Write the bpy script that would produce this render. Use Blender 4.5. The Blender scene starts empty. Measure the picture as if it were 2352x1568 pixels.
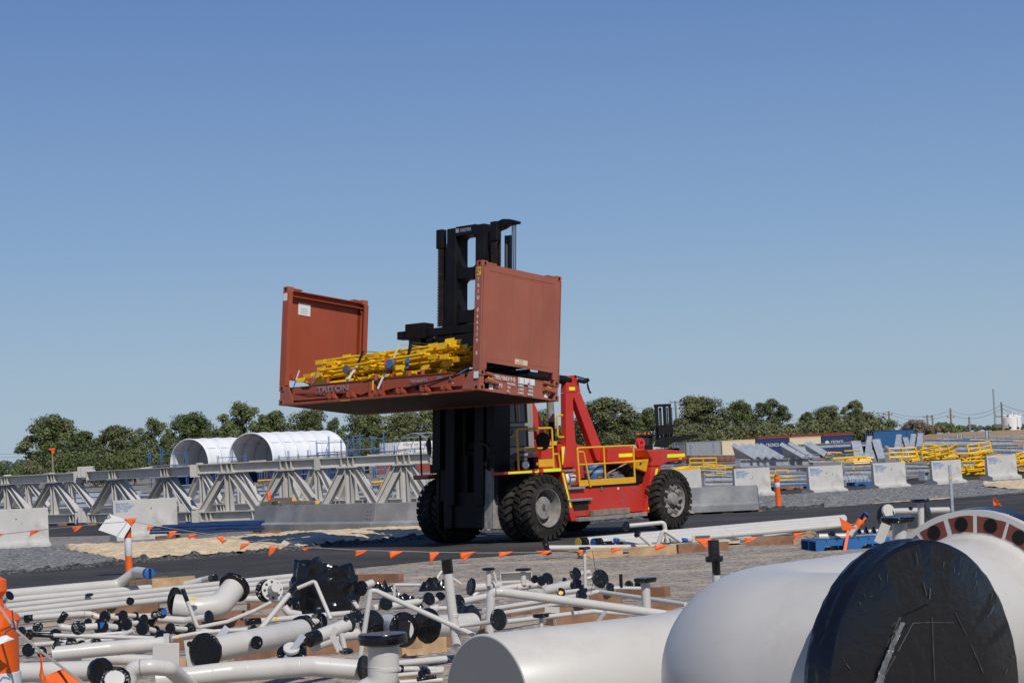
import bpy, bmesh, math, random
from mathutils import Vector, Matrix, noise
R = math.radians
C = bpy.context.scene.collection
scene = bpy.context.scene
rnd = random.Random(7)

# ------------------------------------------------------------------ camera
FOC, KK, CAMH = 4700.0, 2352 / 4096, 1.85
ROLL = math.atan(.0473)
PITCH = math.atan(264.2 * math.cos(ROLL) / FOC)
FW = Vector((0, math.cos(PITCH), math.sin(PITCH)))
UP0 = Vector((0, -math.sin(PITCH), math.cos(PITCH)))
RT = Vector((math.cos(ROLL), 0, 0)) - math.sin(ROLL) * UP0
UPV = Vector((math.sin(ROLL), 0, 0)) + math.cos(ROLL) * UP0
EYE = Vector((0, 0, CAMH))
cam = bpy.data.cameras.new('camera')
cam.lens = 36 * FOC / 2352
cam.clip_start, cam.clip_end = .5, 20000
co = bpy.data.objects.new('camera', cam)
C.objects.link(co)
M = Matrix.Identity(4)
for i in range(3):
    M[i][0], M[i][1], M[i][2], M[i][3] = RT[i], UPV[i], -FW[i], EYE[i]
co.matrix_world = M
scene.camera = co

# ------------------------------------------------------------------ light
SUN_AZ, SUN_EL = R(21), R(46)        # azimuth to the right of straight behind the camera
world = bpy.data.worlds.new('World')
scene.world = world
world.use_nodes = True
wn = world.node_tree.nodes
wl = world.node_tree.links
bg = wn['Background']
sky = wn.new('ShaderNodeTexSky')
sky.sky_type = 'NISHITA'
sky.sun_disc = False
sky.sun_elevation = SUN_EL
sky.sun_rotation = R(180) - SUN_AZ
sky.air_density, sky.dust_density, sky.ozone_density = 1.0, .35, 2.5
# clear dry air: the sky texture's warm horizon is drawn toward the blue the place has, by height above the horizon
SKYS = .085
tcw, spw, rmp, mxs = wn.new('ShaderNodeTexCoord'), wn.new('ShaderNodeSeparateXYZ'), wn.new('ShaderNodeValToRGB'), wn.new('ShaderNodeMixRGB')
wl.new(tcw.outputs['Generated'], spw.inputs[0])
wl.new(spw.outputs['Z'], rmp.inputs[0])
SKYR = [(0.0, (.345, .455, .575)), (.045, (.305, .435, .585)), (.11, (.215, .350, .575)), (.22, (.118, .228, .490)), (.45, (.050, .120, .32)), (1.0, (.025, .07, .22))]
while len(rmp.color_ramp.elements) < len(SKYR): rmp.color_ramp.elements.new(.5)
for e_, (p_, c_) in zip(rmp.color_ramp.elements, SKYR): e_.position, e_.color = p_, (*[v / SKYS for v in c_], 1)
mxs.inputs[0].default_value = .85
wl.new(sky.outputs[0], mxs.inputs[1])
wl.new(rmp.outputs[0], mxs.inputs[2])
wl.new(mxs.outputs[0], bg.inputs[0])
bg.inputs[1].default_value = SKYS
sd = bpy.data.lights.new('sun', 'SUN')
sd.energy, sd.angle, sd.color = 3.6, R(.53), (1, .95, .88)
so = bpy.data.objects.new('sun', sd)
C.objects.link(so)
SUNV = Vector((math.sin(SUN_AZ) * math.cos(SUN_EL), -math.cos(SUN_AZ) * math.cos(SUN_EL), math.sin(SUN_EL)))
so.rotation_euler = SUNV.to_track_quat('Z', 'Y').to_euler()
scene.view_settings.view_transform = 'Standard'
scene.view_settings.look = 'None'
scene.view_settings.exposure = 0.0
scene.view_settings.gamma = 1.0

# ------------------------------------------------------------------ measuring helpers: a direction seen in the photo -> a place on site
def ray(x, y):
    return FW + RT * ((x - 1176) / FOC) - UPV * ((y - 784) / FOC)
def G(x, y, z=0.0):
    d = ray(x, y)
    return EYE + d * ((z - CAMH) / d.z)
def at(x, y, Y):
    d = ray(x, y)
    return EYE + d * (Y / d.y)
def hor(x):
    return 1293 - .0473 * (x + 4000)
class Zoom:
    def __init__(s, x0, y0, sc): s.x0, s.y0, s.s = x0, y0, sc * KK
    def __call__(s, x, y): return (s.x0 * KK + x * s.s, s.y0 * KK + y * s.s)
za, zb, zc = Zoom(0, 2000, .4662), Zoom(700, 2180, .3513), Zoom(1400, 2180, .3513)
zd, ze, zf = Zoom(2000, 2050, .4344), Zoom(2800, 1950, .5510), Zoom(2100, 1980, .5102)
zg, zh, zi, zj = Zoom(0, 1560, .4848), Zoom(1000, 1560, .4464), Zoom(2600, 1560, .3826), Zoom(3300, 1560, .3827)
zD = Zoom(0, 0, 1 / KK)
def P(zm, pts):
    """points (x, y, h): h number = height above ground; None = as far as the point before; ('d', v) = v metres further than it"""
    out, Y = [], 20
    for x, y, h in pts:
        X_, Y_ = zm(x, y)
        if isinstance(h, (int, float)):
            p = G(X_, Y_, h)
        elif h is None:
            p = at(X_, Y_, Y)
        elif h[0] == 'd':
            p = at(X_, Y_, Y + h[1])
        else:
            p = at(X_, Y_, h[1])
        Y = p.y
        out.append(p)
    return out
def size(zm, px, p):
    return px * zm.s * p.y / FOC

# ------------------------------------------------------------------ materials
MATS = {}
def nodes_of(name):
    m = bpy.data.materials.new(name)
    m.use_nodes = True
    nt = m.node_tree
    return m, nt, nt.nodes, nt.links, nt.nodes['Principled BSDF']
def mat(name, col, rough=.5, metal=0.0, var=.12, scale=3.0, bump=0.0, bscale=40.0, spec=.5, dirt=None, dirt_amt=0.0, dscale=2.0, coat=0.0, bdist=.01):
    if name in MATS: return MATS[name]
    m, nt, N, L, b = nodes_of(name)
    tc = N.new('ShaderNodeTexCoord')
    nz = N.new('ShaderNodeTexNoise')
    nz.inputs['Scale'].default_value, nz.inputs['Detail'].default_value = scale, 6
    L.new(tc.outputs['Object'], nz.inputs['Vector'])
    cr = N.new('ShaderNodeValToRGB')
    cr.color_ramp.elements[0].position, cr.color_ramp.elements[1].position = .3, .7
    cr.color_ramp.elements[0].color = (*[c * (1 - var) for c in col], 1)
    cr.color_ramp.elements[1].color = (*[min(1, c * (1 + var)) for c in col], 1)
    L.new(nz.outputs[0], cr.inputs[0])
    out = cr.outputs[0]
    if dirt:
        n2 = N.new('ShaderNodeTexNoise')
        n2.inputs['Scale'].default_value, n2.inputs['Detail'].default_value, n2.inputs['Roughness'].default_value = dscale, 8, .65
        L.new(tc.outputs['Object'], n2.inputs['Vector'])
        r2 = N.new('ShaderNodeValToRGB')
        r2.color_ramp.elements[0].position, r2.color_ramp.elements[1].position = .5, .72
        r2.color_ramp.elements[0].color, r2.color_ramp.elements[1].color = (0, 0, 0, 1), (dirt_amt,) * 3 + (1,)
        L.new(n2.outputs[0], r2.inputs[0])
        mx = N.new('ShaderNodeMixRGB')
        L.new(r2.outputs[0], mx.inputs[0])
        L.new(out, mx.inputs[1])
        mx.inputs[2].default_value = (*dirt, 1)
        out = mx.outputs[0]
    L.new(out, b.inputs['Base Color'])
    b.inputs['Roughness'].default_value = rough
    b.inputs['Metallic'].default_value = metal
    b.inputs['Specular IOR Level'].default_value = spec
    b.inputs['Coat Weight'].default_value = coat
    if bump:
        bz = N.new('ShaderNodeTexNoise')
        bz.inputs['Scale'].default_value, bz.inputs['Detail'].default_value = bscale, 5
        L.new(tc.outputs['Object'], bz.inputs['Vector'])
        bp = N.new('ShaderNodeBump')
        bp.inputs['Strength'].default_value, bp.inputs['Distance'].default_value = bump, bdist
        L.new(bz.outputs[0], bp.inputs['Height'])
        L.new(bp.outputs[0], b.inputs['Normal'])
    MATS[name] = m
    return m
def stone_mat(name, cols, scale, fine, bump=.6, dist=.02, rough=.9, patch=None):
    """loose ground: cells of stone in several tones, optional pale patches"""
    m, nt, N, L, b = nodes_of(name)
    tc = N.new('ShaderNodeTexCoord')
    vo = N.new('ShaderNodeTexVoronoi')
    vo.inputs['Scale'].default_value = scale
    L.new(tc.outputs['Object'], vo.inputs['Vector'])
    sep = N.new('ShaderNodeSeparateColor')
    L.new(vo.outputs['Color'], sep.inputs[0])
    cr = N.new('ShaderNodeValToRGB')
    e = cr.color_ramp.elements
    while len(e) < len(cols): e.new(.5)
    for i, c in enumerate(cols):
        e[i].position = i / (len(cols) - 1)
        e[i].color = (*c, 1)
    L.new(sep.outputs[0], cr.inputs[0])
    nz = N.new('ShaderNodeTexNoise')
    nz.inputs['Scale'].default_value, nz.inputs['Detail'].default_value = fine, 8
    L.new(tc.outputs['Object'], nz.inputs['Vector'])
    mp = N.new('ShaderNodeMapRange')
    mp.inputs[1].default_value, mp.inputs[2].default_value, mp.inputs[3].default_value, mp.inputs[4].default_value = .25, .75, .72, 1.25
    L.new(nz.outputs[0], mp.inputs[0])
    mul = N.new('ShaderNodeMixRGB')
    mul.blend_type = 'MULTIPLY'
    mul.inputs[0].default_value = 1
    L.new(cr.outputs[0], mul.inputs[1])
    L.new(mp.outputs[0], mul.inputs[2])
    out = mul.outputs[0]
    if patch:
        pcol, pscale, lo, hi, stretch = patch
        mpn = N.new('ShaderNodeMapping')
        mpn.inputs['Scale'].default_value = stretch
        L.new(tc.outputs['Object'], mpn.inputs['Vector'])
        n2 = N.new('ShaderNodeTexNoise')
        n2.inputs['Scale'].default_value, n2.inputs['Detail'].default_value, n2.inputs['Roughness'].default_value = pscale, 8, .7
        L.new(mpn.outputs[0], n2.inputs['Vector'])
        r2 = N.new('ShaderNodeMapRange')
        r2.inputs[1].default_value, r2.inputs[2].default_value = lo, hi
        L.new(n2.outputs[0], r2.inputs[0])
        mx = N.new('ShaderNodeMixRGB')
        L.new(r2.outputs[0], mx.inputs[0])
        L.new(out, mx.inputs[1])
        mx.inputs[2].default_value = (*pcol, 1)
        out = mx.outputs[0]
    L.new(out, b.inputs['Base Color'])
    b.inputs['Roughness'].default_value = rough
    b.inputs['Specular IOR Level'].default_value = .2
    bp = N.new('ShaderNodeBump')
    bp.inputs['Strength'].default_value, bp.inputs['Distance'].default_value = bump, dist
    L.new(vo.outputs['Distance'], bp.inputs['Height'])
    bp.invert = True
    L.new(bp.outputs[0], b.inputs['Normal'])
    MATS[name] = m
    return m

m_pipe = mat('cream_pipe_paint', (.56, .54, .50), .34, var=.035, scale=1.3, dirt=(.40, .35, .29), dirt_amt=.32, dscale=3.5, bump=.04, bscale=60)
m_wrap = mat('black_plastic_wrap', (.006, .006, .007), .17, var=.3, scale=8, bump=1.0, bscale=14, spec=.5, bdist=.03)
m_sheet = mat('black_sheet', (.006, .006, .007), .20, var=.3, scale=2, bump=.30, bscale=7, bdist=.02)
m_fold = mat('creased_film_sheen', (.13, .135, .145), .2, var=.4, scale=25, bump=.8, bscale=20)  # black film paled to grey, its silvery highlight put into the colour
m_face = mat('black_stretched_film', (.005, .005, .006), .24, var=.3, scale=2, bump=.55, bscale=16, bdist=.012)
m_edge_glint = mat('film_edge_and_glint', (.10, .105, .11), .35, var=.4, scale=30)  # for film edges, and for the painted glints on the rim
m_tape = mat('black_tape', (.012, .012, .013), .35, var=.2, scale=20, bump=.5, bscale=30)
m_bluecap = mat('blue_plastic_cap', (.02, .12, .42), .4, var=.1)
m_yelcap = mat('yellow_plastic_cap', (.55, .40, .02), .45, var=.15)
m_mark = mat('yellow_paint_mark', (.72, .46, .06), .6, var=.2, scale=20)
m_wood = mat('raw_timber', (.50, .33, .18), .8, var=.22, scale=5, bump=.3, bscale=25, dirt=(.22, .13, .07), dirt_amt=.6)
m_redwood = mat('weathered_timber', (.25, .125, .07), .85, var=.25, scale=5, bump=.3, bscale=25, dirt=(.4, .28, .18), dirt_amt=.6)
m_greywood = mat('grey_timber', (.25, .20, .155), .9, var=.25, scale=6, bump=.3, bscale=30)
m_orange = mat('orange_plastic', (.80, .12, .01), .42, var=.06, scale=4, spec=.4)
m_flag = mat('orange_flag_plastic', (.85, .13, .015), .5, var=.08)
m_plate = mat('grey_end_plate', (.21, .215, .21), .7, var=.04, scale=2, bump=.05)
m_refl = mat('white_reflective_band', (.62, .63, .66), .35, var=.05)
m_rubber = mat('tyre_rubber', (.024, .022, .020), .85, spec=.2, var=.3, scale=6, dirt=(.095, .08, .065), dirt_amt=.7, dscale=4, bump=.2, bscale=30)
m_black = mat('black_machine_paint', (.006, .006, .0065), .55, spec=.25, var=.3, scale=3, dirt=(.035, .02, .013), dirt_amt=.35, dscale=2.5)
m_chain = mat('rusty_chain_steel', (.035, .022, .016), .6, metal=.4, var=.5, scale=30, dirt=(.13, .05, .03), dirt_amt=.7, dscale=6)
m_red = mat('red_machine_paint', (.56, .035, .022), .38, var=.05, scale=2, dirt=(.34, .10, .07), dirt_amt=.42, dscale=2.4, coat=.08)
m_hivis = mat('yellow_green_reflective_tape', (.80, .92, .01), .45, var=.03)
m_yel = mat('yellow_rail_paint', (.76, .40, .018), .42, var=.06, scale=5)
m_bundle = mat('yellow_handrail_paint', (.84, .50, .005), .4, var=.12, scale=4)
m_grey = mat('grey_cab_paint', (.30, .30, .285), .42, var=.06)
m_hub = mat('grey_hub_paint', (.27, .255, .235), .6, var=.15, scale=8, dirt=(.12, .08, .055), dirt_amt=.8, dscale=7)
m_galv = mat('galvanised_steel', (.40, .43, .47), .40, metal=.2, var=.2, scale=4, dirt=(.48, .50, .53), dirt_amt=.5, dscale=3)
m_steel = mat('bright_steel', (.55, .55, .56), .2, metal=.9, var=.05)
m_truss = mat('grey_primer_steel', (.52, .50, .46), .6, var=.06, scale=1.5, dirt=(.33, .27, .2), dirt_amt=.4)
m_conc = mat('pale_concrete', (.50, .49, .465), .9, var=.09, scale=1.6, dirt=(.30, .28, .25), dirt_amt=.75, dscale=1.8, bump=.12, bscale=50)
m_barr = mat('grey_barrier_concrete', (.22, .225, .235), .8, var=.13, scale=1.4, dirt=(.36, .36, .355), dirt_amt=.75, dscale=1.4, bump=.12, bscale=60)
m_cont = mat('faded_container_red', (.33, .098, .060), .6, var=.10, scale=1.2, dirt=(.33, .14, .10), dirt_amt=.4, dscale=2)
m_contin = mat('container_red', (.345, .070, .028), .55, var=.10, scale=1.5, dirt=(.22, .05, .028), dirt_amt=.4, dscale=3)
m_deck = mat('container_deck', (.035, .017, .013), .85, var=.3, scale=6)
m_white = mat('white_marking', (.72, .71, .68), .6, var=.05)
m_stencil = mat('blue_stencil_ink', (.06, .22, .52), .7, var=.2, scale=30)
m_shade_print = mat('shaded_marking_and_print', (.22, .29, .38), .6, var=.1)  # white rail lettering with shade mixed into its colour; also sheet print
m_fabric = mat('white_shelter_fabric', (.80, .81, .82), .55, var=.03, scale=.3)
m_cblue = mat('dark_blue_container', (.018, .038, .115), .5, var=.12)
m_cbright = mat('bright_blue_container', (.02, .10, .24), .5, var=.08)
m_cgrey = mat('grey_container', (.27, .28, .29), .6, var=.06)
m_ccream = mat('cream_container', (.66, .56, .38), .6, var=.05)
m_crust = mat('rust_red_container', (.25, .06, .035), .6, var=.12)
m_scaf = mat('blue_scaffold_paint', (.06, .15, .34), .5, var=.15)
m_tubeblue = mat('blue_scaffold_tube', (.018, .045, .13), .4, var=.2, scale=4)
m_bluepal = mat('blue_pallet_plastic', (.018, .13, .36), .5, var=.1)
m_bark = mat('grey_brown_bark', (.17, .13, .10), .9, var=.3, scale=3)
m_pole = mat('weathered_pole_timber', (.22, .20, .18), .9, var=.2)
m_tank = mat('white_tank_paint', (.78, .78, .77), .5, var=.03)
m_wire = mat('dark_wire', (.05, .05, .055), .6)
m_string = mat('grey_string', (.36, .33, .29), .8, var=.1)
m_drum = mat('rusty_drum', (.16, .07, .04), .7, var=.3, scale=6)
m_rock = mat('grey_bag', (.10, .105, .115), .8, var=.2, scale=8, bump=.4, bscale=12)
m_lamp = mat('lamp_glass', (.75, .72, .66), .12, var=.05, spec=.8)
def glass_mat():
    m, nt, N, L, b = nodes_of('cab_glass')
    b.inputs['Base Color'].default_value = (.012, .016, .022, 1)
    b.inputs['Roughness'].default_value = .06
    b.inputs['Specular IOR Level'].default_value = .7
    return m
m_glass = glass_mat()
def leaf_mat(name, lo, hi, scale=.7):
    m, nt, N, L, b = nodes_of(name)
    tc = N.new('ShaderNodeTexCoord')
    nz = N.new('ShaderNodeTexNoise')
    nz.inputs['Scale'].default_value, nz.inputs['Detail'].default_value = scale, 4
    L.new(tc.outputs['Object'], nz.inputs['Vector'])
    oi = N.new('ShaderNodeObjectInfo')
    ad = N.new('ShaderNodeMath')
    ad.operation = 'MULTIPLY_ADD'
    L.new(oi.outputs['Random'], ad.inputs[0])
    ad.inputs[1].default_value = .25
    L.new(nz.outputs[0], ad.inputs[2])
    cr = N.new('ShaderNodeValToRGB')
    cr.color_ramp.elements[0].position, cr.color_ramp.elements[1].position = .38, .85
    cr.color_ramp.elements[0].color, cr.color_ramp.elements[1].color = (*lo, 1), (*hi, 1)
    L.new(ad.outputs[0], cr.inputs[0])
    L.new(cr.outputs[0], b.inputs['Base Color'])
    b.inputs['Roughness'].default_value = .55
    b.inputs['Specular IOR Level'].default_value = .25
    return m
m_leaf = leaf_mat('eucalypt_leaf', (.058, .080, .024), (.145, .172, .062))
m_leaf2 = leaf_mat('olive_leaf', (.068, .080, .028), (.165, .168, .070))
m_leafdry = leaf_mat('dry_scrub_leaf', (.16, .12, .085), (.26, .21, .15))
m_leafbush = leaf_mat('bush_leaf', (.06, .09, .028), (.15, .19, .06))
m_leaffar = leaf_mat('hazed_far_leaf', (.12, .13, .13), (.17, .175, .165))  # distance haze mixed into the leaf colour
m_drygrass = stone_mat('dry_grass', [(.30, .19, .10), (.38, .25, .14), (.44, .31, .18)], 3, .4, .4, .1)
m_road = stone_mat('asphalt', [(.040, .038, .037), (.052, .049, .047), (.070, .066, .062)], 45, .8, .4, .006, .85, patch=((.105, .098, .09), .22, .50, .74, (1, 1, 1)))
m_pad = stone_mat('fine_gravel', [(.17, .145, .122), (.31, .27, .23), (.47, .42, .36)], 17, 5, 1, .03, patch=((.56, .45, .32), .55, .50, .68, (.8, 1.25, 1)))
m_yard = stone_mat('yard_gravel', [(.15, .14, .13), (.24, .22, .20), (.33, .30, .27)], 12, .5, .5, .02)
m_gravel = stone_mat('coarse_gravel', [(.07, .075, .08), (.19, .195, .20), (.27, .265, .26), (.46, .43, .38)], 15, 3, 1, .05)
m_sand = stone_mat('limestone_sand', [(.56, .42, .26), (.68, .53, .345), (.78, .63, .43)], 16, 4, .35, .03)
m_kerb = stone_mat('asphalt_crumb', [(.03, .03, .03), (.08, .08, .08), (.17, .17, .16)], 18, 3, 1, .04)

# ------------------------------------------------------------------ mesh helpers
def frame(d, up=Vector((0, 0, 1))):
    d = d.normalized()
    if abs(d.dot(up)) > .98: up = Vector((1, 0, 0)) if abs(d.x) < .9 else Vector((0, 1, 0))
    s = d.cross(up).normalized()
    return d, s, s.cross(d).normalized()
def fillet(pts, r, n=6):
    pts = [Vector(p) for p in pts]
    if r <= 0: return pts
    out = [pts[0]]
    for a, b, c in zip(pts, pts[1:], pts[2:]):
        u, v = (a - b), (c - b)
        lu, lv = u.length, v.length
        u.normalize(); v.normalize()
        ang = u.angle(v)
        if ang > 3.05:
            out.append(b); continue
        t = min(r / math.tan(ang / 2), lu * .48, lv * .48)
        rr = t * math.tan(ang / 2)
        cen = b + (u + v).normalized() * (rr / math.sin(ang / 2))
        p, q = b + u * t - cen, b + v * t - cen
        w = p.angle(q)
        for i in range(n + 1):
            f = i / n
            out.append(cen + (p * math.sin((1 - f) * w) + q * math.sin(f * w)) / math.sin(w))
    out.append(pts[-1])
    return out
KEEP_WHOLE = {'crown', 'wrinkle_glint', 'crinkled_fold', 'hoop', 'emblem', 'chain'}
class MB:
    def __init__(s): s.v, s.f = [], []
    def add(s, vs, fs):
        o = len(s.v)
        s.v += [tuple(v) for v in vs]
        s.f += [tuple(i + o for i in f) for f in fs]
        return s
    def box(s, c, sz, M=None):
        c = Vector(c)
        vs = []
        for i in range(8):
            q = Vector(((i & 1) - .5, ((i >> 1) & 1) - .5, ((i >> 2) & 1) - .5))
            q = Vector((q.x * sz[0], q.y * sz[1], q.z * sz[2]))
            vs.append(c + (M @ q if M else q))
        return s.add(vs, [(0, 2, 3, 1), (4, 5, 7, 6), (0, 1, 5, 4), (2, 6, 7, 3), (0, 4, 6, 2), (1, 3, 7, 5)])
    def ext(s, x0, x1, y0, y1, z0, z1):
        return s.box(((x0 + x1) / 2, (y0 + y1) / 2, (z0 + z1) / 2), (abs(x1 - x0), abs(y1 - y0), abs(z1 - z0)))
    def bar(s, p, q, w, h, up=Vector((0, 0, 1))):
        p, q = Vector(p), Vector(q)
        d, a, b = frame(q - p, Vector(up))
        vs = []
        for e in (p, q):
            for i, j in ((-1, -1), (1, -1), (1, 1), (-1, 1)): vs.append(e + a * (i * w / 2) + b * (j * h / 2))
        return s.add(vs, [(3, 2, 1, 0), (4, 5, 6, 7)] + [(i, (i + 1) % 4, 4 + (i + 1) % 4, 4 + i) for i in range(4)])
    def ibeam(s, p, q, dep, wid, tf, tw, up=Vector((0, 0, 1))):
        p, q = Vector(p), Vector(q)
        d, a, b = frame(q - p, Vector(up))
        for k in (-1, 1): s.bar(p + b * k * (dep - tf) / 2, q + b * k * (dep - tf) / 2, wid, tf, up)
        return s.bar(p, q, tw, dep - 2 * tf, up)
    def tube(s, pts, r, n=12, cap=True, r1=None):
        pts = [Vector(p) for p in pts]
        m = len(pts)
        vs, prev = [], None
        for i, p in enumerate(pts):
            t = (pts[min(i + 1, m - 1)] - pts[max(i - 1, 0)]).normalized()
            if prev is None: a = frame(t)[1]
            else:
                a = prev - t * prev.dot(t)
                a = a.normalized() if a.length > 1e-6 else frame(t)[1]
            prev = a
            b = t.cross(a)
            rr = r if r1 is None else r + (r1 - r) * i / (m - 1)
            for k in range(n):
                w = 2 * math.pi * k / n
                vs.append(p + (a * math.cos(w) + b * math.sin(w)) * rr)
        fs = [(i * n + k, i * n + (k + 1) % n, (i + 1) * n + (k + 1) % n, (i + 1) * n + k) for i in range(m - 1) for k in range(n)]
        if cap: fs += [tuple(range(n))[::-1], tuple(range((m - 1) * n, m * n))]
        return s.add(vs, fs)
    def lathe(s, prof, o, ax, n=24, jit=0.0, seed=0, closed=False, open0=False):
        """prof (along axis, radius)"""
        o = Vector(o)
        d, a, b = frame(Vector(ax))
        rr = random.Random(seed)
        vs = []
        for t, rad in prof:
            for k in range(n):
                w = 2 * math.pi * k / n
                j = 1 + (rr.uniform(-jit, jit) if jit else 0)
                vs.append(o + d * (t + (rr.uniform(-jit, jit) * .35 * rad if jit else 0)) + (a * math.cos(w) + b * math.sin(w)) * rad * j)
        m = len(prof)
        fs = [(i * n + k, i * n + (k + 1) % n, (i + 1) * n + (k + 1) % n, (i + 1) * n + k) for i in range(m - 1) for k in range(n)]
        if closed: fs += [((m - 1) * n + k, (m - 1) * n + (k + 1) % n, (k + 1) % n, k) for k in range(n)]
        else: fs += ([] if open0 else [tuple(range(n))[::-1]]) + [tuple(range((m - 1) * n, m * n))]
        return s.add(vs, fs)
    def prism(s, poly, o, ax, ay, depth):
        """polygon in plane (ax, ay) at o, thickness along ax x ay"""
        o, ax, ay = Vector(o), Vector(ax), Vector(ay)
        nn = ax.cross(ay).normalized() * depth
        m = len(poly)
        vs = [o + ax * x + ay * y for x, y in poly] + [o + ax * x + ay * y + nn for x, y in poly]
        return s.add(vs, [tuple(range(m))[::-1], tuple(range(m, 2 * m))] + [(i, (i + 1) % m, m + (i + 1) % m, m + i) for i in range(m)])
    def grid(s, nx, ny, fn):
        vs = [fn(i / nx, j / ny) for j in range(ny + 1) for i in range(nx + 1)]
        return s.add(vs, [(j * (nx + 1) + i, j * (nx + 1) + i + 1, (j + 1) * (nx + 1) + i + 1, (j + 1) * (nx + 1) + i) for j in range(ny) for i in range(nx)])
    def pieces(s):
        """loose pieces that lie far apart, each as a list of faces"""
        par = list(range(len(s.v)))
        def fd(i):
            while par[i] != i:
                par[i] = par[par[i]]
                i = par[i]
            return i
        for f in s.f:
            a = fd(f[0])
            for i in f[1:]: par[fd(i)] = a
        isl = {}
        for i in range(len(s.v)): isl.setdefault(fd(i), []).append(i)
        if not 1 < len(isl) < 130: return None
        ks = list(isl)
        bx = [([min(s.v[i][a] for i in isl[k]) for a in (0, 1, 2)], [max(s.v[i][a] for i in isl[k]) for a in (0, 1, 2)]) for k in ks]
        sz = [max(h - l for l, h in zip(*b)) for b in bx]
        grp = list(range(len(ks)))
        def fg(i):
            while grp[i] != i: i = grp[i]
            return i
        for i in range(len(ks)):
            for j in range(i):
                g = [max(0, bx[i][0][a] - bx[j][1][a], bx[j][0][a] - bx[i][1][a]) for a in (0, 1, 2)]
                if math.sqrt(sum(q * q for q in g)) <= max(.02, .5 * max(sz[i], sz[j])): grp[fg(i)] = fg(j)
        root = {k: fg(n_) for n_, k in enumerate(ks)}
        out = {}
        for f in s.f: out.setdefault(root[fd(f[0])], []).append(f)
        return list(out.values()) if len(out) > 1 else None
    def build(s, name, m, parent=None, smooth=38, bevel=0.0, shared=None):
        if parent and name not in KEEP_WHOLE:
            pc = s.pieces()
            if pc:
                first_ = None
                for fs in pc:
                    use = sorted({i for f in fs for i in f})
                    ix = {i: n_ for n_, i in enumerate(use)}
                    mb = MB()
                    mb.v, mb.f = [s.v[i] for i in use], [tuple(ix[i] for i in f) for f in fs]
                    o = mb.build(name, m, parent, smooth, bevel)
                    first_ = first_ or o
                return first_
        me = bpy.data.meshes.new(name)
        me.from_pydata(s.v, [], s.f)
        bm = bmesh.new()
        bm.from_mesh(me)
        bmesh.ops.recalc_face_normals(bm, faces=bm.faces)
        bm.to_mesh(me)
        bm.free()
        me.materials.append(m)
        if smooth:
            me.shade_smooth()
            me.set_sharp_from_angle(angle=R(smooth))
        o = bpy.data.objects.new(name, me)
        C.objects.link(o)
        if parent: o.parent = parent
        if bevel:
            bv = o.modifiers.new('edge', 'BEVEL')
            bv.width, bv.segments, bv.limit_method, bv.angle_limit = bevel, 2, 'ANGLE', R(40)
        return o
def tag(o, label=None, cat=None, group=None, kind=None):
    if label: o['label'] = label
    if cat: o['category'] = cat
    if group: o['group'] = group
    if kind: o['kind'] = kind
    return o
def thing(name, label, cat, loc=(0, 0, 0), group=None, mw=None):
    o = bpy.data.objects.new(name, None)
    o.empty_display_size = .2
    C.objects.link(o)
    if mw is not None: o.matrix_world = mw
    else: o.location = loc
    return tag(o, label, cat, group)
def dup(o, parent=None, loc=None, rz=None, sc=None, label=None):
    c = o.copy()
    C.objects.link(c)
    if parent: c.parent = parent
    for ch in [x for x in bpy.data.objects if x.parent == o]: dup(ch, c)
    if loc is not None: c.location = loc
    if rz is not None: c.rotation_euler = rz if isinstance(rz, (tuple, list)) else (0, 0, rz)
    if sc is not None: c.scale = sc if isinstance(sc, (tuple, list)) else (sc,) * 3
    if label: c['label'] = label
    return c
def text(txt, h, mt, parent, Mx, xs=1.0, name='lettering', align='LEFT', thick=.004, lines=1.0):
    """lettering as flat mesh: Mx maps text x right, y up, z out of the surface"""
    cu = bpy.data.curves.new(name, 'FONT')
    cu.body, cu.size, cu.extrude, cu.align_x, cu.resolution_u, cu.space_line = txt, h, thick / 2, align, 3, lines
    t = bpy.data.objects.new(name, cu)
    C.objects.link(t)
    dg = bpy.context.evaluated_depsgraph_get()
    me = bpy.data.meshes.new_from_object(t.evaluated_get(dg))
    bpy.data.objects.remove(t)
    me.materials.clear()
    me.materials.append(mt)
    me.transform(Mx @ Matrix.Diagonal((xs, 1, 1, 1)))
    o = bpy.data.objects.new(name, me)
    C.objects.link(o)
    if parent: o.parent = parent
    return o
def basis(o, x, y, z):
    Mx = Matrix.Identity(4)
    for i in range(3): Mx[i][0], Mx[i][1], Mx[i][2], Mx[i][3] = x[i], y[i], z[i], o[i]
    return Mx
VX, VY, VZ = Vector((1, 0, 0)), Vector((0, 1, 0)), Vector((0, 0, 1))
# ------------------------------------------------------------------ the ground
def lerp_poly(pl, t):
    x0, x1 = pl[0][0], pl[-1][0]
    x = x0 + (x1 - x0) * t
    for (a, b), (c, d) in zip(pl, pl[1:]):
        if x <= c + 1e-6: return x, b + (d - b) * (x - a) / (c - a)
    return pl[-1]
def strip(name, near, far, z, nu, nv, m, hfun=None, kind='structure'):
    """ground strip between two lines seen in the photo; hfun(world xy, v) lifts it"""
    mb = MB()
    def fn(u, v):
        a, b = G(*lerp_poly(near, u)), G(*lerp_poly(far, u))
        p = a.lerp(b, v)
        p.z = z + (hfun(p, v) if hfun else 0)
        return p
    mb.grid(nu, nv, fn)
    return tag(mb.build(name, m, smooth=60), kind=kind)
def fbm(p, s, o=4):
    return noise.fractal(Vector((p.x * s, p.y * s, 3.3)), .9, 2.1, o)
mb = MB()
XS = [-3000, -400, -60, 60, 400, 3000]
YS = [-40, 15, 60, 150, 400, 1200, 6000]
for a, b in zip(XS, XS[1:]):
    for c, d in zip(YS, YS[1:]): mb.add([(a, c, 0), (b, c, 0), (b, d, 0), (a, d, 0)], [(0, 1, 2, 3)])
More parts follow.
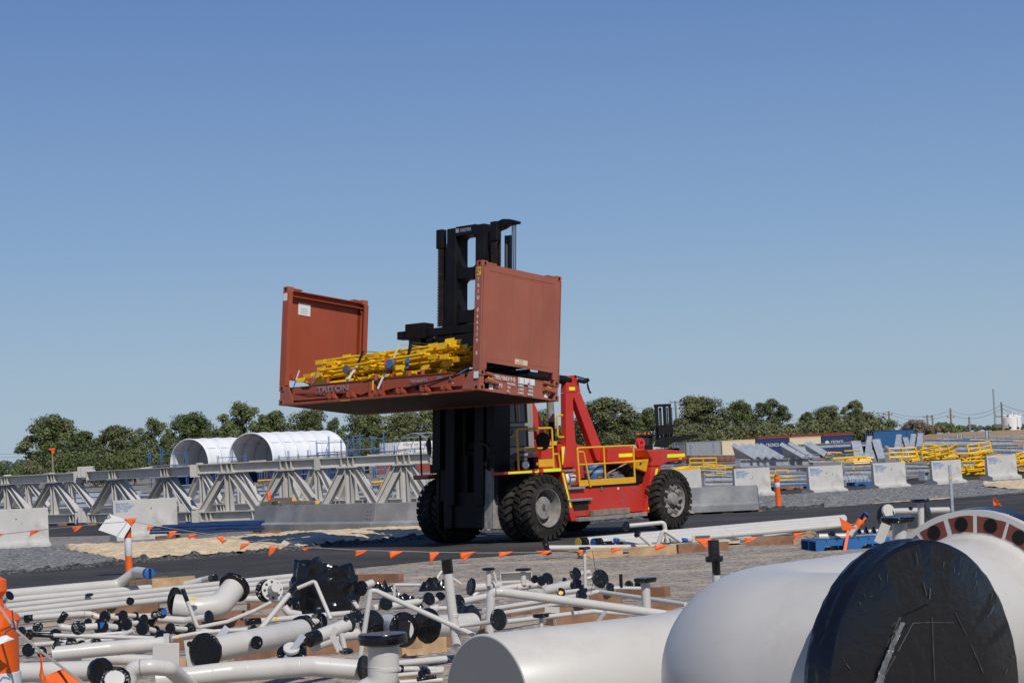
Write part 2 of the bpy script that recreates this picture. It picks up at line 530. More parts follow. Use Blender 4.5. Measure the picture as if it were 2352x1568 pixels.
tag(mb.build('ground', m_yard), kind='structure')
NEAR = [(-400, 1425), (0, 1385), (804, 1306), (1005, 1286), (1247, 1270), (1600, 1246), (2352, 1196), (2700, 1170)]
FAR = [(-400, 1354), (0, 1321), (306, 1294), (631, 1269), (717, 1260), (957, 1239), (1596, 1182), (1894, 1167), (2352, 1133), (2700, 1106)]
mb = MB()
pad = [G(x, y + 1) for x, y in NEAR]
vs = [(p.x, p.y, .004) for p in pad] + [(60, 60, .004), (60, -30, .004), (-40, -30, .004), (-40, 25, .004)]
mb.add(vs, [tuple(range(len(vs)))])
tag(mb.build('gravel_pad', m_pad, smooth=0), kind='structure')
strip('road', NEAR, FAR, .008, 60, 6, m_road)
strip('back_road', [(-300, 1247), (122, 1232), (230, 1230), (427, 1221), (573, 1214), (1000, 1200), (1600, 1158), (2212, 1102), (2600, 1090)],
      [(-300, 1205), (122, 1201), (230, 1201), (427, 1198), (573, 1193), (1000, 1180), (1600, 1140), (2212, 1089), (2600, 1078)], .008, 40, 4, m_road)
def bump(amp, s):
    return lambda p, v: amp * (.55 * min(1, 6 * v, 6 * (1 - v)) + .9 * min(1, 8 * v + .2, 8 * (1 - v) + .1) * (fbm(p, s) * .5 + .2))
strip('gravel_berm', [(-300, 1345), (0, 1320), (306, 1293), (420, 1284)], [(-300, 1278), (0, 1256), (150, 1254), (420, 1243)], .012, 230, 46, m_gravel, bump(.07, 5))
strip('gravel_berm', [(1590, 1181), (1894, 1166), (2352, 1132), (2700, 1105)], [(1590, 1143), (1765, 1139), (1894, 1131), (2136, 1115), (2352, 1101), (2700, 1080)], .012, 260, 50, m_gravel, bump(.09, 4))
def sandh(p, v):
    return .05 + .12 * math.sin(math.pi * min(1, v * 1.15)) + .06 * fbm(p, 1.1, 5) + .022 * fbm(p, 5, 3)
strip('sand_bank', [(150, 1266), (290, 1293), (631, 1267.5), (717, 1258), (957, 1237.5), (1200, 1216), (1400, 1198), (1640, 1179)],
      [(150, 1265), (195, 1259), (334, 1247), (417, 1243), (631, 1229), (700, 1222), (957, 1212), (1200, 1199), (1400, 1187), (1640, 1172)], .01, 320, 36, m_sand, sandh)
strip('sand_bank', [(2260, 1123), (2320, 1128), (2352, 1128), (2500, 1116)], [(2260, 1121), (2320, 1111), (2352, 1107), (2500, 1100)], .06, 60, 14, m_sand, sandh)
strip('sand_edge', [(1990, 1158.5), (2130, 1150), (2190, 1145)], [(1990, 1157.5), (2130, 1147.5), (2190, 1143)], .012, 60, 3, m_sand, lambda p, v: .012 + .012 * fbm(p, 3))
strip('sand_edge', [(1290, 1268), (1430, 1271), (1700, 1250)], [(1290, 1264), (1430, 1259), (1700, 1240)], .02, 60, 3, m_sand, lambda p, v: .01 + .01 * fbm(p, 3))
strip('road_edge', FAR[1:8], [(x, y - 3.5) for x, y in FAR[1:8]], .01, 520, 5, m_kerb, lambda p, v: .12 * math.sin(math.pi * v) * (.5 + .9 * fbm(p, 3.2, 5)))
# dry grass bank on the right, far off
def bank(u, v):
    x, y = 40 + 260 * u, 290 + 520 * v
    k = min(1, max(0, (y - 292) / 50)) * min(1, max(0, (x - .16 * y - 3) / 14))
    return Vector((x, y, -.05 + k * k * (3 - 2 * k) * 2.35 + .12 * fbm(Vector((x, y, 0)), .3)))
mb = MB()
mb.grid(120, 120, bank)
tag(mb.build('dry_grass_bank', m_drygrass), kind='structure')

# ------------------------------------------------------------------ trees and bushes
def crown_mesh(seed, blobs, leaf, per, flat=.75):
    r = random.Random(seed)
    mb = MB()
    for (cx, cy, cz, br) in blobs:
        for _ in range(per):
            d = Vector((r.gauss(0, 1), r.gauss(0, 1), r.gauss(0, 1))).normalized()
            if d.z < -.55 and r.random() < .6: d.z = -d.z
            rad = br * (r.random() ** .38) * (1 + .22 * r.gauss(0, 1) * .5)
            p = Vector((cx, cy, cz)) + Vector((d.x, d.y, d.z * flat)) * rad
            nn = (d + Vector((r.gauss(0, .28), r.gauss(0, .28), r.gauss(0, .28) + .12))).normalized()
            _, a, b = frame(nn)
            w = r.uniform(0, 6.28)
            u = a * math.cos(w) + b * math.sin(w)
            t = nn.cross(u)
            l = leaf * r.uniform(.6, 1.35)
            mb.add([p - u * l, p + t * l * .55, p + u * l, p - t * l * .55], [(0, 1, 2, 3)])
    return mb
def make_tree(name, label, cat, seed, h, w, nb, br, leaf, per, base, mt, trunk=.22, grp=None, spread=1.0, low=.3):
    r = random.Random(seed)
    blobs = []
    for i in range(nb):
        t = (i + .5) / nb
        z = h * (low + (1 - low - br / h * .55) * t)
        prof = (math.sin(math.pi * min(1, .16 + .80 * t)) ** .6) * spread
        a = i * 2.4 + r.uniform(-.5, .5)
        q = w / 2 * prof * r.uniform(.25, 1.0)
        blobs.append((q * math.cos(a), q * math.sin(a), z, br * r.uniform(.7, 1.25)))
    o = thing(name, label, cat, group=grp)
    crown_mesh(seed, blobs, leaf, per).build('crown', mt, o, smooth=0)
    mb = MB()
    top = Vector((r.uniform(-.4, .4), r.uniform(-.4, .4), h * .62))
    mb.tube([(0, 0, -.2), (r.uniform(-.2, .2), 0, h * .22), top * .75, top], trunk * 1.3, 7, r1=trunk * .4)
    for b in blobs[::2]:
        c = Vector(b[:3])
        s = Vector((0, 0, h * .2)).lerp(top, r.uniform(.1, .8))
        mb.tube([s, s.lerp(c, .5) + Vector((0, 0, -.3)), c], trunk * .5, 5, r1=.04)
    mb.build('trunk', m_bark, o)
    return o
TG = 'trees along the back of the yard'
PROT = [
    make_tree('eucalyptus_tree', '', 'tree', 11, 12, 9.5, 40, 1.45, .20, 380, 0, m_leaf, .30, TG, low=.26),
    make_tree('eucalyptus_tree', '', 'tree', 23, 12, 6.5, 30, 1.40, .20, 360, 0, m_leaf, .26, TG, low=.16),
    make_tree('eucalyptus_tree', '', 'tree', 35, 12, 8.5, 30, 1.15, .19, 280, 0, m_leaf, .24, TG, low=.40),
    make_tree('eucalyptus_tree', '', 'tree', 47, 12, 8.5, 42, 1.6, .21, 380, 0, m_leaf2, .30, TG, low=.12),
]
first = [True] * 4
# centre x, top y, crown width in the photo, kind, distance, which one it is
TREES = [
    (125, 950, 135, 0, 380, 'broad dark tree standing alone at the left end of the tree line'),
    (189, 985, 80, 1, 370, 'rounded tree just right of the broad tree at the left end'),
    (267, 974, 100, 3, 375, 'bushy tree with brownish crown between the left end and the shelters'),
    (310, 1000, 60, 1, 365, 'low dark tree directly left of the smaller white shelter'),
    (359, 957, 74, 2, 385, 'thin open tree rising left of the smaller white shelter'),
    (445, 945, 118, 0, 390, 'wide tree whose crown rises over the smaller white shelter'),
    (520, 968, 70, 1, 385, 'short tree in the dip between the two white shelters'),
    (562, 920, 100, 2, 395, 'tallest tree with bare trunk above the gap between the shelters'),
    (630, 938, 82, 1, 390, 'tree above the middle of the larger white shelter'),
    (712, 936, 92, 3, 390, 'round dense tree above the far end of the larger shelter'),
    (771, 957, 48, 2, 385, 'small thin tree beside the far end of the larger shelter'),
    (843, 942, 108, 0, 380, 'broad tree behind the blue scaffolding under the raised container'),
    (925, 942, 104, 3, 380, 'dense tree above the white hire sign container'),
    (993, 934, 70, 1, 380, 'tree touching the left edge of the black mast'),
    (1050, 985, 90, 3, 390, 'low tree glimpsed through the gap in the black mast'),
    (1150, 960, 90, 3, 390, 'tree hidden mostly behind the grey machine cab'),
    (1240, 938, 84, 0, 370, 'tree seen between the two red frame legs of the machine'),
    (1310, 965, 66, 1, 370, 'tree right behind the front red frame leg'),
    (1391, 910, 128, 3, 345, 'large round tree right of the sloping red frame leg'),
    (1455, 962, 50, 1, 350, 'small tree beside the large round tree right of the red frame'),
    (1489, 932, 60, 1, 340, 'narrow tree left of the distant black forklift mast'),
    (1555, 960, 50, 1, 345, 'small tree tucked right of the distant black forklift mast'),
    (1612, 906, 112, 3, 330, 'tallest round tree above the grey container'),
    (1704, 917, 76, 0, 335, 'tree above the pale container beside the grey one'),
    (1774, 914, 88, 2, 335, 'open crowned tree with gaps above the first navy container'),
    (1855, 942, 40, 1, 340, 'short tree at the left of the tree pair above the second cream container'),
    (1902, 930, 74, 3, 340, 'broad low tree above the second cream container'),
    (1966, 917, 60, 2, 335, 'upright tree at the right end of the tree line'),
    (1985, 945, 82, 3, 325, 'bushy tree at the right end of the line above the bright blue container'),
]
for x, ty, wpx, kd, Y, lab in TREES:
    b = at(x, hor(x), Y)
    hgt = CAMH + (hor(x) - ty) * Y / FOC
    wd = wpx * Y / FOC
    o = PROT[kd] if first[kd] else dup(PROT[kd])
    first[kd] = False
    ow = [9.5, 6.5, 8.5, 8.5][kd] + 1.6
    o.location = (b.x, Y, 0)
    o.scale = (wd / ow * 1.42, wd / ow * 1.42, hgt / 12.2)
    o.rotation_euler = (0, 0, rnd.uniform(0, 6.28))
    o['label'] = lab
def bush(name, label, seed, x, ty, wpx, Y, base, mt, cat='bush', grp=None, leaf=.22, nb=14):
    b = at(x, hor(x), Y)
    h = CAMH + (hor(x) - ty) * Y / FOC - base
    w = wpx * Y / FOC
    r = random.Random(seed)
    blobs = [(r.uniform(-.5, .5) * w * (1 - .35 * k / nb), r.uniform(-.25, .25) * w, h * (.18 + .62 * k / nb), min(h * .34, w * .3) * r.uniform(.7, 1.1)) for k in range(nb)]
    o = thing(name, label, cat, (b.x, Y, base), grp)
    crown_mesh(seed, blobs, leaf * .75, 300).build('crown', mt, o, smooth=0)
    mb = MB()
    for k in range(4): mb.tube([(0, 0, -.1), Vector(blobs[k * 3][:3]) * .5, Vector(blobs[k * 3][:3])], .06, 5, r1=.02)
    mb.build('stem', m_bark, o)
    return o
BG = 'bushes in front of the tree line'
bush('bush', 'dark low bush at the far left edge below the tree line', 61, 20, 1052, 110, 330, 0, m_leafbush, grp=BG)
bush('bush', 'bushy shrub at the left below the broad tree', 62, 85, 1058, 90, 325, 0, m_leaf2, grp=BG)
bush('bush', 'dark shrub directly left of the blue scaffold by the smaller shelter', 63, 290, 1025, 70, 340, 0, m_leaf, grp=BG)
bush('bush', 'low shrub below the tree gap left of the smaller shelter', 64, 225, 1040, 90, 335, 0, m_leaf, grp=BG)
bush('bush', 'shrub with light leaves between red frame leg and black forklift', 65, 1430, 978, 110, 320, 0, m_leaf2, grp=BG)
bush('dry_bush', 'brownish dry bush at the right beside the bright blue containers', 66, 2098, 960, 62, 420, 1.9, m_leafdry, grp=BG)
bush('dry_bush', 'greyish pink dry bush left of the long green bush', 67, 2140, 972, 70, 410, 1.9, m_leafdry, grp=BG)
bush('bush', 'green brown bush directly right of the tree line end', 68, 2035, 962, 60, 400, 1.5, m_leaf2, grp=BG)
bush('bush', 'long dark green bush on the dry grass bank at the right', 69, 2180, 968, 90, 420, 2.1, m_leafbush, grp=BG, nb=18)
bush('bush', 'low green bush trailing right of the long dark green bush', 70, 2250, 979, 120, 440, 2.2, m_leafbush, grp=BG, nb=18)
bush('bush', 'low green bush in front of the white tank', 71, 2325, 979, 80, 440, 2.2, m_leafbush, grp=BG)
# scrub that reads as one mass under the trees on the right and far wood
def scrub(name, label, x0, x1, y0, y1, n, leaf, mt, seed, dep=10, base=0, hl=1.2, hh_=4.2):
    r = random.Random(seed)
    bl = []
    for i in range(n):
        t = r.random()
        x = x0 + (x1 - x0) * t
        Y = y0 + (y1 - y0) * t + r.uniform(-dep, dep)
        hh = r.uniform(hl, hh_)
        p = at(x, hor(x), Y)
        bl.append((p.x, p.y, base + hh * .75, hh * .55))
    return tag(crown_mesh(seed, bl, leaf * .8, 210).build(name, mt, smooth=0), label, 'scrub', kind='stuff')
scrub('scrub', 'mixed green brown scrub filling the foot of the tree line on the right', 1540, 2030, 318, 312, 190, .28, m_leaf2, 81, hl=1.6, hh_=5.2)
scrub('scrub', 'dark scrub filling the foot of the tree line on the left', 40, 1350, 350, 345, 300, .30, m_leaf, 82, hl=2.0, hh_=6.4)
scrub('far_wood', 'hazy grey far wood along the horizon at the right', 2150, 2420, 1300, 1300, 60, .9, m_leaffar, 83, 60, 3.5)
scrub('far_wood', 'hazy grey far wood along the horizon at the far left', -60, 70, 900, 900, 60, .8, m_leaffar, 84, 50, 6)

# ------------------------------------------------------------------ poles, mast, tank
def power_pole(label, x, ytop, Y, arms, th=.3, lean=0):
    b = at(x, hor(x), Y)
    h = CAMH + (hor(x) - ytop) * Y / FOC
    o = thing('power_pole', label, 'power pole', (b.x, Y, 0), 'power poles along the horizon')
    MB().tube([(0, 0, 0), (0, 0, h)], th, 8, r1=th * .65).build('pole', m_pole, o)
    for k, (dz, w) in enumerate(arms):
        MB().bar((-w / 2, 0, h - dz), (w / 2, .3, h - dz), .22, .22).build('crossarm', m_pole, o)
        mi = MB()
        for s in (-.9, .9): mi.lathe([(0, .09), (.1, .14), (.25, .08), (.4, .1)], (s * w / 2, 0, h - dz + .1), VZ, 8)
        mi.build('insulator', m_hub, o)
    return o
POLES = [('power pole with two short arms above the dry bushes', 3300 + 672 * .3827, 218, 600, [(1, 2.2), (4, 2)]),
         ('short power pole left of the tallest middle pole', 3300 + 1072 * .3827, 258, 560, [(.6, 2.4), (3.5, 2)]),
         ('thin plain pole above the dry pinkish bush', 3300 + 1125 * .3827, 262, 700, []),
         ('tall thin power pole above the long dark bush', 3300 + 1318 * .3827, 188, 560, [(2.5, 2), (7.5, 1.8)]),
         ('plain leaning pole between tall pole and mast', 3300 + 1508 * .3827, 278, 560, []),
         ('tall power pole with three arms left of the white tank', 3300 + 1853 * .3827, 122, 420, [(3, 2.8), (5, 2.8), (8.5, 2.8)])]
tops = []
for lab, xs, yz, Y, arms in POLES:
    x, yt = xs * KK, (1560 + yz * .3827) * KK
    power_pole(lab, x + 2, yt, Y, arms, .0011 * Y * .55 + .02)
    tops.append((x, yt, Y))
power_pole('pale concrete power pole above the distant black forklift', (2600 + 290 * .3826) * KK, (1560 + 112 * .3826) * KK, 480, [(.3, 2.6)], .34)
b = at(2287, hor(2287), 900)
o = thing('radio_mast', 'very thin tall lattice mast left of the white tank', 'mast', (b.x, 900, 0))
mb = MB()
hm = CAMH + (hor(2287) - 893) * 900 / FOC
for k in range(3):
    a = k * 2.094
    mb.tube([(.45 * math.cos(a), .45 * math.sin(a), 0), (.3 * math.cos(a), .3 * math.sin(a), hm)], .07, 5)
for k in range(24):
    z = hm * k / 24
    for q in range(3):
        a, c = q * 2.094, (q + 1) * 2.094
        mb.tube([(.42 * math.cos(a), .42 * math.sin(a), z), (.42 * math.cos(c), .42 * math.sin(c), z + hm / 24)], .04, 4)
mb.build('lattice', m_pole, o)
def wire(label, pts, sag, r=.02):
    for a, b in zip(pts, pts[1:]):
        pp = [a.lerp(b, i / 14) - Vector((0, 0, sag * 4 * (i / 14) * (1 - i / 14))) for i in range(15)]
        yield pp
mbw = MB()
for q in (0, 1):
    seq = [at(1700, 955 + q * 12, 600), at(tops[0][0], tops[0][1] + 1.6 + q * 6, 600), at(tops[3][0], tops[3][1] + 5 + q * 9, 560), at(tops[5][0], tops[5][1] + 6 + q * 9, 420), at(2480, 925 + q * 12, 330)]
    for pp in wire('', seq, 1.6): mbw.tube(pp, .035, 4)
tag(mbw.build('power_line', m_wire), 'two thin sagging power lines strung between the right hand poles', 'power line')
mbw = MB()
for q in (0, 1):
    for pp in wire('', [at(-150, 1040 + q * 8, 600), at(300, 1022 + q * 8, 600)], 1.2): mbw.tube(pp, .03, 4)
tag(mbw.build('power_line', m_wire), 'faint power line pair crossing the sky above the far left trees', 'power line')
mbw = MB()
for pp in wire('', [at(1290, 931, 520), at(1533, 930, 500), at(1583, 929, 480), at(1650, 927, 480)], 1.0): mbw.tube(pp, .03, 4)
tag(mbw.build('power_line', m_wire), 'faint power line crossing the sky behind the distant black forklift', 'power line')
b = at(2325, hor(2325), 700)
o = thing('storage_tank', 'white cylindrical storage tank on the right horizon', 'tank', (b.x, 700, 2.0))
MB().lathe([(0, 3.35), (5.2, 3.35), (5.35, 3.2), (5.9, 1.2), (6.0, .1)], (0, 0, 0), VZ, 40).build('shell', m_tank, o)
mb = MB()
for k in range(9):
    a = k * .7
    mb.box((3.0 * math.cos(a), 3.0 * math.sin(a), 5.7), (.7, .7, .9))
mb.tube([(-.6, -3, 5.6), (.4, -1.5, 7.2), (1.4, -2.2, 6.4)], .14, 6)
mb.build('roof_fitting', m_tank, o)
mb = MB()
for k in range(9): mb.tube([(1.2 + .05 * (k % 2), -3.42, k * .6), (1.2, -3.42, k * .6 + .6)], .05, 5)
mb.build('ladder', m_hub, o)
# red topped steel pole at the left
b = at(122, hor(122), 250)
o = thing('lamp_pole', 'slim grey pole with orange red top in front of the left trees', 'pole', (b.x, 250, 0))
h = CAMH + (hor(122) - 1033) * 250 / FOC
MB().tube([(0, 0, 0), (0, 0, h)], .16, 8, r1=.1).build('pole', m_pole, o)
MB().box((0, 0, h + .1), (.75, .3, .22)).box((.1, 0, h - .2), (.3, .25, .45)).build('head', m_orange, o)

# ------------------------------------------------------------------ shipping containers and shelters
def corrug(mb, p, q, z0, z1, out, n, d):
    """corrugated wall from p to q"""
    p, q = Vector(p), Vector(q)
    vs = []
    prof = [(0, 0), (.3, 0), (.5, -d), (.8, -d)]
    pts = [(p.lerp(q, (i + f) / n) + Vector(out) * e) for i in range(n) for f, e in prof] + [q]
    for z in (z0, z1): vs += [(a.x, a.y, z) for a in pts]
    m = len(pts)
    mb.add(vs, [(i, i + 1, m + i + 1, m + i) for i in range(m - 1)])
def container(label, loc, ang, mt, L=6.06, H=2.59, grp=None, name='shipping_container', door=True, doormat=None, roofm=None):
    W = 2.44
    o = thing(name, label, 'container', loc, grp)
    o.rotation_euler = (0, 0, ang)
    mb = MB()
    n = max(8, int(L / .28))
    corrug(mb, (.1, .02, 0), (L - .1, .02, 0), .12, H - .08, (0, -1, 0), n, .036)
    corrug(mb, (L - .1, W - .02, 0), (.1, W - .02, 0), .12, H - .08, (0, 1, 0), n, .036)
    corrug(mb, (L - .03, .1, 0), (L - .03, W - .1, 0), .12, H - .08, (1, 0, 0), 8, .036)
    mb.ext(.05, L - .05, .05, W - .05, H - .06, H - .02)
    mb.ext(.05, L - .05, .05, W - .05, .08, .14)
    mb.build('wall', mt, o, smooth=0)
    fr = MB()
    for x in (.06, L - .06):
        for y in (.06, W - .06): fr.ext(x - .06, x + .06, y - .06, y + .06, 0, H)
    for y in (.05, W - .05):
        fr.ext(.12, L - .12, y - .045, y + .045, H - .1, H)
        fr.ext(.12, L - .12, y - .045, y + .045, .02, .16)
    for x in (.05, L - .05):
        fr.ext(x - .045, x + .045, .12, W - .12, H - .1, H)
        fr.ext(x - .045, x + .045, .12, W - .12, .02, .16)
    fr.build('frame', doormat or mt, o, smooth=0)
    if door:
        for s in (0, 1):
            dm = MB()
            corrug(dm, (.06, 1.22 + s * 1.08, 0), (.06, .14 + s * 1.08, 0), .18, H - .12, (-1, 0, 0), 3, .04)
            dl = dm.build('door', doormat or mt, o, smooth=0)
            bm_ = MB()
            for y in (.45, .9): bm_.tube([(.0, y + s * 1.08, .2), (.0, y + s * 1.08, H - .15)], .03, 6)
            bm_.build('lock_bar', m_hub, dl)
    return o
A41 = math.atan2(.66, .75)
DR = Vector((.75, .66, 0)).normalized()
c0 = at(1577, hor(1577), 248)
RG = 'shipping containers in a row behind the steel'
row = [(m_cgrey, 'grey container with blue strips, leftmost of the row behind the steel'),
       (m_ccream, 'cream container directly right of the grey container'),
       (m_cblue, 'navy container between the two cream containers'),
       (m_ccream, 'cream container between the two navy containers'),
       (m_cblue, 'navy container at the right end of the row')]
for k, (mt, lab) in enumerate(row):
    p = Vector((c0.x, 248, 0)) + DR * (6.3 * k)
    o = container(lab, p, A41, mt, grp=RG)
    Bx = lambda x, z: basis(Vector((x, -.0, z)), VX, VZ, -VY)
    if mt is m_cblue:
        text('CRONOS', .62, m_white, o, Bx(1.7, 1.55), .95)
        em = MB()
        for q in range(7):
            a = q * .9
            em.lathe([(0, .15), (.01, .15)], (.95 + .27 * math.cos(a), -.005, 1.65 + .22 * math.sin(a)), -VY, 10)
        em.lathe([(0, .2), (.012, .2)], (.95, -.005, 1.65), -VY, 12)
        em.build('emblem', m_white, o, smooth=0)
    if mt is m_cgrey:
        for x in (.55, 4.55):
            text('\n'.join('ROYAL'), .34, m_stencil, o, Bx(x, 2.05), 1.3, lines=.75)
            text('\n'.join('WOLF'), .34, m_mark, o, Bx(x, .75), 1.3, lines=.55)
p = Vector((c0.x, 248, 0)) - DR * .9 + Vector((-.66, .75, 0)) * 3.2 - DR * 6.2
container('cream grey container partly hidden by the distant black forklift', p, A41, m_conc, grp=RG)
for k in range(3):
    p = Vector((c0.x, 248, 2.6)) + DR * (6.3 * (k + 2) + .4) + Vector((-.66, .75, 0)) * .1
    o = thing('folded_flat_rack', ['rust red folded flat rack on the first navy container', 'rust red folded flat rack on the second cream container', 'rust red folded flat rack on the right hand navy container'][k], 'flat rack', p, 'folded flat racks on top of the container row')
    o.rotation_euler = (0, 0, A41)
    MB().ext(0, 6, 0, 2.4, .02, .2).build('deck', m_crust, o, smooth=0)
    mb = MB()
    for q in range(16): mb.ext(.1 + q * .38, .28 + q * .38, -.02, 2.42, .2, .3)
    mb.ext(0, 6, -.02, .1, .3, .36)
    mb.build('end_wall', m_crust, o, smooth=0)
pb = at(2014, hor(2014), 300)
for k in range(2):
    container(['bright blue container with its dark end showing at the right of the tree line', 'bright blue container beyond the other at the right'][k], Vector((pb.x - .5, 300, .5)) + Vector((.9, .43, 0)) * (6.3 * k * .55) + Vector((-.43, .9, 0)) * (k * 2.8), math.atan2(.43, .9), m_cbright, L=6.06, grp='bright blue containers at the right', doormat=m_cblue)
# shelters
VD, WD = Vector((.67, .74, 0)).normalized(), Vector((.74, -.67, 0)).normalized()
def shelter(label, cx, ytop, Y, half, rise, foot, Lg, nribs):
    c = at(cx, hor(cx), Y)
    o = thing('fabric_shelter', label, 'shelter', (c.x, Y, 0), 'white dome shelters on containers')
    def vault(u, v):
        a = math.pi * u
        sag = 1 - .022 * abs(math.sin(math.pi * v * (nribs - 1)))
        return WD * (-half * math.cos(a) * sag) + Vector((0, 0, foot + rise * (math.sin(a) ** .82) * sag)) + VD * (Lg * v)
    mb = MB()
    mb.grid(28, (nribs - 1) * 6, vault)
    fo = mb.build('fabric_roof', m_fabric, o, smooth=40)
    so_ = fo.modifiers.new('thickness', 'SOLIDIFY')
    so_.thickness = .03
    for k in range(nribs):
        mr = MB()
        mr.tube([vault(i / 28, k / (nribs - 1)) - Vector((0, 0, .1)) for i in range(29)], .09, 6)
        mr.build('rib', m_galv if k else m_fabric, o)
    mr = MB()
    for u in (.2, .38, .5, .62, .8): mr.tube([vault(u, 0) - Vector((0, 0, .12)), vault(u, 1) - Vector((0, 0, .12))], .045, 5)
    mr.build('purlin', m_galv, o)
    for s in (-1, 1):
        for k in range(2):
            p = o.location + WD * (s * half - (1.22 if s > 0 else 1.22)) + VD * (k * 6.3 + .2)
            container('navy container under the %s side of the %s shelter, %s one' % ('right' if s > 0 else 'left', 'larger' if nribs > 6 else 'smaller', 'far' if k else 'near'), (p.x, p.y, 0), math.atan2(VD.y, VD.x), m_cblue, grp='navy containers carrying the shelters', H=foot)
    return o
shelter('smaller white fabric dome shelter on containers, left of the other', 436, 1004, 295, 4.35, 4.1, 2.55, 12.6, 6)
shelter('larger white fabric dome shelter on containers, seen at its open end', 577, 993, 278, 4.6, 4.05, 2.75, 13.5, 7)
# bare frame of a third shelter
c = at(952, hor(952), 275)
o = thing('shelter_frame', 'bare steel hoop frame of an uncovered shelter by the hire sign', 'shelter frame', (c.x, 275, 0))
mb = MB()
for k in range(5):
    mb.tube([WD * (-3.4 * math.cos(math.pi * i / 20)) + Vector((0, 0, 2.3 + 3.3 * math.sin(math.pi * i / 20) ** .85)) + VD * (k * 2.6) for i in range(21)], .055, 5)
mb.build('hoop', m_galv, o)
mb = MB()
for u in (.1, .3, .5, .7, .9):
    q = lambda v: WD * (-3.4 * math.cos(math.pi * u)) + Vector((0, 0, 2.3 + 3.3 * math.sin(math.pi * u) ** .85)) + VD * v
    mb.tube([q(0), q(10.4)], .05, 5)
mb.build('purlin', m_galv, o)
# hire sign container on a red one
s = at(868, hor(868), 330)
o = container('rust red container below the white hire sign container', (s.x, 330, 0), .12, m_crust, L=12.19, grp='containers by the hoop frame')
o = container('white container with hire advertisement stacked on the red container', (s.x + .3, 330, 2.62), .12, m_white, L=12.19, H=2.5, grp='containers by the hoop frame', doormat=m_cblue)
pm = MB()
corrug(pm, (.1, -.0, 0), (3.0, -.0, 0), .15, 2.4, (0, -1, 0), 10, .05)
pm.build('blue_panel', m_galv, o, smooth=0)
MB().ext(3.1, 12.1, -.05, -.02, .1, 2.42).build('sign_panel', m_white, o, smooth=0)
text('Hire or buy\nme online\nand save!', .82, m_wire, o, basis(Vector((3.9, -.06, 1.72)), VX, VZ, -VY), 1.0, thick=.01, lines=.85)
# scaffolding
def scaffold(label, cx, Y, nx, bay, lifts, lh, z0=0.0, mt=m_scaf):
    c = at(cx, hor(cx), Y)
    o = thing('scaffold', label, 'scaffold', (c.x, Y, z0), 'scaffolds beside the shelters')
    st, ld, br = MB(), MB(), MB()
    H_ = lifts * lh
    for i in range(nx + 1):
        for y in (0, 1.3):
            st.tube([(i * bay, y, 0), (i * bay, y, H_ + (i % 2) * .5)], .045, 6)
    for k in range(1, lifts + 1):
        for y in (0, 1.3): ld.tube([(0, y, k * lh - .3), (nx * bay, y, k * lh - .3)], .04, 5)
        for i in range(nx + 1): ld.tube([(i * bay, 0, k * lh - .3), (i * bay, 1.3, k * lh - .3)], .04, 5)
    for i in range(0, nx, 2): br.tube([(i * bay, 0, .2), ((i + 1) * bay, 0, H_ - .3)], .035, 5)
    st.build('standard', mt, o)
    ld.build('ledger', mt, o)
    br.build('brace', mt, o)
    dk = MB()
    for k in range(1, lifts): dk.ext(0, nx * bay, .1, 1.2, k * lh - .25, k * lh - .2)
    if lifts > 1: dk.build('plank', m_greywood, o)
    return o
scaffold('blue scaffold bay at the left foot of the smaller shelter', 343, 268, 3, 1.6, 3, 1.55)
scaffold('low scaffold rail between the two shelters', 500, 265, 2, 1.8, 2, 1.6, .6)
scaffold('long low scaffold along the side of the larger shelter', 640, 262, 8, 1.25, 3, 1.15)
scaffold('taller scaffold tower in front of the larger shelter roof', 728, 258, 3, 1.55, 4, 1.25)
scaffold('blue scaffold tower right of the larger shelter', 800, 255, 3, 1.5, 4, 1.3)
scaffold('low blue scaffold bay left of the hire sign container', 860, 262, 2, 2.6, 3, 1.15)
# lattice beam carried by the scaffolds
for x0, lab in ((705, 'dark lattice truss beam on the scaffold in front of the larger shelter'), (822, 'dark lattice truss beam between scaffold towers right of the larger shelter')):
    a = at(x0, hor(x0), 256)
    mb = MB()
    Lb = 6.2
    for z in (2.5, 3.15): mb.tube([(a.x, 256, z), (a.x + Lb, 257, z + .15)], .06, 6)
    for k in range(10):
        x = a.x + Lb * k / 10
        mb.tube([(x, 256 + k * .1, 2.5 + .015 * k), (x + Lb / 20, 256.05 + k * .1, 3.15 + .015 * k), (x + Lb / 10, 256.1 + k * .1, 2.5 + .015 * (k + 1))], .035, 5)
    tag(mb.build('lattice_girder', m_wire), lab, 'lattice girder', 'lattice girders on the scaffolds')
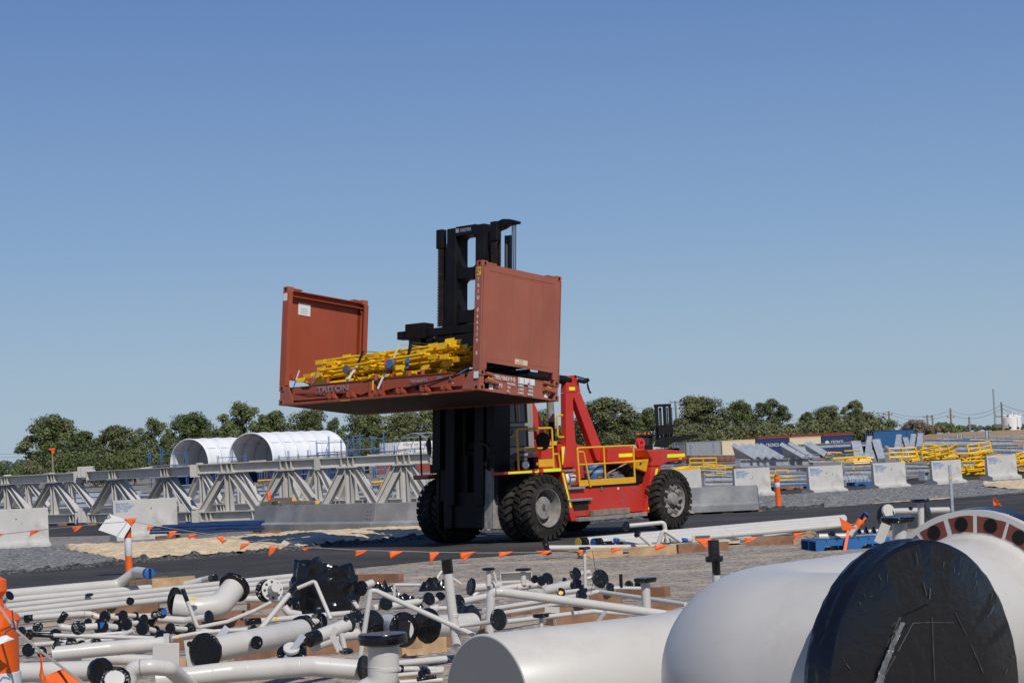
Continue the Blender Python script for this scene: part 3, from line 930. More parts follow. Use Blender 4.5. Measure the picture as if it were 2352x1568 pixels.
# ------------------------------------------------------------------ concrete L and T blocks
def rotz(a): return Matrix.Rotation(a, 4, 'Z')
BANG = R(24)
def block(label, x, y, wpx, hpx, sten=True, seed=0):
    """x, y: foot of the stem's front face, left lower corner of the toe in the photo"""
    g = G(x, y)
    ppm = FOC / g.y
    h = hpx / ppm
    w = wpx / ppm / math.cos(BANG + math.atan2(x - 1176, FOC))
    o = thing('concrete_block', label, 'concrete block', group='concrete T blocks in a row along the road', mw=Matrix.Translation(g) @ rotz(BANG))
    r = random.Random(seed)
    d = .34
    prof = [(-.02, 0), (-.02, .13), (.06, .15), (d - .09, .2), (d - .07, .3), (d - .04, h), (d + .09, h), (d + .13, .3), (d + .15, .2), (d + .42, .15), (d + .5, .13), (d + .5, 0)]
    mb = MB()
    mb.prism([(a, b) for a, b in prof], Vector((0, 0, 0)), VY, VZ, w)
    mb.build('body', m_conc, o, smooth=30, bevel=.012)
    hm = MB()
    hm.lathe([(0, .018), (.01, .018)], (w * r.uniform(.4, .6), d - .05, h * r.uniform(.62, .78)), -VY, 8)
    for k in range(2): hm.box((w * r.uniform(.3, .8), d - .0545, h * r.uniform(.4, .7)), (.012, .003, r.uniform(.03, .15)))
    hm.build('lifting_socket', m_wire, o, smooth=0)
    if sten:
        text('Supplied by\nDALWALLINU\nCONCRETE\n9661 1060', .082, m_stencil, o, basis(Vector((.07, d - .052, h - .12)), VX, Vector((0, .02, 1)).normalized(), -VY), 1.0, thick=.003, lines=.85)
    return o
block('pale concrete T block cut off by the left picture edge', -12, 1266, 127, 94, False, 1)
block('pale concrete T block with blue stencil behind the tilted white board', 268, 1243, 146, 93, True, 2)
block('concrete T block half hidden by the rear wheel of the red machine', 1560, 1146, 62, 66, False, 3)
block('concrete T block behind the end of the right hand barrier', 1699, 1143, 82, 66, True, 4)
block('concrete T block with dark crack, third from the right', 1870, 1135.5, 78, 64, True, 5)
block('concrete T block between the blue pallet and the dark gap', 2019, 1125, 73, 61, True, 6)
block('concrete T block behind the thin grey post', 2153, 1114, 67, 56, True, 7)
block('concrete T block at the far right among yellow rails', 2280, 1103, 66, 56, True, 8)

# ------------------------------------------------------------------ road barriers
def barrier(label, x0, y0, x1, y1, hpx, hollow=False):
    a, b = G(x0, y0, .06), G(x1, y1, .06)
    h = hpx * a.y / FOC
    d = (b - a)
    L = d.length
    d.normalize()
    back = VZ.cross(d)
    o = thing('road_barrier', label, 'barrier', group='grey road barriers lining the road', mw=basis(a, d, back, VZ))
    pr = [(0, 0), (0, h * .27), (.13, h * .33), (.2, h), (.36, h), (.43, h * .33), (.56, h * .27), (.56, 0)]
    mb = MB().prism(pr, Vector((0, 0, 0)), VY, VZ, L)
    mb.build('body', m_barr, o, smooth=0, bevel=.012)
    mp = MB()
    for t in (.02, .3, .62, .92): mp.ext(t * L, t * L + .3, .05, .5, -.055, -.004)
    mp.build('packer', m_redwood, o, smooth=0)
    if hollow:
        e = MB()
        e.prism([(.05, .03), (.05, h * .25), (.17, h * .36), (.235, h - .05), (.325, h - .05), (.39, h * .36), (.51, h * .25), (.51, .03)], Vector((L + .004, 0, 0)), VY, VZ, .01)
        e.build('hollow_end', m_black, o, smooth=0)
        e = MB()
        e.ext(L + .01, L + .12, .2, .36, h * .55, h * .62).ext(L + .01, L + .12, .2, .36, h * .28, h * .34)
        e.build('joint_plate', m_galv, o, smooth=0)
    else:
        mk = MB()
        for q in range(4):
            for s in (0, 1): mk.lathe([(0, .016), (.004, .016)], (L * (.985 - .0 * q) - .12 - .14 * s, .135 + .017 * q, h * (.42 + .13 * q)), -VY + VZ * .2, 8)
        mk.build('bolt_hole', m_black, o, smooth=0)
    return o
barrier('long grey barrier directly left of the red machine, left section', 574, 1220, 852, 1218.5, 58)
barrier('grey barrier section touching the black front wheels', 854, 1218.4, 1075, 1213, 62)
barrier('grey barrier with dark hollow end right of the rear wheel', 1520, 1181, 1744, 1170.5, 57, True)
# timbers, bottle and bollard lying on the left barrier
bt = G(640, 1220, .06)
def on_barrier(x, dy=0): 
    t = (x - 574) / (852 - 574)
    a, b = G(574, 1220, .06), G(852, 1218.5, .06)
    p = a.lerp(b, t)
    return p, (b - a).normalized(), 58 * a.y / FOC + .06
for k, (x, L, lift, lab) in enumerate([(604, .62, 0, 'timber offcut under the orange bollard on the barrier top'), (652, .72, 0, 'timber offcut in the middle of the barrier top stack'), (694, .9, 0, 'timber offcut at the right of the barrier top stack'), (640, .9, .105, 'topmost timber offcut on the barrier top stack')]):
    p, d, h = on_barrier(x)
    c = p + VZ.cross(d) * .26 + VZ * (h - .06 + .055 + lift) 
    mb = MB().bar(c - d * L / 2, c + d * L / 2 + VZ.cross(d) * .05, .14, .1)
    o = tag(mb.build('timber_offcut', m_greywood, smooth=0, bevel=.006), lab, 'timber', 'timber offcuts on the barrier top')
    MB().bar(c + d * (L / 2 + .002) + VZ.cross(d) * .05, c + d * (L / 2 + .006) + VZ.cross(d) * .05, .13, .09).build('painted_end', m_mark if k != 1 else m_wood, o, smooth=0)
p, d, h = on_barrier(605)
o = thing('small_bollard', 'small orange plastic bollard standing on the barrier top', 'bollard', p + VZ.cross(d) * .26 + VZ * (h + .1))
MB().lathe([(0, .075), (.02, .075), (.03, .06), (.2, .055), (.23, .03), (.28, .035), (.3, .02)], (0, 0, 0), VZ, 14).build('body', m_orange, o)

# ------------------------------------------------------------------ grey primed trusses
def truss(label, x0, y0, x1, y1, h=1.9, npan=2, dz=.1, seed=0):
    a, b = G(x0, y0, dz), G(x1, y1, dz)
    d = b - a
    L = d.length
    d.normalize()
    o = thing('steel_truss', label, 'truss', group='grey primed steel trusses', mw=basis(a, d, VZ.cross(d), VZ))
    cw, cd = .36, .34
    tc = MB().ibeam((0, 0, h - cd / 2), (L, 0, h - cd / 2), cd, cw, .028, .03)
    bc = MB().ibeam((0, 0, cd / 2), (L, 0, cd / 2), cd, cw, .028, .03)
    pl = L / npan
    nodes = [pl * (i + .5) for i in range(npan)]
    for mb, zc in ((tc, h - cd / 2), (bc, cd / 2)):
        ns = nodes if zc > 1 else [0.25] + [pl * i for i in range(1, npan)] + [L - .25]
        for n_ in ns:
            for q in (-.2, .04, .22): mb.box((n_ + q, 0, zc), (.022, cw - .02, cd - .06))
        for e in (.012, L - .012): mb.box((e, 0, zc), (.03, cw + .04, cd + .1))
    tc.build('top_chord', m_truss, o, smooth=0)
    bc.build('bottom_chord', m_truss, o, smooth=0)
    z0, z1 = cd, h - cd
    for n_ in nodes:
        for s in (-1, 1):
            MB().ibeam((n_ + s * .14, 0, z1), (n_ + s * pl * .47, 0, z0), .24, .26, .022, .02, VX).build('diagonal', m_truss, o, smooth=0)
        MB().ibeam((n_, 0, z1), (n_, 0, z0), .22, .24, .02, .02, VX).build('post', m_truss, o, smooth=0)
    gp = MB()
    for n_ in nodes: gp.box((n_, 0, h - cd - .012), (.75, cw, .024))
    for i in range(1, npan): gp.box((pl * i, 0, cd + .014), (.7, cw, .024))
    gp.box((pl, .0, h + .02), (.5, cw * .9, .035)).box((L - .35, 0, h + .02), (.4, cw, .035))
    gp.build('gusset_plate', m_truss, o, smooth=0)
    sk = MB()
    for t in (.06, .5, .92): sk.ext(t * L, t * L + .16, -.5, .5, -dz + .002, -.004)
    sk.build('packer', m_redwood, o, smooth=0)
    return o
truss('grey truss at the far left picture edge', -130, 1206, 183, 1199.5, npan=3, h=1.93)
truss('grey truss behind the block with blue stencil', 212, 1200, 452, 1197, npan=2, h=1.95)
truss('grey truss in the middle with dark gap under its left end', 463, 1197.5, 735, 1188, npan=2, h=2.0)
truss('grey truss behind the long barrier, nearest the red machine', 742, 1190, 1000, 1180, npan=2, h=2.0)
truss('back row truss behind the far left truss', 20, 1186, 330, 1180, npan=3, h=1.98)
truss('back row truss between the two left concrete blocks', 345, 1180, 600, 1173, npan=3, h=2.0)
truss('back row truss behind the middle of the long barrier', 612, 1173, 860, 1165, npan=3, h=2.0)
truss('back row truss behind the black front wheels', 868, 1166, 1080, 1158, npan=2, h=2.02)
# joint plates between truss ends
for x, y, w, hh, lab in ((198, 1199.5, .62, .55, 'white joint plate box between the two left trusses, lower'), (196, 1096, .6, .42, 'white joint plate box between the two left trusses, upper'), (440, 1186, .95, .5, 'pale joint box with grey square beside the middle truss')):
    p = G(198, 1199.5, .1)
    q = at(x, y, p.y)
    o = thing('joint_plate', lab, 'steel plate', q, 'joint plates between trusses')
    MB().ext(-w / 2, w / 2, 0, .3, 0, hh).build('plate', m_truss, o, smooth=0, bevel=.01)
    mb = MB().ext(-w * .3, -w * .3 + .02, -.006, 0, .05, hh - .05)
    if 'square' in lab: mb = MB().ext(-.2, .22, -.008, 0, .08, hh - .1)
    mb.build('patch', m_galv, o, smooth=0)

# ------------------------------------------------------------------ galvanised beams lying in the yard
BGRP = 'galvanised steel members stored in the yard'
def beam(label, a, b, dep, wid=None, plates=0, ends=True, name='steel_girder', mt=None):
    wid = wid or dep * .7
    L = (b - a).length
    d = (b - a).normalized()
    _, s, u = frame(d)
    mb = MB().ibeam(a, b, dep, wid, dep * .09, dep * .06)
    o = tag(mb.build(name, mt or m_galv, smooth=0), label, 'steel girder', BGRP)
    if ends or plates:
        pm = MB()
        ts = ([.004, .996] if ends else []) + [(k + 1) / (plates + 1) for k in range(plates)]
        for t in ts:
            c = a.lerp(b, t)
            k = 1.12 if t in (.004, .996) else .86
            pm.bar(c - d * .015, c + d * .015, wid * k, dep * k)
        pm.build('stiffener', mt or m_galv, o, smooth=0)
    return o
def B(x0, y0, x1, y1, Y0, Y1, dpx, lab, plates=0, wid=None):
    a, b = at(x0, y0, Y0), at(x1, y1, Y1)
    return beam(lab, a, b, dpx * Y0 / FOC, wid, plates)
def zib(x, y): return zi(x, y)
def L2(z, x0, y0, x1, y1, Y0, Y1, d, lab, plates=0, wid=None):
    a, b = z(x0, y0), z(x1, y1)
    return B(a[0], a[1], b[0], b[1], Y0, Y1, d * z.s, lab, plates, wid)
L2(zi, 915, 762, 1680, 745, 92, 97, 75, 'deep girder carrying the sloping gusset fins behind the right blocks', 2)
L2(zi, 905, 835, 1640, 830, 91, 96, 45, 'pale girder directly below the finned girder')
L2(zi, 225, 800, 885, 772, 96, 101, 45, 'long beam behind the rear wheel in front of the rusty drums', 3)
L2(zi, 530, 825, 925, 850, 88, 89, 28, 'bright thin beam just above the third block, tilted')
L2(zi, 565, 872, 925, 895, 87, 88, 26, 'lower bright thin beam left of the block by the orange bollard')
L2(zi, 560, 920, 930, 915, 90, 91, 50, 'squat beam lying between two blocks above a timber', 1)
L2(zi, 560, 975, 940, 968, 89, 90, 40, 'lowest beam between the first two right hand blocks', 1)
L2(zi, 1340, 880, 1660, 880, 86, 88, 28, 'short pale beam at mid height between the second and third block')
L2(zi, 1345, 970, 1660, 965, 85, 87, 40, 'round looking pale beam low between the second and third block')
L2(zi, 1350, 925, 1640, 920, 88, 89, 26, 'dark short beam above the low round beam', 3)
L2(zi, 1360, 1018, 1650, 1012, 84.5, 86, 22, 'bottom beam resting on the pallets between blocks')
L2(zi, 1560, 590, 2091, 565, 104, 108, 48, 'long high beam passing in front of the navy containers', 2)
L2(zi, 1620, 690, 1890, 685, 95, 97, 40, 'short beam with end plate right of the fins', 2)
L2(zi, 1660, 740, 1900, 738, 93, 94, 30, 'dark short beam on packers above the crack block')
L2(zi, 1900, 700, 2120, 690, 95, 96, 55, 'short deep beam with tall end plate above the gap', 2)
L2(zj, 0, 580, 480, 560, 106, 110, 42, 'long high beam running right below the last navy container', 1)
L2(zj, 190, 790, 510, 780, 88, 90, 36, 'pale beam across the gap beside the blue pallet')
L2(zj, 200, 850, 510, 845, 87, 88, 40, 'second pale beam below the first one by the blue pallet', 2)
L2(zj, 830, 780, 1120, 790, 90, 92, 36, 'beam between the two blocks left of the thin post', 2)
L2(zj, 840, 830, 1120, 822, 89, 91, 42, 'dark beam in the gap left of the thin post', 1)
L2(zj, 1010, 900, 1125, 895, 88, 88.5, 100, 'deep stub beam with triangular plates left of the thin post', 1)
L2(zj, 840, 880, 1010, 875, 88, 89, 24, 'thin lowest beam in the gap left of the thin post')
L2(zj, 760, 560, 1500, 530, 112, 118, 60, 'deep long girder behind the yellow rails in the upper stack', 4)
L2(zj, 1040, 535, 1960, 545, 110, 116, 42, 'long girder in the upper stack reaching toward the right', 3)
L2(zj, 1040, 600, 2010, 590, 106, 112, 44, 'second long girder of the stack at the right', 2)
L2(zj, 1100, 650, 2080, 640, 102, 108, 40, 'third long girder of the stack at the right', 3)
L2(zj, 1230, 500, 2080, 520, 122, 126, 26, 'thin far girder along the top of the right stack', 6)
L2(zj, 1180, 495, 2100, 465, 150, 156, 12, 'thin dark rail line in front of the dry grass', 5)
L2(zj, 1780, 665, 2090, 660, 98, 100, 50, 'beam end with bolted plates at the far right', 3)
L2(zj, 1700, 610, 2090, 620, 100, 103, 40, 'short girder with splice plates at the far right edge', 3)
L2(zj, 1430, 770, 1550, 765, 90, 90.5, 34, 'short pale box end poking out of the yellow pile')
L2(zj, 590, 650, 900, 640, 98, 100, 50, 'girder under the sloping grey posts', 2)
L2(zj, 90, 720, 420, 715, 97, 99, 60, 'girder under the left pair of sloping posts', 2)
# fins on the finned girder
def fin(label, z, quad, Y, th=.16):
    pts = [at(*z(x, y), Y + dy) for x, y, dy in quad]
    n = (pts[1] - pts[0]).cross(pts[3] - pts[0]).normalized() * .03
    mb = MB()
    vs = [p + n for p in pts] + [p - n for p in pts]
    mb.add(vs, [(0, 1, 2, 3), (7, 6, 5, 4)] + [(i, i + 4, (i + 1) % 4 + 4, (i + 1) % 4) for i in range(4)])
    o = tag(mb.build('gusset_fin', m_galv, smooth=0), label, 'steel fin', 'sloping gusset fins on the girder')
    fl = MB()
    a, b = pts[0], pts[1]
    fl.bar(a + n, b + n, .20, .025, n.cross(b - a))
    fl.build('flange', m_galv, o, smooth=0)
for k, (x, lab) in enumerate([(860, 'leftmost wide fin'), (945, 'second sloping fin'), (1022, 'third sloping fin'), (1100, 'fourth sloping fin'), (1140, 'fifth sloping fin, close to the fourth'), (1362, 'sixth fin, first of the right group'), (1450, 'seventh and highest fin'), (1615, 'last fin pair before the end plate'), (1655, 'rightmost fin by the high beam')]):
    xx = x
    top = 572 - (k > 5) * 12 - (k > 4) * 8
    fin(lab + ' on the girder behind the right blocks', zi, [(xx, top, 0), (xx + 245, 712 - (k > 4) * 10, -1.0), (xx + 150, 716 - (k > 4) * 10, .2), (xx + 42, 716 - (k > 4) * 10, .9)], 93.5 + (x - 860) / 800 * 3.5)
# sloping posts (channels standing among the beams)
for k, (x0, y0, x1, y1, lab) in enumerate([(300, 560, 345, 765, 'first grey post leaning left beside the yellow ladder'), (345, 560, 395, 765, 'second grey post leaning left beside the first'), (470, 510, 440, 740, 'tall grey post leaning right beside the V pair'), (515, 545, 580, 745, 'left leaning half of the wide V pair'), (550, 540, 600, 740, 'outer half of the wide V pair'), (775, 495, 750, 655, 'grey post with triangular plate left of the yellow frame'), (840, 525, 875, 650, 'leaning post right of the triangular plate'), (930, 490, 905, 640, 'upright leaning post left of the yellow frame top'), (1000, 480, 985, 620, 'double post at the end of the blue container'), (470, 620, 500, 745, 'short dark post under the tall leaning post')]):
    a, b = zj(x0, y0), zj(x1, y1)
    o = beam(lab, at(*b, 96), at(*a, 97.5), .30, .24, 0, True, 'steel_post')
for x, y, x1, y1, lab in ((640, 600, 790, 730, 'thin bright tube sloping down behind the yellow rails'), (810, 605, 850, 650, 'short bright tube beside the triangular plate')):
    tag(MB().tube([at(*zj(x, y), 97), at(*zj(x1, y1), 94)], .11, 8).build('steel_tube', m_galv), lab, 'steel tube')
for k, (x, w, lab) in enumerate([(1695, 36, 'tall grey column stub standing in front of the dry grass'), (1385, 24, 'left of two small stubs before the dry grass'), (1425, 24, 'right of two small stubs before the dry grass'), (1570, 14, 'thin dark stub left of the tall column stub'), (1780, 14, 'thin dark stub right of the tall column stub'), (1965, 14, 'thin dark stub near the right picture edge')]):
    tall = 420 if k == 0 else 465
    a, b = zj(x, tall), zj(x + 4, 520 if k == 0 else 510)
    beam(lab, at(*b, 120), at(*a, 120), w * zj.s * 120 / FOC, w * zj.s * 120 / FOC, 0, False, 'column_stub')
# low stock between and behind the trusses on the left
GL = 'galvanised stock lying behind the trusses'
rr = random.Random(5)
for k in range(34):
    x = -20 + 1040 * (k + .5) / 34 + rr.uniform(-14, 14)
    Y = rr.uniform(92, 128)
    L = rr.uniform(2.5, 6)
    dp = rr.uniform(.22, .42)
    z = dp / 2 + rr.choice((.05, .05, .45, .8))
    p = at(x, hor(x), Y)
    a = rr.uniform(.4, .95)
    dv = Vector((math.cos(a), math.sin(a), 0)) * L / 2
    c = Vector((p.x, Y, z))
    where = ['behind the far left truss', 'behind the stencilled block truss', 'behind the middle truss', 'behind the long barrier truss'][min(3, int((x + 20) / 262))]
    look = ['short', 'long', 'thin', 'deep'][k % 4]
    o = beam('%s galvanised beam lying %s, %s of its kind there' % (look, where, ['front', 'middle', 'rear'][int((Y - 92) / 12.1)]), c - dv, c + dv, dp, dp * rr.uniform(.5, .9), rr.choice((0, 1, 2)))
    o['group'] = GL
for k in range(7):
    x = 930 + k * 17
    p = at(x, hor(x), 90)
    o = tag(MB().grid(20, 1, lambda u, v: Vector((p.x - .8 + 1.6 * u, 90 + v * 1.6, .35 + .07 * (k % 3) + .09 * abs(((u * 10) % 1) * 2 - 1)))).build('corrugated_sheet', m_galv, smooth=0), 'zigzag folded steel sheet stacked left of the black wheels', 'steel sheet', 'zigzag steel sheets left of the machine')
    sm = o.modifiers.new('t', 'SOLIDIFY'); sm.thickness = .02
# rusty drums in front of the grey container
for k, x in enumerate((462, 543, 617, 683, 737, 800, 855)):
    p = at(*zi(x, 735), 150)
    o = thing('steel_drum', ['leftmost rusty drum', 'second rusty drum from the left', 'middle rusty drum', 'drum right of the middle one', 'dark drum under the container corner', 'drum below the cream container', 'last drum before the first fin'][k] + ' in front of the containers', 'drum', (p.x, 150, CAMH - (735 * zi.s + 1560 * KK - hor(p.x)) * 0 - .62 + .0), 'rusty drums in front of the containers')
    o.location.z = p.z - .35
    MB().lathe([(0, .58), (.03, .6), (.28, .6), (.3, .62), (.32, .6), (.6, .6), (.62, .62), (.64, .6), (1.0, .6), (1.03, .58)], (0, 0, -.3), VZ, 18).build('body', m_drum, o)
    MB().lathe([(0, .56), (.02, .56)], (0, 0, .735), VZ, 18).build('lid', m_galv, o)

# ------------------------------------------------------------------ yellow handrails in the yard
YG = 'yellow handrail pieces piled in the yard'
def handrail(kind):
    o = thing('handrail', '', 'handrail', group=YG)
    L = [1.2, .8, 1.5][kind]
    rl = MB()
    for z in (.08, .28, .48)[:3 - (kind == 2)]: rl.tube([(0, 0, z), (L, 0, z)], .036, 6)
    rl.build('rail', m_bundle, o)
    ps = MB()
    n = 3 if kind != 1 else 2
    for k in range(n): ps.tube([(L * k / (n - 1), 0, 0), (L * k / (n - 1), 0, .48 if kind != 2 else .28)], .038, 6)
    ps.build('post', m_bundle, o)
    MB().ext(0, L, -.012, .012, .02, .14).build('toe_plate', m_bundle, o, smooth=0)
    return o
HP = [handrail(k) for k in range(3)]
hf = [True] * 3
PILES = [(zj, 330, 700, 93, 6, .5, 'leaning yellow rail left of the grey posts'), (zj, 920, 715, 92, 7, .5, 'yellow rail heaped right of the leaning posts'), (zj, 1030, 640, 94, 6, 1.1, 'upright yellow rail of the frame above the blocks'),
         (zj, 1240, 640, 94, 5, .5, 'yellow rail in the small heap left of the thin post'), (zj, 1480, 690, 94, 11, .7, 'yellow rail high in the big heap right of the thin post'), (zj, 1560, 760, 93, 13, .55, 'yellow rail in the middle of the big heap'),
         (zj, 1560, 830, 91, 12, .45, 'yellow rail at the foot of the big heap'), (zj, 2060, 770, 93, 14, .7, 'yellow rail in the heap at the right picture edge'), (zj, 2050, 700, 95, 8, .6, 'yellow rail on top of the heap at the right edge'),
         (zi, 400, 832, 92, 5, .25, 'yellow rail lying behind the rear wheel'), (zi, 690, 815, 93, 4, .2, 'yellow rail under the thin bright beam'), (zi, 880, 870, 91, 3, .2, 'yellow rail beside the second block'), (zi, 1400, 840, 92, 4, .2, 'yellow rail below the finned girder'),
         (zi, 2060, 850, 92, 4, .3, 'yellow rail in the gap by the blue pallet'), (zi, 2060, 620, 95, 2, .3, 'yellow rail tip above the crack block'), (zh, 1330, 815, 92, 4, .15, 'yellow rail behind the long barrier near the machine'), (zh, 250, 775, 100, 3, .1, 'yellow rail seen through the middle truss')]
rr = random.Random(9)
for zm, x, y, Y, n, tilt, lab in PILES:
    c = at(*zm(x, y), Y)
    for k in range(max(2, int(n * .8))):
        kd = rr.randrange(3)
        o = HP[kd] if hf[kd] else dup(HP[kd])
        hf[kd] = False
        o.location = c + Vector((rr.uniform(-1.3, .4), rr.uniform(-.5, .8), rr.uniform(-.5, .05)))
        o.rotation_euler = (1.3 + rr.uniform(-.5, .5) if rr.random() > tilt * .5 else rr.uniform(-.3, .3), rr.uniform(-.22, .22) * (1 if rr.random() < .85 else 4) * tilt, rr.uniform(-.5, 1.2))
        o['label'] = lab
        if o.location.z < .1: o.location.z = .1
# blue pallets among the stock
def pallet(label, loc, ang, mt=None, w=1.16, d=1.16, name='pallet', grp=None):
    o = thing(name, label, 'pallet', loc, grp)
    o.rotation_euler = (0, 0, ang)
    mt = mt or m_bluepal
    tb = MB()
    for k in range(7): tb.ext(-w / 2 + k * w / 7 + .01, -w / 2 + (k + 1) * w / 7 - .01, -d / 2, d / 2, .118, .14)
    tb.build('top_board', mt, o, smooth=0)
    be = MB()
    for y in (-d / 2 + .02, 0, d / 2 - .02):
        pr = [(-w / 2, 0), (-w / 2, .116), (w / 2, .116), (w / 2, 0), (w / 2 - .12, 0), (w / 2 - .17, .06), (.2, .06), (.12, 0), (-.12, 0), (-.2, .06), (-w / 2 + .17, .06), (-w / 2 + .12, 0)]
        be.prism(pr, (0, y + .02, .002), VX, VZ, .04)
    be.build('bearer', mt, o, smooth=0)
    return o
for zm, x, y, Y, mt, lab in ((zj, 385, 1030, 83.5, m_bluepal, 'blue pallet loaded with zigzag sheets between two blocks'), (zi, 1400, 1060, 82, m_redwood, 'brown timber pallet in the gap by the orange bollard'), (zi, 1490, 1052, 84, m_bluepal, 'blue pallet in the gap right of the orange bollard'), (zi, 1590, 1055, 84.5, m_redwood, 'timber pallet beside the crack block')):
    p = at(*zm(x, y), Y)
    pallet(lab, (p.x, Y, max(.02, p.z)), .3, mt, grp='pallets between the right hand blocks')
for k, (x, y, lab) in enumerate(((350, 960, 'bundle of zigzag sheets standing on the blue pallet between blocks'), (430, 975, 'small bundle of zigzag sheets on the right of the blue pallet'), (240, 970, 'bundle of zigzag sheets behind the crack block'))):
    p = at(*zj(x, y), 84)
    mb = MB()
    hz = [.42, .25, .45][k]
    mb.grid(24, 6, lambda u, v: Vector((p.x - .4 + .8 * u, 83.6 + .5 * v + .06 * abs(((u * 5) % 1) * 2 - 1), p.z - .2 + hz * (.3 + .7 * v) + .09 * abs(((u * 5) % 1) * 2 - 1))))
    mb.grid(24, 2, lambda u, v: Vector((p.x - .4 + .8 * u, 83.5 + .1 * abs(((u * 5) % 1) * 2 - 1), p.z - .3 + hz * v)))
    tag(mb.build('sheet_bundle', m_galv, smooth=0), lab, 'steel sheets', 'zigzag sheet bundles by the blue pallet')

# ------------------------------------------------------------------ distant black container forklift
p = at(1520, hor(1520), 215)
o = thing('container_forklift', 'distant black container forklift with raised spreader above the grey container', 'forklift', (p.x, 215, 0))
s_ = 215 / FOC
def fl(x0, x1, y0, y1, d0, d1, nm, mt, w=None):
    """box from photo extents"""
    X0, X1 = (x0 - 1520) * s_, (x1 - 1520) * s_
    Z1, Z0 = CAMH + (hor(1520) - y0) * s_, CAMH + (hor(1520) - y1) * s_
    return MB().ext(X0, X1, d0, d1, Z0, Z1)
for xa, xb in ((1508, 1516), (1527, 1534), (1540, 1545)): fl(xa, xb, 930, 1010, -.3, .3, 'm', m_black).build('mast_channel', m_black, o, smooth=0)
fl(1507, 1546, 928, 934, -.35, .35, '', 0).build('mast_head', m_black, o, smooth=0)
mb = MB()
for x in (1519.5, 1522.5, 1537, 1547.5): mb.tube([((x - 1520) * s_, .1, 2), ((x - 1520) * s_, .1, CAMH + (hor(1520) - 936) * s_)], .09, 6)
mb.build('cylinder', m_steel, o)
fl(1511, 1552, 976, 981, -.6, -.3, '', 0).build('crossbar', m_black, o, smooth=0)
fl(1513, 1548, 981, 998, -.7, -.3, '', 0).build('carriage', m_black, o, smooth=0)
mb = MB().prism([((1500 - 1520) * s_, 2.2), ((1512 - 1520) * s_, 3.1), ((1600 - 1520) * s_, 3.3), ((1605 - 1520) * s_, 2.9), ((1540 - 1520) * s_, 2.5), ((1530 - 1520) * s_, 2.0)], (0, -1.2, 0), VX, VZ, -.8)
mb.build('spreader', m_black, o, smooth=0)
fl(1470, 1500, 1000, 1040, 0, 2.2, '', 0).build('cab', m_black, o, smooth=0)
fl(1475, 1492, 1003, 1020, -.03, .02, '', 0).build('window', m_glass, o, smooth=0)
fl(1466, 1510, 996, 1000, -.2, 2.4, '', 0).build('roof', m_black, o, smooth=0)
fl(1510, 1560, 1030, 1066, 0, 3, '', 0).build('chassis', m_black, o, smooth=0)
mb = MB()
for x in (1468, 1483, 1492): mb.lathe([(0, .12), (.2, .1), (.25, .02)], ((x - 1520) * s_, 0, CAMH + (hor(1520) - 996) * s_), VZ, 8)
mb.build('beacon', m_orange, o)
for x in (1480, 1550):
    w = MB().lathe([(0, .3), (.02, .72), (.5, .75), (.55, .3)], ((x - 1520) * s_, -.4, .75), VY, 18).build('wheel', m_rubber, o)
    MB().lathe([(0, .32), (.05, .3)], ((x - 1520) * s_, -.43, .75), VY, 12).build('rim', m_hub, w)

# ------------------------------------------------------------------ posts, bollards, board, blue tubes, slab
def bollard(label, base, h, rad, band=(.45, .75), lean=None, group=None, foot=False):
    o = thing('delineator_post', label, 'delineator post', base, group)
    if lean: o.rotation_euler = lean
    r = rad
    MB().lathe([(0, r * 1.12), (.03, r * 1.12), (.05, r), (h * .84, r * .96), (h * .86, r * 1.04), (h * .875, r * .98), (h * .9, r * .5), (h * .93, r * .45), (h * .95, r * .62), (h * .985, r * .6), (h, r * .3)], (0, 0, 0), VZ, 24).build('body', m_orange, o)
    MB().lathe([(h * band[0], r * 1.01), (h * band[0] + .003, r * 1.03), (h * band[1] - .003, r * 1.02), (h * band[1], r)], (0, 0, 0), VZ, 24).build('reflective_band', m_refl, o)
    if foot: MB().lathe([(0, r * 3.2), (.03, r * 3.1), (.06, r * 2.2), (.08, r * 1.2)], (0, 0, .0), VZ, 8).build('rubber_foot', m_rubber, o)
    return o
b1 = G(297, 1322)
bollard('orange delineator post holding the tilted white board', b1, 1.02, .066, (.36, .68))
b2 = G(1789, 1168)
bollard('orange delineator post at the end of the right hand barrier', b2, 1.0, .078, (.62, .75), (0, R(-1), 0), foot=True)
b3 = at(52, 1640, 9.2)
bollard('big orange T top bollard cut by the left picture edge', Vector((at(-22, 1568, 9.2).x, 9.2, .0)), 1.43, .128, (.42, .70), (0, R(.3), 0))
o = thing('steel_post', 'slim grey metal post standing by the far road edge', 'post', G(2189, 1190, .0))
pt = at(2181, 1067, o.location.y)
MB().bar((0, 0, 0), pt - Vector(o.location), .06, .06, VY).build('post', m_galv, o, smooth=0)
MB().box((pt - Vector(o.location)) * .74, (.08, .08, .03)).build('bracket', m_mark, o, smooth=0)
# tilted white board on the post
bY = b1.y - .12
q = [at(*zg(x, y), bY + dy) for x, y, dy in ((905, 1020, .05), (1100, 1090, 0), (1018, 1222, -.05), (812, 1152, 0))]
nn = (q[1] - q[0]).cross(q[3] - q[0]).normalized() * .006
mb = MB().add([p - nn for p in q] + [p + nn for p in q], [(0, 1, 2, 3), (7, 6, 5, 4)] + [(i, (i + 1) % 4, (i + 1) % 4 + 4, i + 4) for i in range(4)])
o = tag(mb.build('sign_board', m_white, smooth=0), 'blank white board tilted on the orange delineator post', 'board')
MB().tube([q[0].lerp(q[3], .05) - Vector((0, .02, 0)), q[0].lerp(q[2], .1) - Vector((0, .03, 0)), q[0].lerp(q[3], .28) - Vector((0, .02, 0))], .006, 5).build('wire_tie', m_wire, o)
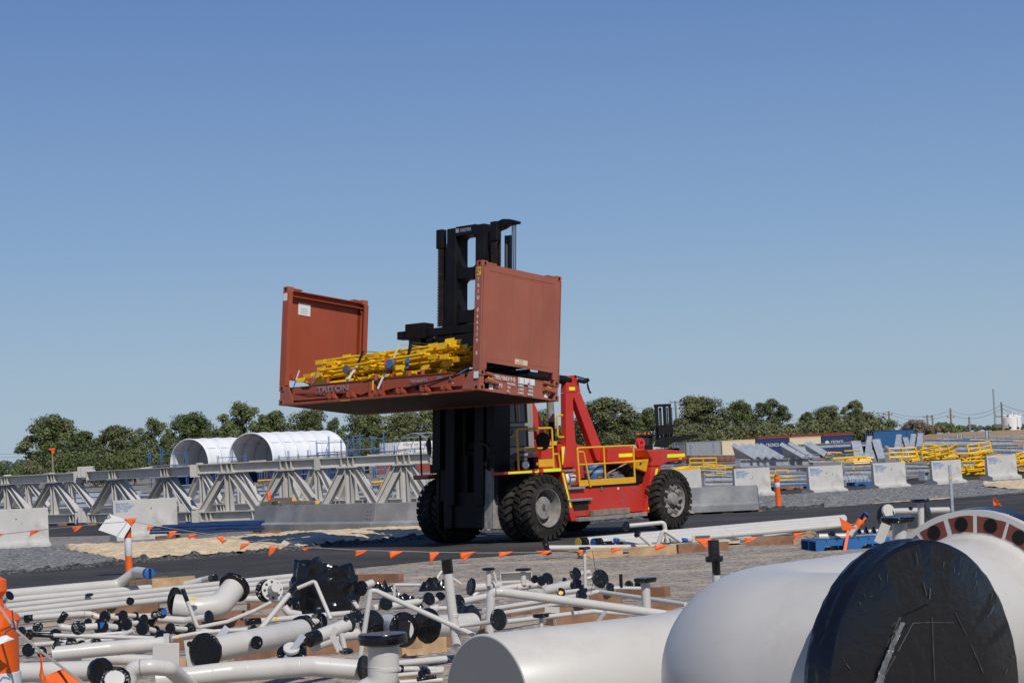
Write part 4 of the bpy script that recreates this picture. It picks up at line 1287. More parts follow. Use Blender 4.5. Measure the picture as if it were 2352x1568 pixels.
# stack of blue tubes
rr = random.Random(3)
for k in range(11):
    x0, x1 = 346 + rr.uniform(-2, 3), 604 + rr.uniform(-8, 6)
    yy = 1241 - (k % 3) * 4.5 - (k // 3) * 3.6
    dz = .05 + (k % 3) * .075
    a, b = G(x0 + (k // 3) * 26, 1241 - (k // 3) * 4.4, 0), G(x1, 1233.5 - (k // 3) * 3.6, 0)
    if k in (3, 7): a = G(452, 1242, 0)
    o = tag(MB().tube([a + VZ * (dz + .16), b + VZ * (dz + .16)], .034, 8).build('scaffold_tube', m_tubeblue), 'dark blue steel tube in the flat stack on the sand bank edge', 'tube', 'dark blue tubes stacked in front of the stencilled block')
p = G(360, 1243)
tag(MB().bar(p + VZ * .1, p + Vector((.5, .9, .1)), .1, .09).build('timber_bearer', m_redwood, smooth=0), 'timber bearer under the left end of the blue tubes', 'timber')
p = G(590, 1234)
tag(MB().bar(p + VZ * .1, p + Vector((.5, .9, .1)), .1, .09).build('timber_bearer', m_redwood, smooth=0), 'timber bearer under the right end of the blue tubes', 'timber')
# concrete slab half buried at the road edge
a, b = G(690, 1258.5), G(800, 1248)
d = (b - a).normalized()
o = thing('concrete_slab', 'half buried concrete kerb slab at the far road edge', 'concrete slab', mw=basis(a, d, VZ.cross(d), VZ))
L = (b - a).length
MB().add([(0, 0, 0), (L, 0, 0), (L, .55, 0), (-.2, .6, 0), (L * .1, .05, .16), (L * .96, .1, .18), (L * .99, .45, .24), (.0, .5, .2)], [(3, 2, 1, 0), (4, 5, 6, 7), (0, 1, 5, 4), (1, 2, 6, 5), (2, 3, 7, 6), (3, 0, 4, 7)]).build('body', m_conc, o, smooth=0, bevel=.015)
# ------------------------------------------------------------------ flat rack container held in the air
CX = Vector((.74298, -.66931, 0)).normalized()
CZ0 = Vector((.07215, .08024, .99416))
CZ = (CZ0 - CX * CZ0.dot(CX)).normalized()
CY = CZ.cross(CX)
CP = Vector((-5.1993, 45.0398, 3.2666))
CM = basis(CP, CX, CY, CZ)
cl, cwid, ch = 6.058, 2.438, 2.591
fr = thing('flat_rack_container', 'rust red flat rack container lifted high by the red and black machine', 'container', mw=CM)
# deck and floor
mb = MB().ext(.12, cl - .12, .10, cwid - .10, .30, .34)
for k in range(15): mb.ext(.3 + k * .385, .36 + k * .385, .1, cwid - .1, .06, .299)
for y in (.75, 1.22, 1.69): mb.ext(.13, cl - .13, y - .04, y + .04, -.02, .05)
mb.ext(.13, cl - .13, .1, cwid - .1, -.045, -.03)
mb.build('deck', m_deck, fr, smooth=0)
# side rails
def side(y, s, front):
    m = MB()
    yy = lambda a, b: (y + s * a, y + s * b)
    def e(x0, x1, a, b, z0, z1): m.ext(x0, x1, y + s * a, y + s * b, z0, z1)
    e(.2, cl - .2, .0, .16, -.055, -.015)                                   # bottom flange
    e(.2, cl - .2, .13, .17, -.015, .30)                                    # web
    def panel(pts): m.prism(pts, Vector((0, y + s * .02, 0)), VX, VZ, -s * .025) if s > 0 else m.prism(pts, Vector((0, y + s * .02, 0)), VX, VZ, .025)
    panel([(.42, .03), (.42, .30), (.62, .31), (.74, .25), (.95, .25), (1.12, .335), (2.55, .335), (2.66, .29), (2.85, .29), (2.85, .10), (2.6, .04), (2.3, .11), (1.7, .11), (1.5, .03)])
    panel([(3.3, .09), (3.3, .29), (3.45, .34), (5.2, .345), (5.32, .30), (5.6, .30), (5.6, .06), (4.7, .08), (4.5, .13), (3.6, .13)])
    e(2.85, 2.9, .0, .14, -.01, .3); e(3.25, 3.3, .0, .14, -.01, .3)
    e(1.1, 2.6, .0, .14, .336, .352); e(3.45, 5.25, .0, .14, .346, .362)
    return m
side(0, 1, True).build('side_rail', m_contin, fr, smooth=0)
side(cwid, -1, False).build('side_rail', m_contin, fr, smooth=0)
mb = MB()
for x in (1.55, 2.15, 3.0, 3.65, 4.35, 4.95):
    mb.add([(x, .005, .0), (x + .3, .005, .0), (x + .24, .005, .10), (x + .06, .005, .10), (x, .15, .0), (x + .3, .15, .0), (x + .24, .15, .16), (x + .06, .15, .16)], [(0, 1, 2, 3), (7, 6, 5, 4), (0, 4, 5, 1), (1, 5, 6, 2), (2, 6, 7, 3), (3, 7, 4, 0)])
    for q in (.05, .2): mb.ext(x + q, x + q + .03, -.03, .006, .02, .12)
mb.build('lashing_pocket', m_contin, fr, smooth=0)
mb = MB()
for x in (2.7, 3.25, 4.1, 1.2, 3.7): mb.lathe([(0, .05), (.14, .045), (.16, .02)], (x + .1, .25, .34), VZ, 10)
mb.build('lashing_bar', m_contin, fr)
mb = MB()
mb.ext(2.0, 2.28, -.006, .1, -.061, -.053).ext(4.45, 4.62, -.006, .1, -.061, -.053)
mb.ext(2.93, 2.95, .02, .05, .12, .33)
mb.build('yellow_mark', m_mark, fr, smooth=0)
# flexible hoses along the rail
mb = MB()
mb.tube([(.5, .03, .17), (1.0, -.01, .15), (1.5, .02, .08)], .012, 6).tube([(3.85, .02, .1), (4.6, -.02, .17), (5.5, .02, .3)], .016, 6)
mb.build('hose', m_tape, fr)
# corner castings with slots
def casting(x0, y0, z0, z1, xo, yo):
    m = MB().ext(x0, x0 + .178, y0, y0 + .162, z0, z1)
    o = m.build('corner_casting', m_cont, fr, smooth=0, bevel=.012)
    h = MB()
    zc = (z0 + z1) / 2
    xe = x0 + .178 if xo > 0 else x0
    ye = y0 + .162 if yo > 0 else y0
    def slot(c, ax, ay, n): h.prism([(-.018, -.036), (.018, -.036), (.028, -.02), (.028, .02), (.018, .036), (-.018, .036), (-.028, .02), (-.028, -.02)], Vector(c), ax, ay, .004)
    slot((xe + .001 * xo - (.002 if xo > 0 else .002), y0 + .081, zc), VY, VZ, 0)
    slot((x0 + .089, ye + .001 * yo + .002, zc), VX, VZ, 0)
    h.build('slot', m_black, o, smooth=0)
for xo, x0 in ((-1, 0), (1, cl - .178)):
    for yo, y0 in ((-1, 0), (1, cwid - .162)):
        casting(x0, y0, -.055, .075, xo, yo)
        casting(x0, y0, .25, .38, xo, yo)
        casting(x0, y0, ch - .118, ch, xo, yo)
mb = MB()
for x0 in (.02, cl - .16):
    for y0 in (.02, cwid - .15): mb.ext(x0, x0 + .14, y0, y0 + .13, .075, .25)
for xo, x0 in ((-1, 0), (1, cl)):
    for y in (0.0, cwid - .03):
        s = -xo
        mb.prism([(x0 + s * .178, -.05), (x0 + s * .46, -.05), (x0 + s * .46, .06), (x0 + s * .30, .33), (x0 + s * .178, .36)], (0, y + .03, 0), VX, VZ, .03)
mb.build('corner_gusset', m_cont, fr, smooth=0)
# end walls
def end_wall(x_out, s, mt, nm):
    """x_out: outer face; s: direction inwards"""
    o = MB()
    xa = lambda t: x_out + s * t
    ex = lambda m, a, b, y0, y1, z0, z1: m.ext(min(xa(a), xa(b)), max(xa(a), xa(b)), y0, y1, z0, z1)
    m = MB()
    ex(m, .012, .045, .10, cwid - .10, .53, 2.40)
    wall = m.build('end_wall', mt, fr, smooth=0)
    m = MB()
    for y0, y1, a in ((.0, .05, 1), (cwid - .05, cwid, -1)):
        ex(m, .0, .2, y0, y1, .38, ch - .118)
        ex(m, .0, .045, .02 if a > 0 else cwid - .20, .20 if a > 0 else cwid - .02, .38, ch - .118)
        ex(m, .16, .2, .05 if a > 0 else cwid - .12, .12 if a > 0 else cwid - .05, .38, ch - .118)
    m.build('corner_post', mt, wall, smooth=0, bevel=.006)
    m = MB()
    ex(m, .005, .05, .162, cwid - .162, 2.40, ch - .06)
    ex(m, .05, .17, .14, cwid - .14, 2.38, 2.40)
    ex(m, .05, .17, .14, cwid - .14, ch - .09, ch - .07)
    ex(m, .0, .17, .16, .42, ch - .06, ch - .025)
    ex(m, .0, .17, cwid - .42, cwid - .16, ch - .06, ch - .025)
    m.build('top_rail', mt, wall, smooth=0)
    m = MB()
    for y in (.55, .93, 1.50, 1.88):
        ex(m, .008, .012, y - .004, y + .004, .62, 2.38)
        ex(m, .045, .05, y - .004, y + .004, .62, 2.38)
    ex(m, .009, .012, .52, 1.9, 2.36, 2.364); ex(m, .009, .012, .3, 2.1, .615, .62)
    m.build('weld_seam', m_white if mt is None else m_cont, wall, smooth=0)
    m = MB()
    for y0 in (.06, cwid - .14): ex(m, .05, .17, y0, y0 + .08, .38, .56)
    ex(m, .2, .3, .12, .35, .52, .62); ex(m, .2, .3, cwid - .35, cwid - .12, .52, .62)
    m.build('hinge_block', mt, wall, smooth=0)
    return wall
wn_ = end_wall(cl, -1, m_cont, 'near')
wf = end_wall(0, 1, m_contin, 'far')
# end beam of the base, with hinge pins
for xo, s in ((cl, -1), (0, 1)):
    m = MB()
    xa = lambda t: xo + s * t
    pts = [(.20, .0), (.32, .0), (.32, .33), (2.08, .33), (2.08, .0), (2.24, -.03), (2.24, -.05), (.2, -.05)]
    m.prism(pts, (xa(.03) if s > 0 else xa(.03), 0, 0), VY, VZ, .03 if s > 0 else -.03)
    m.ext(min(xa(.03), xa(.2)), max(xa(.03), xa(.2)), .3, cwid - .3, .31, .335)
    m.build('end_beam', m_cont, fr, smooth=0)
    m = MB()
    for y in (.19, cwid - .5):
        m.tube([(xa(-.01), y, .16), (xa(-.01), y + .34, .13)], .05, 12).tube([(xa(-.01), y + .1, .155), (xa(-.01), y + .14, .15)], .068, 12).tube([(xa(-.01), y, .3), (xa(-.01), y + .16, .28)], .04, 10)
    m.build('lock_pin', m_cont, fr)
    m = MB()
    for y in (.2, cwid - .42): m.tube([(xa(-.04), y, .22), (xa(-.06), y + .06, .19), (xa(-.04), y + .14, .2)], .014, 6)
    m.build('pin_tag', m_mark, fr)
m = MB()
for y in (.32, 2.0): m.ext(cl - .028, cl - .02, y, y + .1, -.01, .09)
m.build('reflector', m_white, fr, smooth=0)
BE = lambda y, z: basis(Vector((cl + .002, y, z)), VY, VZ, VX)
BS = lambda x, z: basis(Vector((x, -.008, z)), VX, VZ, -VY)
text('TRIU 066319 8', .125, m_white, fr, BE(.42, .215), .82)
text('22P3', .125, m_white, fr, BE(.47, .055), .85)
text('MAX GROSS\nTARE\nNET', .072, m_white, fr, BE(.82, .135), .62, lines=1.05)
text('34,000KGS\n2,750KGS\n31,250KGS', .072, m_white, fr, BE(1.33, .135), .55, align='RIGHT', lines=1.05)
text('74,960LBS\n6,060LBS\n68,900LBS', .072, m_white, fr, BE(1.62, .135), .55, align='RIGHT', lines=1.05)
MB().ext(cl + .001, cl + .006, 1.15, 1.66, .20, .325).build('data_plate', m_white, fr, smooth=0)
m = MB()
for y, h in ((1.17, .11), (1.33, .1), (1.5, .1)): m.ext(cl + .006, cl + .008, y, y + .012, .21, .21 + h)
m.ext(cl + .006, cl + .008, 1.44, 1.49, .21, .24)
m.build('plate_print', m_wire, fr, smooth=0)
m = MB().ext(cl - .011, cl - .003, 1.05, 1.43, .585, .69)
o = m.build('notice_sticker', m_ccream, fr, smooth=0)
text('NOTICE', .035, m_crust, o, BE(1.17, .65) @ Matrix.Translation((0, 0, -.004)), 1.0)
m = MB()
for z in (.62, .605): m.ext(cl - .003, cl - .0015, 1.08, 1.3, z, z + .006)
m.build('print_line', m_crust, o, smooth=0)
text('TRITON', .185, m_shade_print, fr, BS(1.24, .155), 1.5)  # white letters, the rail's shade put into their colour
m = MB()
x = 1.24
text('TRIU 066319 8', .10, m_shade_print, fr, BS(4.08, .20), .82)
text('22P3', .10, m_shade_print, fr, BS(4.86, .215), .82)
MB().add([(5.2, -.012, .2), (5.3, -.012, .2), (5.25, -.012, .29), (5.2, -.008, .2), (5.3, -.008, .2), (5.25, -.008, .29)], [(0, 1, 2), (5, 4, 3)]).build('warning_triangle', m_bark, fr, smooth=0)
# vertical lettering on the near post, height plate, stickers
for i, chx in enumerate('TRIU 066319 8'):
    if chx != ' ': text(chx, .115, m_white, fr, basis(Vector((cl - .10, -.004, 2.16 - i * .125)), VX, VZ, -VY), .8, align='CENTER')
MB().ext(cl - .15, cl - .04, -.006, -.002, 2.28, 2.45).build('height_plate', m_mark, fr, smooth=0)
text("2.6m\n8'6\"", .07, m_wire, fr, basis(Vector((cl - .145, -.009, 2.385)), VX, VZ, -VY), .75, thick=.002)
m = MB().ext(.02, .15, -.006, -.002, 2.27, 2.44).ext(cl - .16, cl - .03, -.008, -.003, .19, .33)
m.build('white_sticker', m_white, fr, smooth=0)
o = MB().ext(.052, .058, .42, .78, 2.02, 2.29).build('notice_sheet', m_white, fr, smooth=0)
m = MB()
for k in range(4): m.ext(.058, .0595, .5, .7 - .02 * (k % 2), 2.06 + .035 * k, 2.068 + .035 * k)
m.build('print_line', m_shade_print, o, smooth=0)

# ------------------------------------------------------------------ yellow handrails strapped on the rack
HG = 'yellow handrails strapped on the flat rack'
rr = random.Random(21)
def rackrail(kind):
    o = thing('handrail', '', 'handrail', group=HG)
    L = [4.1, 3.4, 2.4][kind]
    rl = MB().tube([(0, 0, 0), (L, 0, 0)], .028, 8).tube([(.05, .42, 0), (L - .1, .42, 0)], .026, 8).tube([(.1, .1, 0), (L - .05, .1, 0)], .026, 8)
    rl.build('rail', m_bundle, o)
    ps = MB()
    for x in (.15, L * .5, L - .2): ps.tube([(x, -.35, 0), (x, .48, 0)], .026, 8)
    ps.build('post', m_bundle, o)
    pl = MB()
    for x in (.0, L - .26): pl.box((x + .13, -.36, .0), (.26, .012, .095))
    pl.box((L * .45, -.2, .0), (.20, .012, .08))
    pl.build('base_plate', m_bundle, o, smooth=0)
    return o
RP = [rackrail(k) for k in range(3)]
used = [True] * 3
for k in range(40):
    lay = k % 10
    kd = rr.choice((0, 0, 1, 1, 2))
    o = RP[kd] if used[kd] else dup(RP[kd])
    used[kd] = False
    L = [4.1, 3.4, 2.4][kd]
    t = lay / 9
    x0 = .30 + rr.uniform(0, 1) * max(.05, 4.55 - L - .25 * t) + (.45 * t)
    y0 = .50 + rr.uniform(0, .9) * (1 - .3 * t)
    z0 = .40 + .52 * t + rr.uniform(-.02, .02)
    o.matrix_world = CM @ Matrix.Translation((x0, y0, z0)) @ Matrix.Rotation(-R(1.2) - rr.uniform(0, R(1.6)), 4, 'Y') @ Matrix.Rotation(rr.uniform(-.03, .03), 4, 'Z') @ Matrix.Rotation(rr.choice((0, 3.14159, .2, -.25)), 4, 'X')
    o['label'] = ('yellow tubular handrail in the lower half of the strapped load', 'yellow tubular handrail near the top of the strapped load')[t > .5]
# dark brown pipes and frames behind the rails, toward the machine
for k in range(5):
    a = CM @ Vector((4.1 + .1 * k, 1.5 + .12 * k, .48 + .13 * k))
    b = CM @ Vector((5.95, 1.6 + .12 * k, .5 + .13 * k))
    tag(MB().tube([a, b], .05, 10).build('steel_tube', m_black), ['lowest dark tube', 'second dark tube from below', 'middle dark tube', 'fourth dark tube', 'topmost dark tube'][k] + ' lying behind the yellow rails on the rack', 'tube', 'dark tubes behind the yellow load')
# straps
def strap(label, path, w, mts, ratchet=None):
    o = thing('ratchet_strap', label, 'strap', mw=CM, group='tie down straps over the yellow load')
    for nm, mt, seg in mts:
        m = MB()
        pts = [Vector(p) for p in path[seg[0]:seg[1] + 1]]
        for a, b in zip(pts, pts[1:]): m.bar(a, b, .006, w, VX)
        m.build(nm, mt, o, smooth=0)
    if ratchet:
        MB().lathe([(0, .03), (0, .1), (.06, .1), (.06, .03)], Vector(ratchet), -VY, 16).build('strap_roll', m_rock if 'grey' in label else m_scaf, o)
        if 'red' in label: MB().box(Vector(ratchet) + Vector((-.13, .0, .02)), (.07, .06, .22)).build('ratchet', m_flag, o, smooth=0)
    return o
strap('black and white strap with grey roll at the left of the load', [(2.02, .06, .12), (2.1, .1, .42), (2.18, .28, .72), (2.22, .4, 1.04), (2.3, 1.5, 1.1), (2.3, 2.1, .5)], .075, [('lower_web', m_scaf, (0, 1)), ('upper_web', m_white, (1, 2)), ('sleeve', m_tape, (2, 4)), ('back_web', m_white, (4, 5))], (2.06, .12, .62))
strap('blue strap with red ratchet and blue roll in the middle of the load', [(3.1, .03, .14), (3.2, .08, .40), (3.3, .2, .66), (3.38, .35, 1.1), (3.5, 1.4, 1.14), (3.5, 2.1, .5)], .06, [('lower_web', m_white, (0, 1)), ('upper_web', m_scaf, (1, 2)), ('top_web', m_ccream, (2, 5))], (3.4, .1, .66))
strap('black sleeved strap right of the red ratchet', [(3.72, .25, .55), (3.7, .3, .8), (3.72, .35, 1.12), (3.8, 1.4, 1.16), (3.8, 2.1, .5)], .09, [('lower_web', m_scaf, (0, 1)), ('sleeve', m_tape, (1, 4))])
strap('loose blue and white strap tail hanging at the left end', [(.42, .2, .72), (.38, .15, .5), (.36, .1, .33)], .035, [('web', m_white, (0, 1)), ('tail', m_scaf, (1, 2))])
strap('second loose strap tail hanging near the left end', [(.98, .2, .64), (.95, .15, .45), (.9, .1, .3)], .03, [('web', m_scaf, (0, 2))])
strap('short blue strap hooked on the rail at the right end', [(5.3, .02, .12), (5.35, .06, .3), (5.5, .3, .48), (5.75, .7, .5)], .04, [('web', m_white, (0, 1)), ('tail', m_scaf, (1, 3))])

# ------------------------------------------------------------------ the red container forklift
FX, FY = Vector((-.66931, -.74298, 0)), Vector((.74298, -.66931, 0))
FO = CP + CX * 3.029 + CY * 2.438
FO.z = 0
FO = FO + FY * .36
FM = basis(FO, FX, FY, VZ)
fk = thing('container_forklift', 'big red and black container forklift carrying the flat rack container', 'forklift', mw=FM)
def tyre(axle, y_out, y_in, rad, s):
    """tyre between y_out and y_in; s = side (+1 near)"""
    x, z = axle
    w = abs(y_out - y_in)
    yi, yo = (y_in, y_out)
    prof = [(0, rad * .58), (.02, rad * .60), (.03, rad * .80), (.05, rad * .90), (.09, rad * .945), (w / 2, rad * .955), (w - .09, rad * .945), (w - .05, rad * .90), (w - .03, rad * .80), (w - .02, rad * .60), (w, rad * .58)]
    m = MB().lathe(prof, (x, y_in, z), Vector((0, s, 0)), 56, closed=True)
    n = 27
    for k in range(n):
        for side in (0, 1):
            a0 = 2 * math.pi * (k + .5 * side) / n
            da = 2 * math.pi / n * .31
            pts = []
            for (t, rr_) in ((.50, 1.0), (.80, .995), (.985, .95), (1.0, .86)):
                tt = t if side else 1 - t
                sk = (abs(t - .5)) * .30
                for da_ in (-da, da):
                    for rad_ in (rr_ * rad, rr_ * rad - .05 - (.02 if t > .95 else 0)):
                        a = a0 + da_ * (1.05 if t > .7 else .8) + sk
                        pts.append((x + rad_ * math.cos(a), y_in + s * w * tt, z + rad_ * math.sin(a)))
            fs = []
            for q in range(3):
                b = q * 4
                fs += [(b, b + 2, b + 6, b + 4), (b + 1, b + 5, b + 7, b + 3), (b, b + 4, b + 5, b + 1), (b + 2, b + 3, b + 7, b + 6)]
            fs += [(0, 1, 3, 2), (12, 14, 15, 13)]
            m.add(pts, fs)
    return m.build('wheel', m_rubber, fk, smooth=30)
FA, RA = (-.66, .725), (-5.08, .695)
for s in (1, -1):
    for yo, yi, out in ((1.66, 1.25, True), (1.19, .78, False)):
        w = tyre(FA, s * yo, s * yi, .725, s)
        m = MB().lathe([(0, .43), (.0, .40), (-.03, .385), (-.20, .35), (-.30, .33), (-.36, .10)] if out else [(0, .42), (-.1, .38), (-.3, .2)], (FA[0], s * (yo - .015), FA[1]), Vector((0, s, 0)), 36, open0=True)
        rim = m.build('rim', m_hub, w)
        if out:
            hb = MB().lathe([(-.36, .25), (-.15, .25), (-.12, .235), (-.11, .1)], (FA[0], s * (yo - .015), FA[1]), Vector((0, s, 0)), 28)
            for k in range(22):
                a = 2 * math.pi * k / 22
                hb.lathe([(-.34, .022), (-.24, .022), (-.22, .012)], (FA[0] + .295 * math.cos(a), s * (yo - .015), FA[1] + .295 * math.sin(a)), Vector((0, s, 0)), 6)
            hb.build('hub', m_hub, w)
            if s > 0:
                mk = MB()
                for q in (0, .05):
                    mk.bar((FA[0] + .02 - q, yo - .118, FA[1] + .075), (FA[0] + .055 - q, yo - .118, FA[1]), .022, .01, VY)
                    mk.bar((FA[0] + .055 - q, yo - .118, FA[1]), (FA[0] + .02 - q, yo - .118, FA[1] - .075), .022, .01, VY)
                mk.build('chevron_mark', m_wire, w, smooth=0)
    w = tyre(RA, s * 1.66, s * 1.25, .70, s)
    m = MB().lathe([(0, .41), (-.01, .38), (-.05, .36), (-.10, .34), (-.10, .18), (-.02, .16), (.03, .13), (.05, .05)], (RA[0], s * 1.64, RA[1]), Vector((0, s, 0)), 36, open0=True)
    m.build('rim', m_hub, w)
    m = MB()
    for k in range(10):
        a = 2 * math.pi * k / 10
        c, sn = math.cos(a), math.sin(a)
        p = lambda r_, t, yy: (RA[0] + r_ * math.cos(a + t), s * (1.64 + yy), RA[1] + r_ * math.sin(a + t))
        m.add([p(.20, -.2, -.11), p(.20, .2, -.11), p(.345, .13, -.11), p(.345, -.13, -.11), p(.22, -.13, -.03), p(.22, .13, -.03), p(.33, .09, -.0), p(.33, -.09, -.0)], [(0, 3, 2, 1), (4, 5, 6, 7), (0, 1, 5, 4), (1, 2, 6, 5), (2, 3, 7, 6), (3, 0, 4, 7)])
        m.lathe([(-.02, .028), (.02, .026), (.03, .01)], p(.275, 0, 0), Vector((0, s, 0)), 7)
    m.build('hub', m_hub, w)
F = fk
# axles and frame
MB().tube([(FA[0], -1.2, FA[1]), (FA[0], 1.2, FA[1])], .2, 14).ext(FA[0] - .3, FA[0] + .3, -.6, .6, .45, 1.1).build('front_axle', m_black, F)
MB().ext(RA[0] - .16, RA[0] + .16, -1.2, 1.2, .5, .85).build('rear_axle', m_black, F)
MB().ext(-4.6, .1, -.75, .75, .55, 1.12).ext(-4.4, -1.6, -1.2, 1.0, .5, 1.05).build('chassis', m_black, F, smooth=0)
YS_ = 1.34
for s in (1, -1):
    sx = (lambda y: s * y)
    # side tank / body panel
    m = MB().prism([(-1.62, 1.09), (-4.33, 1.09), (-4.28, .47), (-1.80, .47)], (0, s * YS_, 0), VX, VZ, s * .45)
    o = m.build('side_panel', m_red, F, smooth=0, bevel=.015)
    if s > 0:
        mk = MB()
        for x in (-2.35, -2.95, -3.55): mk.ext(x - .006, x + .006, YS_ + .001, YS_ + .004, .5, 1.085)
        mk.lathe([(0, .03), (.01, .03)], (-3.58, YS_ + .001, .9), VY, 8).lathe([(0, .02), (.01, .02)], (-4.0, YS_ + .001, .99), VY, 8)
        mk.ext(-3.65, -3.55, YS_ + .001, YS_ + .008, .83, .86).ext(-2.86, -2.8, YS_ + .001, YS_ + .02, 1.0, 1.09)
        mk.build('panel_seam', m_bark, o, smooth=0)
        MB().ext(-3.46, -3.4, YS_ + .001, YS_ + .006, 1.0, 1.05).build('label_plate', m_white, o, smooth=0)
    # slanted plate behind the front wheel
    m = MB().prism([(-1.42, 1.50), (-1.56, 1.50), (-1.62, 1.2), (-1.86, .38), (-1.70, .38), (-1.62, .62)], (0, s * (YS_ + .06), 0), VX, VZ, s * .55)
    o = m.build('front_fender_plate', m_red, F, smooth=0, bevel=.01)
    MB().prism([(-1.455, 1.44), (-1.505, 1.44), (-1.715, .68), (-1.665, .68)], (0, s * (YS_ + .064), 0), VX, VZ, s * .004).build('reflective_stripe', m_hivis, o, smooth=0)
    # front deck over the wheels
    m = MB().prism([(.32, 1.47), (-.2, 1.49), (-.35, 1.47), (-.55, 1.48), (-1.44, 1.48), (-1.44, 1.56), (.32, 1.535)], (0, s * (YS_ + .08), 0), VX, VZ, s * .47)
    MB().ext(-1.44, -.25, s * .6, s * .949, 1.485, 1.55).build('deck_plate', m_red, F, smooth=0)
    o = m.build('front_deck', m_red, F, smooth=0, bevel=.008)
    for x0, x1 in ((.31, -.44), (-.54, -.66), (-.82, -1.40)):
        MB().ext(x1, x0, s * (YS_ + .081), s * (YS_ + .086), 1.485, 1.55 if x0 < 0 else 1.53).build('reflective_stripe', m_hivis, o, smooth=0)
    # rear pillar
    m = MB().prism([(-4.60, 1.46), (-4.94, 1.46), (-4.56, .42), (-4.26, .42), (-4.33, .6), (-4.50, 1.1)], (0, s * (YS_ + .08), 0), VX, VZ, s * .55)
    o = m.build('rear_fender_plate', m_red, F, smooth=0, bevel=.015)
    MB().prism([(-4.74, 1.42), (-4.82, 1.42), (-4.45, .5), (-4.37, .5)], (0, s * (YS_ + .084), 0), VX, VZ, s * .004).build('reflective_stripe', m_hivis, o, smooth=0)
    MB().prism([(-4.57, .6), (-4.62, .62), (-4.545, .44), (-4.49, .44)], (0, s * (YS_ + .084), 0), VX, VZ, s * .003).build('faded_patch', m_flag, o, smooth=0)
    # step bar and steps
    MB().ext(-4.27, -1.86, s * .85, s * 1.48, .36, .45).build('step_bar', m_shade_print if False else m_hub, F, smooth=0, bevel=.01)
    for zz, xa_, xb in ((.84, -1.6, -2.42), (1.10, -1.62, -2.2), (1.49, -1.52, -1.9)):
        MB().ext(xb, xa_, s * 1.0, s * (1.42), zz - .03, zz + .02).build('step', m_hub, F, smooth=0, bevel=.008)
    if s > 0:
        MB().ext(-2.36, -1.76, YS_ + .002, YS_ + .006, .60, .80).build('step_recess', m_chain, F, smooth=0)
        m = MB().box((-3.0, YS_ + .09, .52), (1.25, .12, .13))
        o = m.build('wheel_chock', m_greywood, F, smooth=0, bevel=.006)
# tail and hood
def yprism(poly, y0, y1, nm, mt, bev=.02, sm=0):
    return MB().prism(poly, (0, y1, 0), VX, VZ, (y1 - y0)).build(nm, mt, F, smooth=sm, bevel=bev)
cw_ = yprism([(-4.60, 1.47), (-4.62, 1.60), (-4.42, 1.86), (-5.1, 1.86), (-5.74, 1.80), (-5.90, 1.74), (-5.97, 1.57), (-5.2, 1.54), (-5.02, 1.50), (-4.93, 1.465)], -1.42, 1.42, 'counterweight', m_red, .03)
MB().ext(-5.85, -5.18, 1.421, 1.426, 1.655, 1.735).build('reflective_stripe', m_hivis, cw_, smooth=0)
MB().ext(-5.72, -5.62, 1.421, 1.428, 1.60, 1.635).build('marker_lamp', m_mark, cw_, smooth=0)
yprism([(-3.55, 1.62), (-3.6, 1.96), (-4.0, 2.0), (-4.75, 1.90), (-4.85, 1.60), (-4.6, 1.48)], -.95, .98, 'rear_hood', m_red, .03)
MB().ext(-4.62, -3.95, .981, .986, 1.72, 1.80).build('reflective_stripe', m_hivis, F, smooth=0)
yprism([(-4.5, .5), (-4.5, 1.5), (-5.75, 1.55), (-5.85, 1.2), (-5.6, .55)], -.72, .72, 'counterweight_core', m_crust, .03)
MB().lathe([(0, .05), (0, .13), (.08, .13), (.08, .05)], (-5.0, .75, 2.02), VY, 16, closed=True).ext(-5.09, -4.91, .75, .83, 1.86, 1.95).build('lifting_eye', m_red, F)
yprism([(-2.35, 1.05), (-2.25, 2.15), (-2.9, 2.08), (-3.55, 1.93), (-3.62, 1.05)], -.7, .62, 'hood', m_red, .03)
yprism([(-1.62, 1.1), (-1.60, 2.2), (-1.95, 2.2), (-2.25, 1.2)], -.72, .70, 'cowl', m_red, .02)
MB().ext(-2.12, -1.62, .705, .72, 2.06, 2.15).build('yellow_strip', m_mark, F, smooth=0)
MB().ext(-3.9, -3.5, .62, .64, 1.69, 1.76).build('reflective_stripe', m_hivis, F, smooth=0)
yprism([(-3.5, 1.2), (-3.4, 1.9), (-4.0, 1.88), (-4.1, 1.2)], -.6, .60, 'engine_cover', m_red, .02)
# inner body under cab
MB().ext(-1.6, -.3, -.6, .6, 1.12, 1.60).build('front_body', m_red, F, smooth=0, bevel=.02)
MB().ext(-1.62, -.42, -.66, .52, 1.60, 1.80).build('cab_base', m_bark, F, smooth=0)
# platform
MB().ext(-4.2, -2.02, .55, 1.36, 1.085, 1.125).ext(-4.2, -2.02, -1.36, -.55, 1.085, 1.125).build('platform', m_black, F, smooth=0)
MB().ext(-4.58, -4.05, .62, 1.2, 1.13, 1.6).build('battery_box', m_black, F, smooth=0)
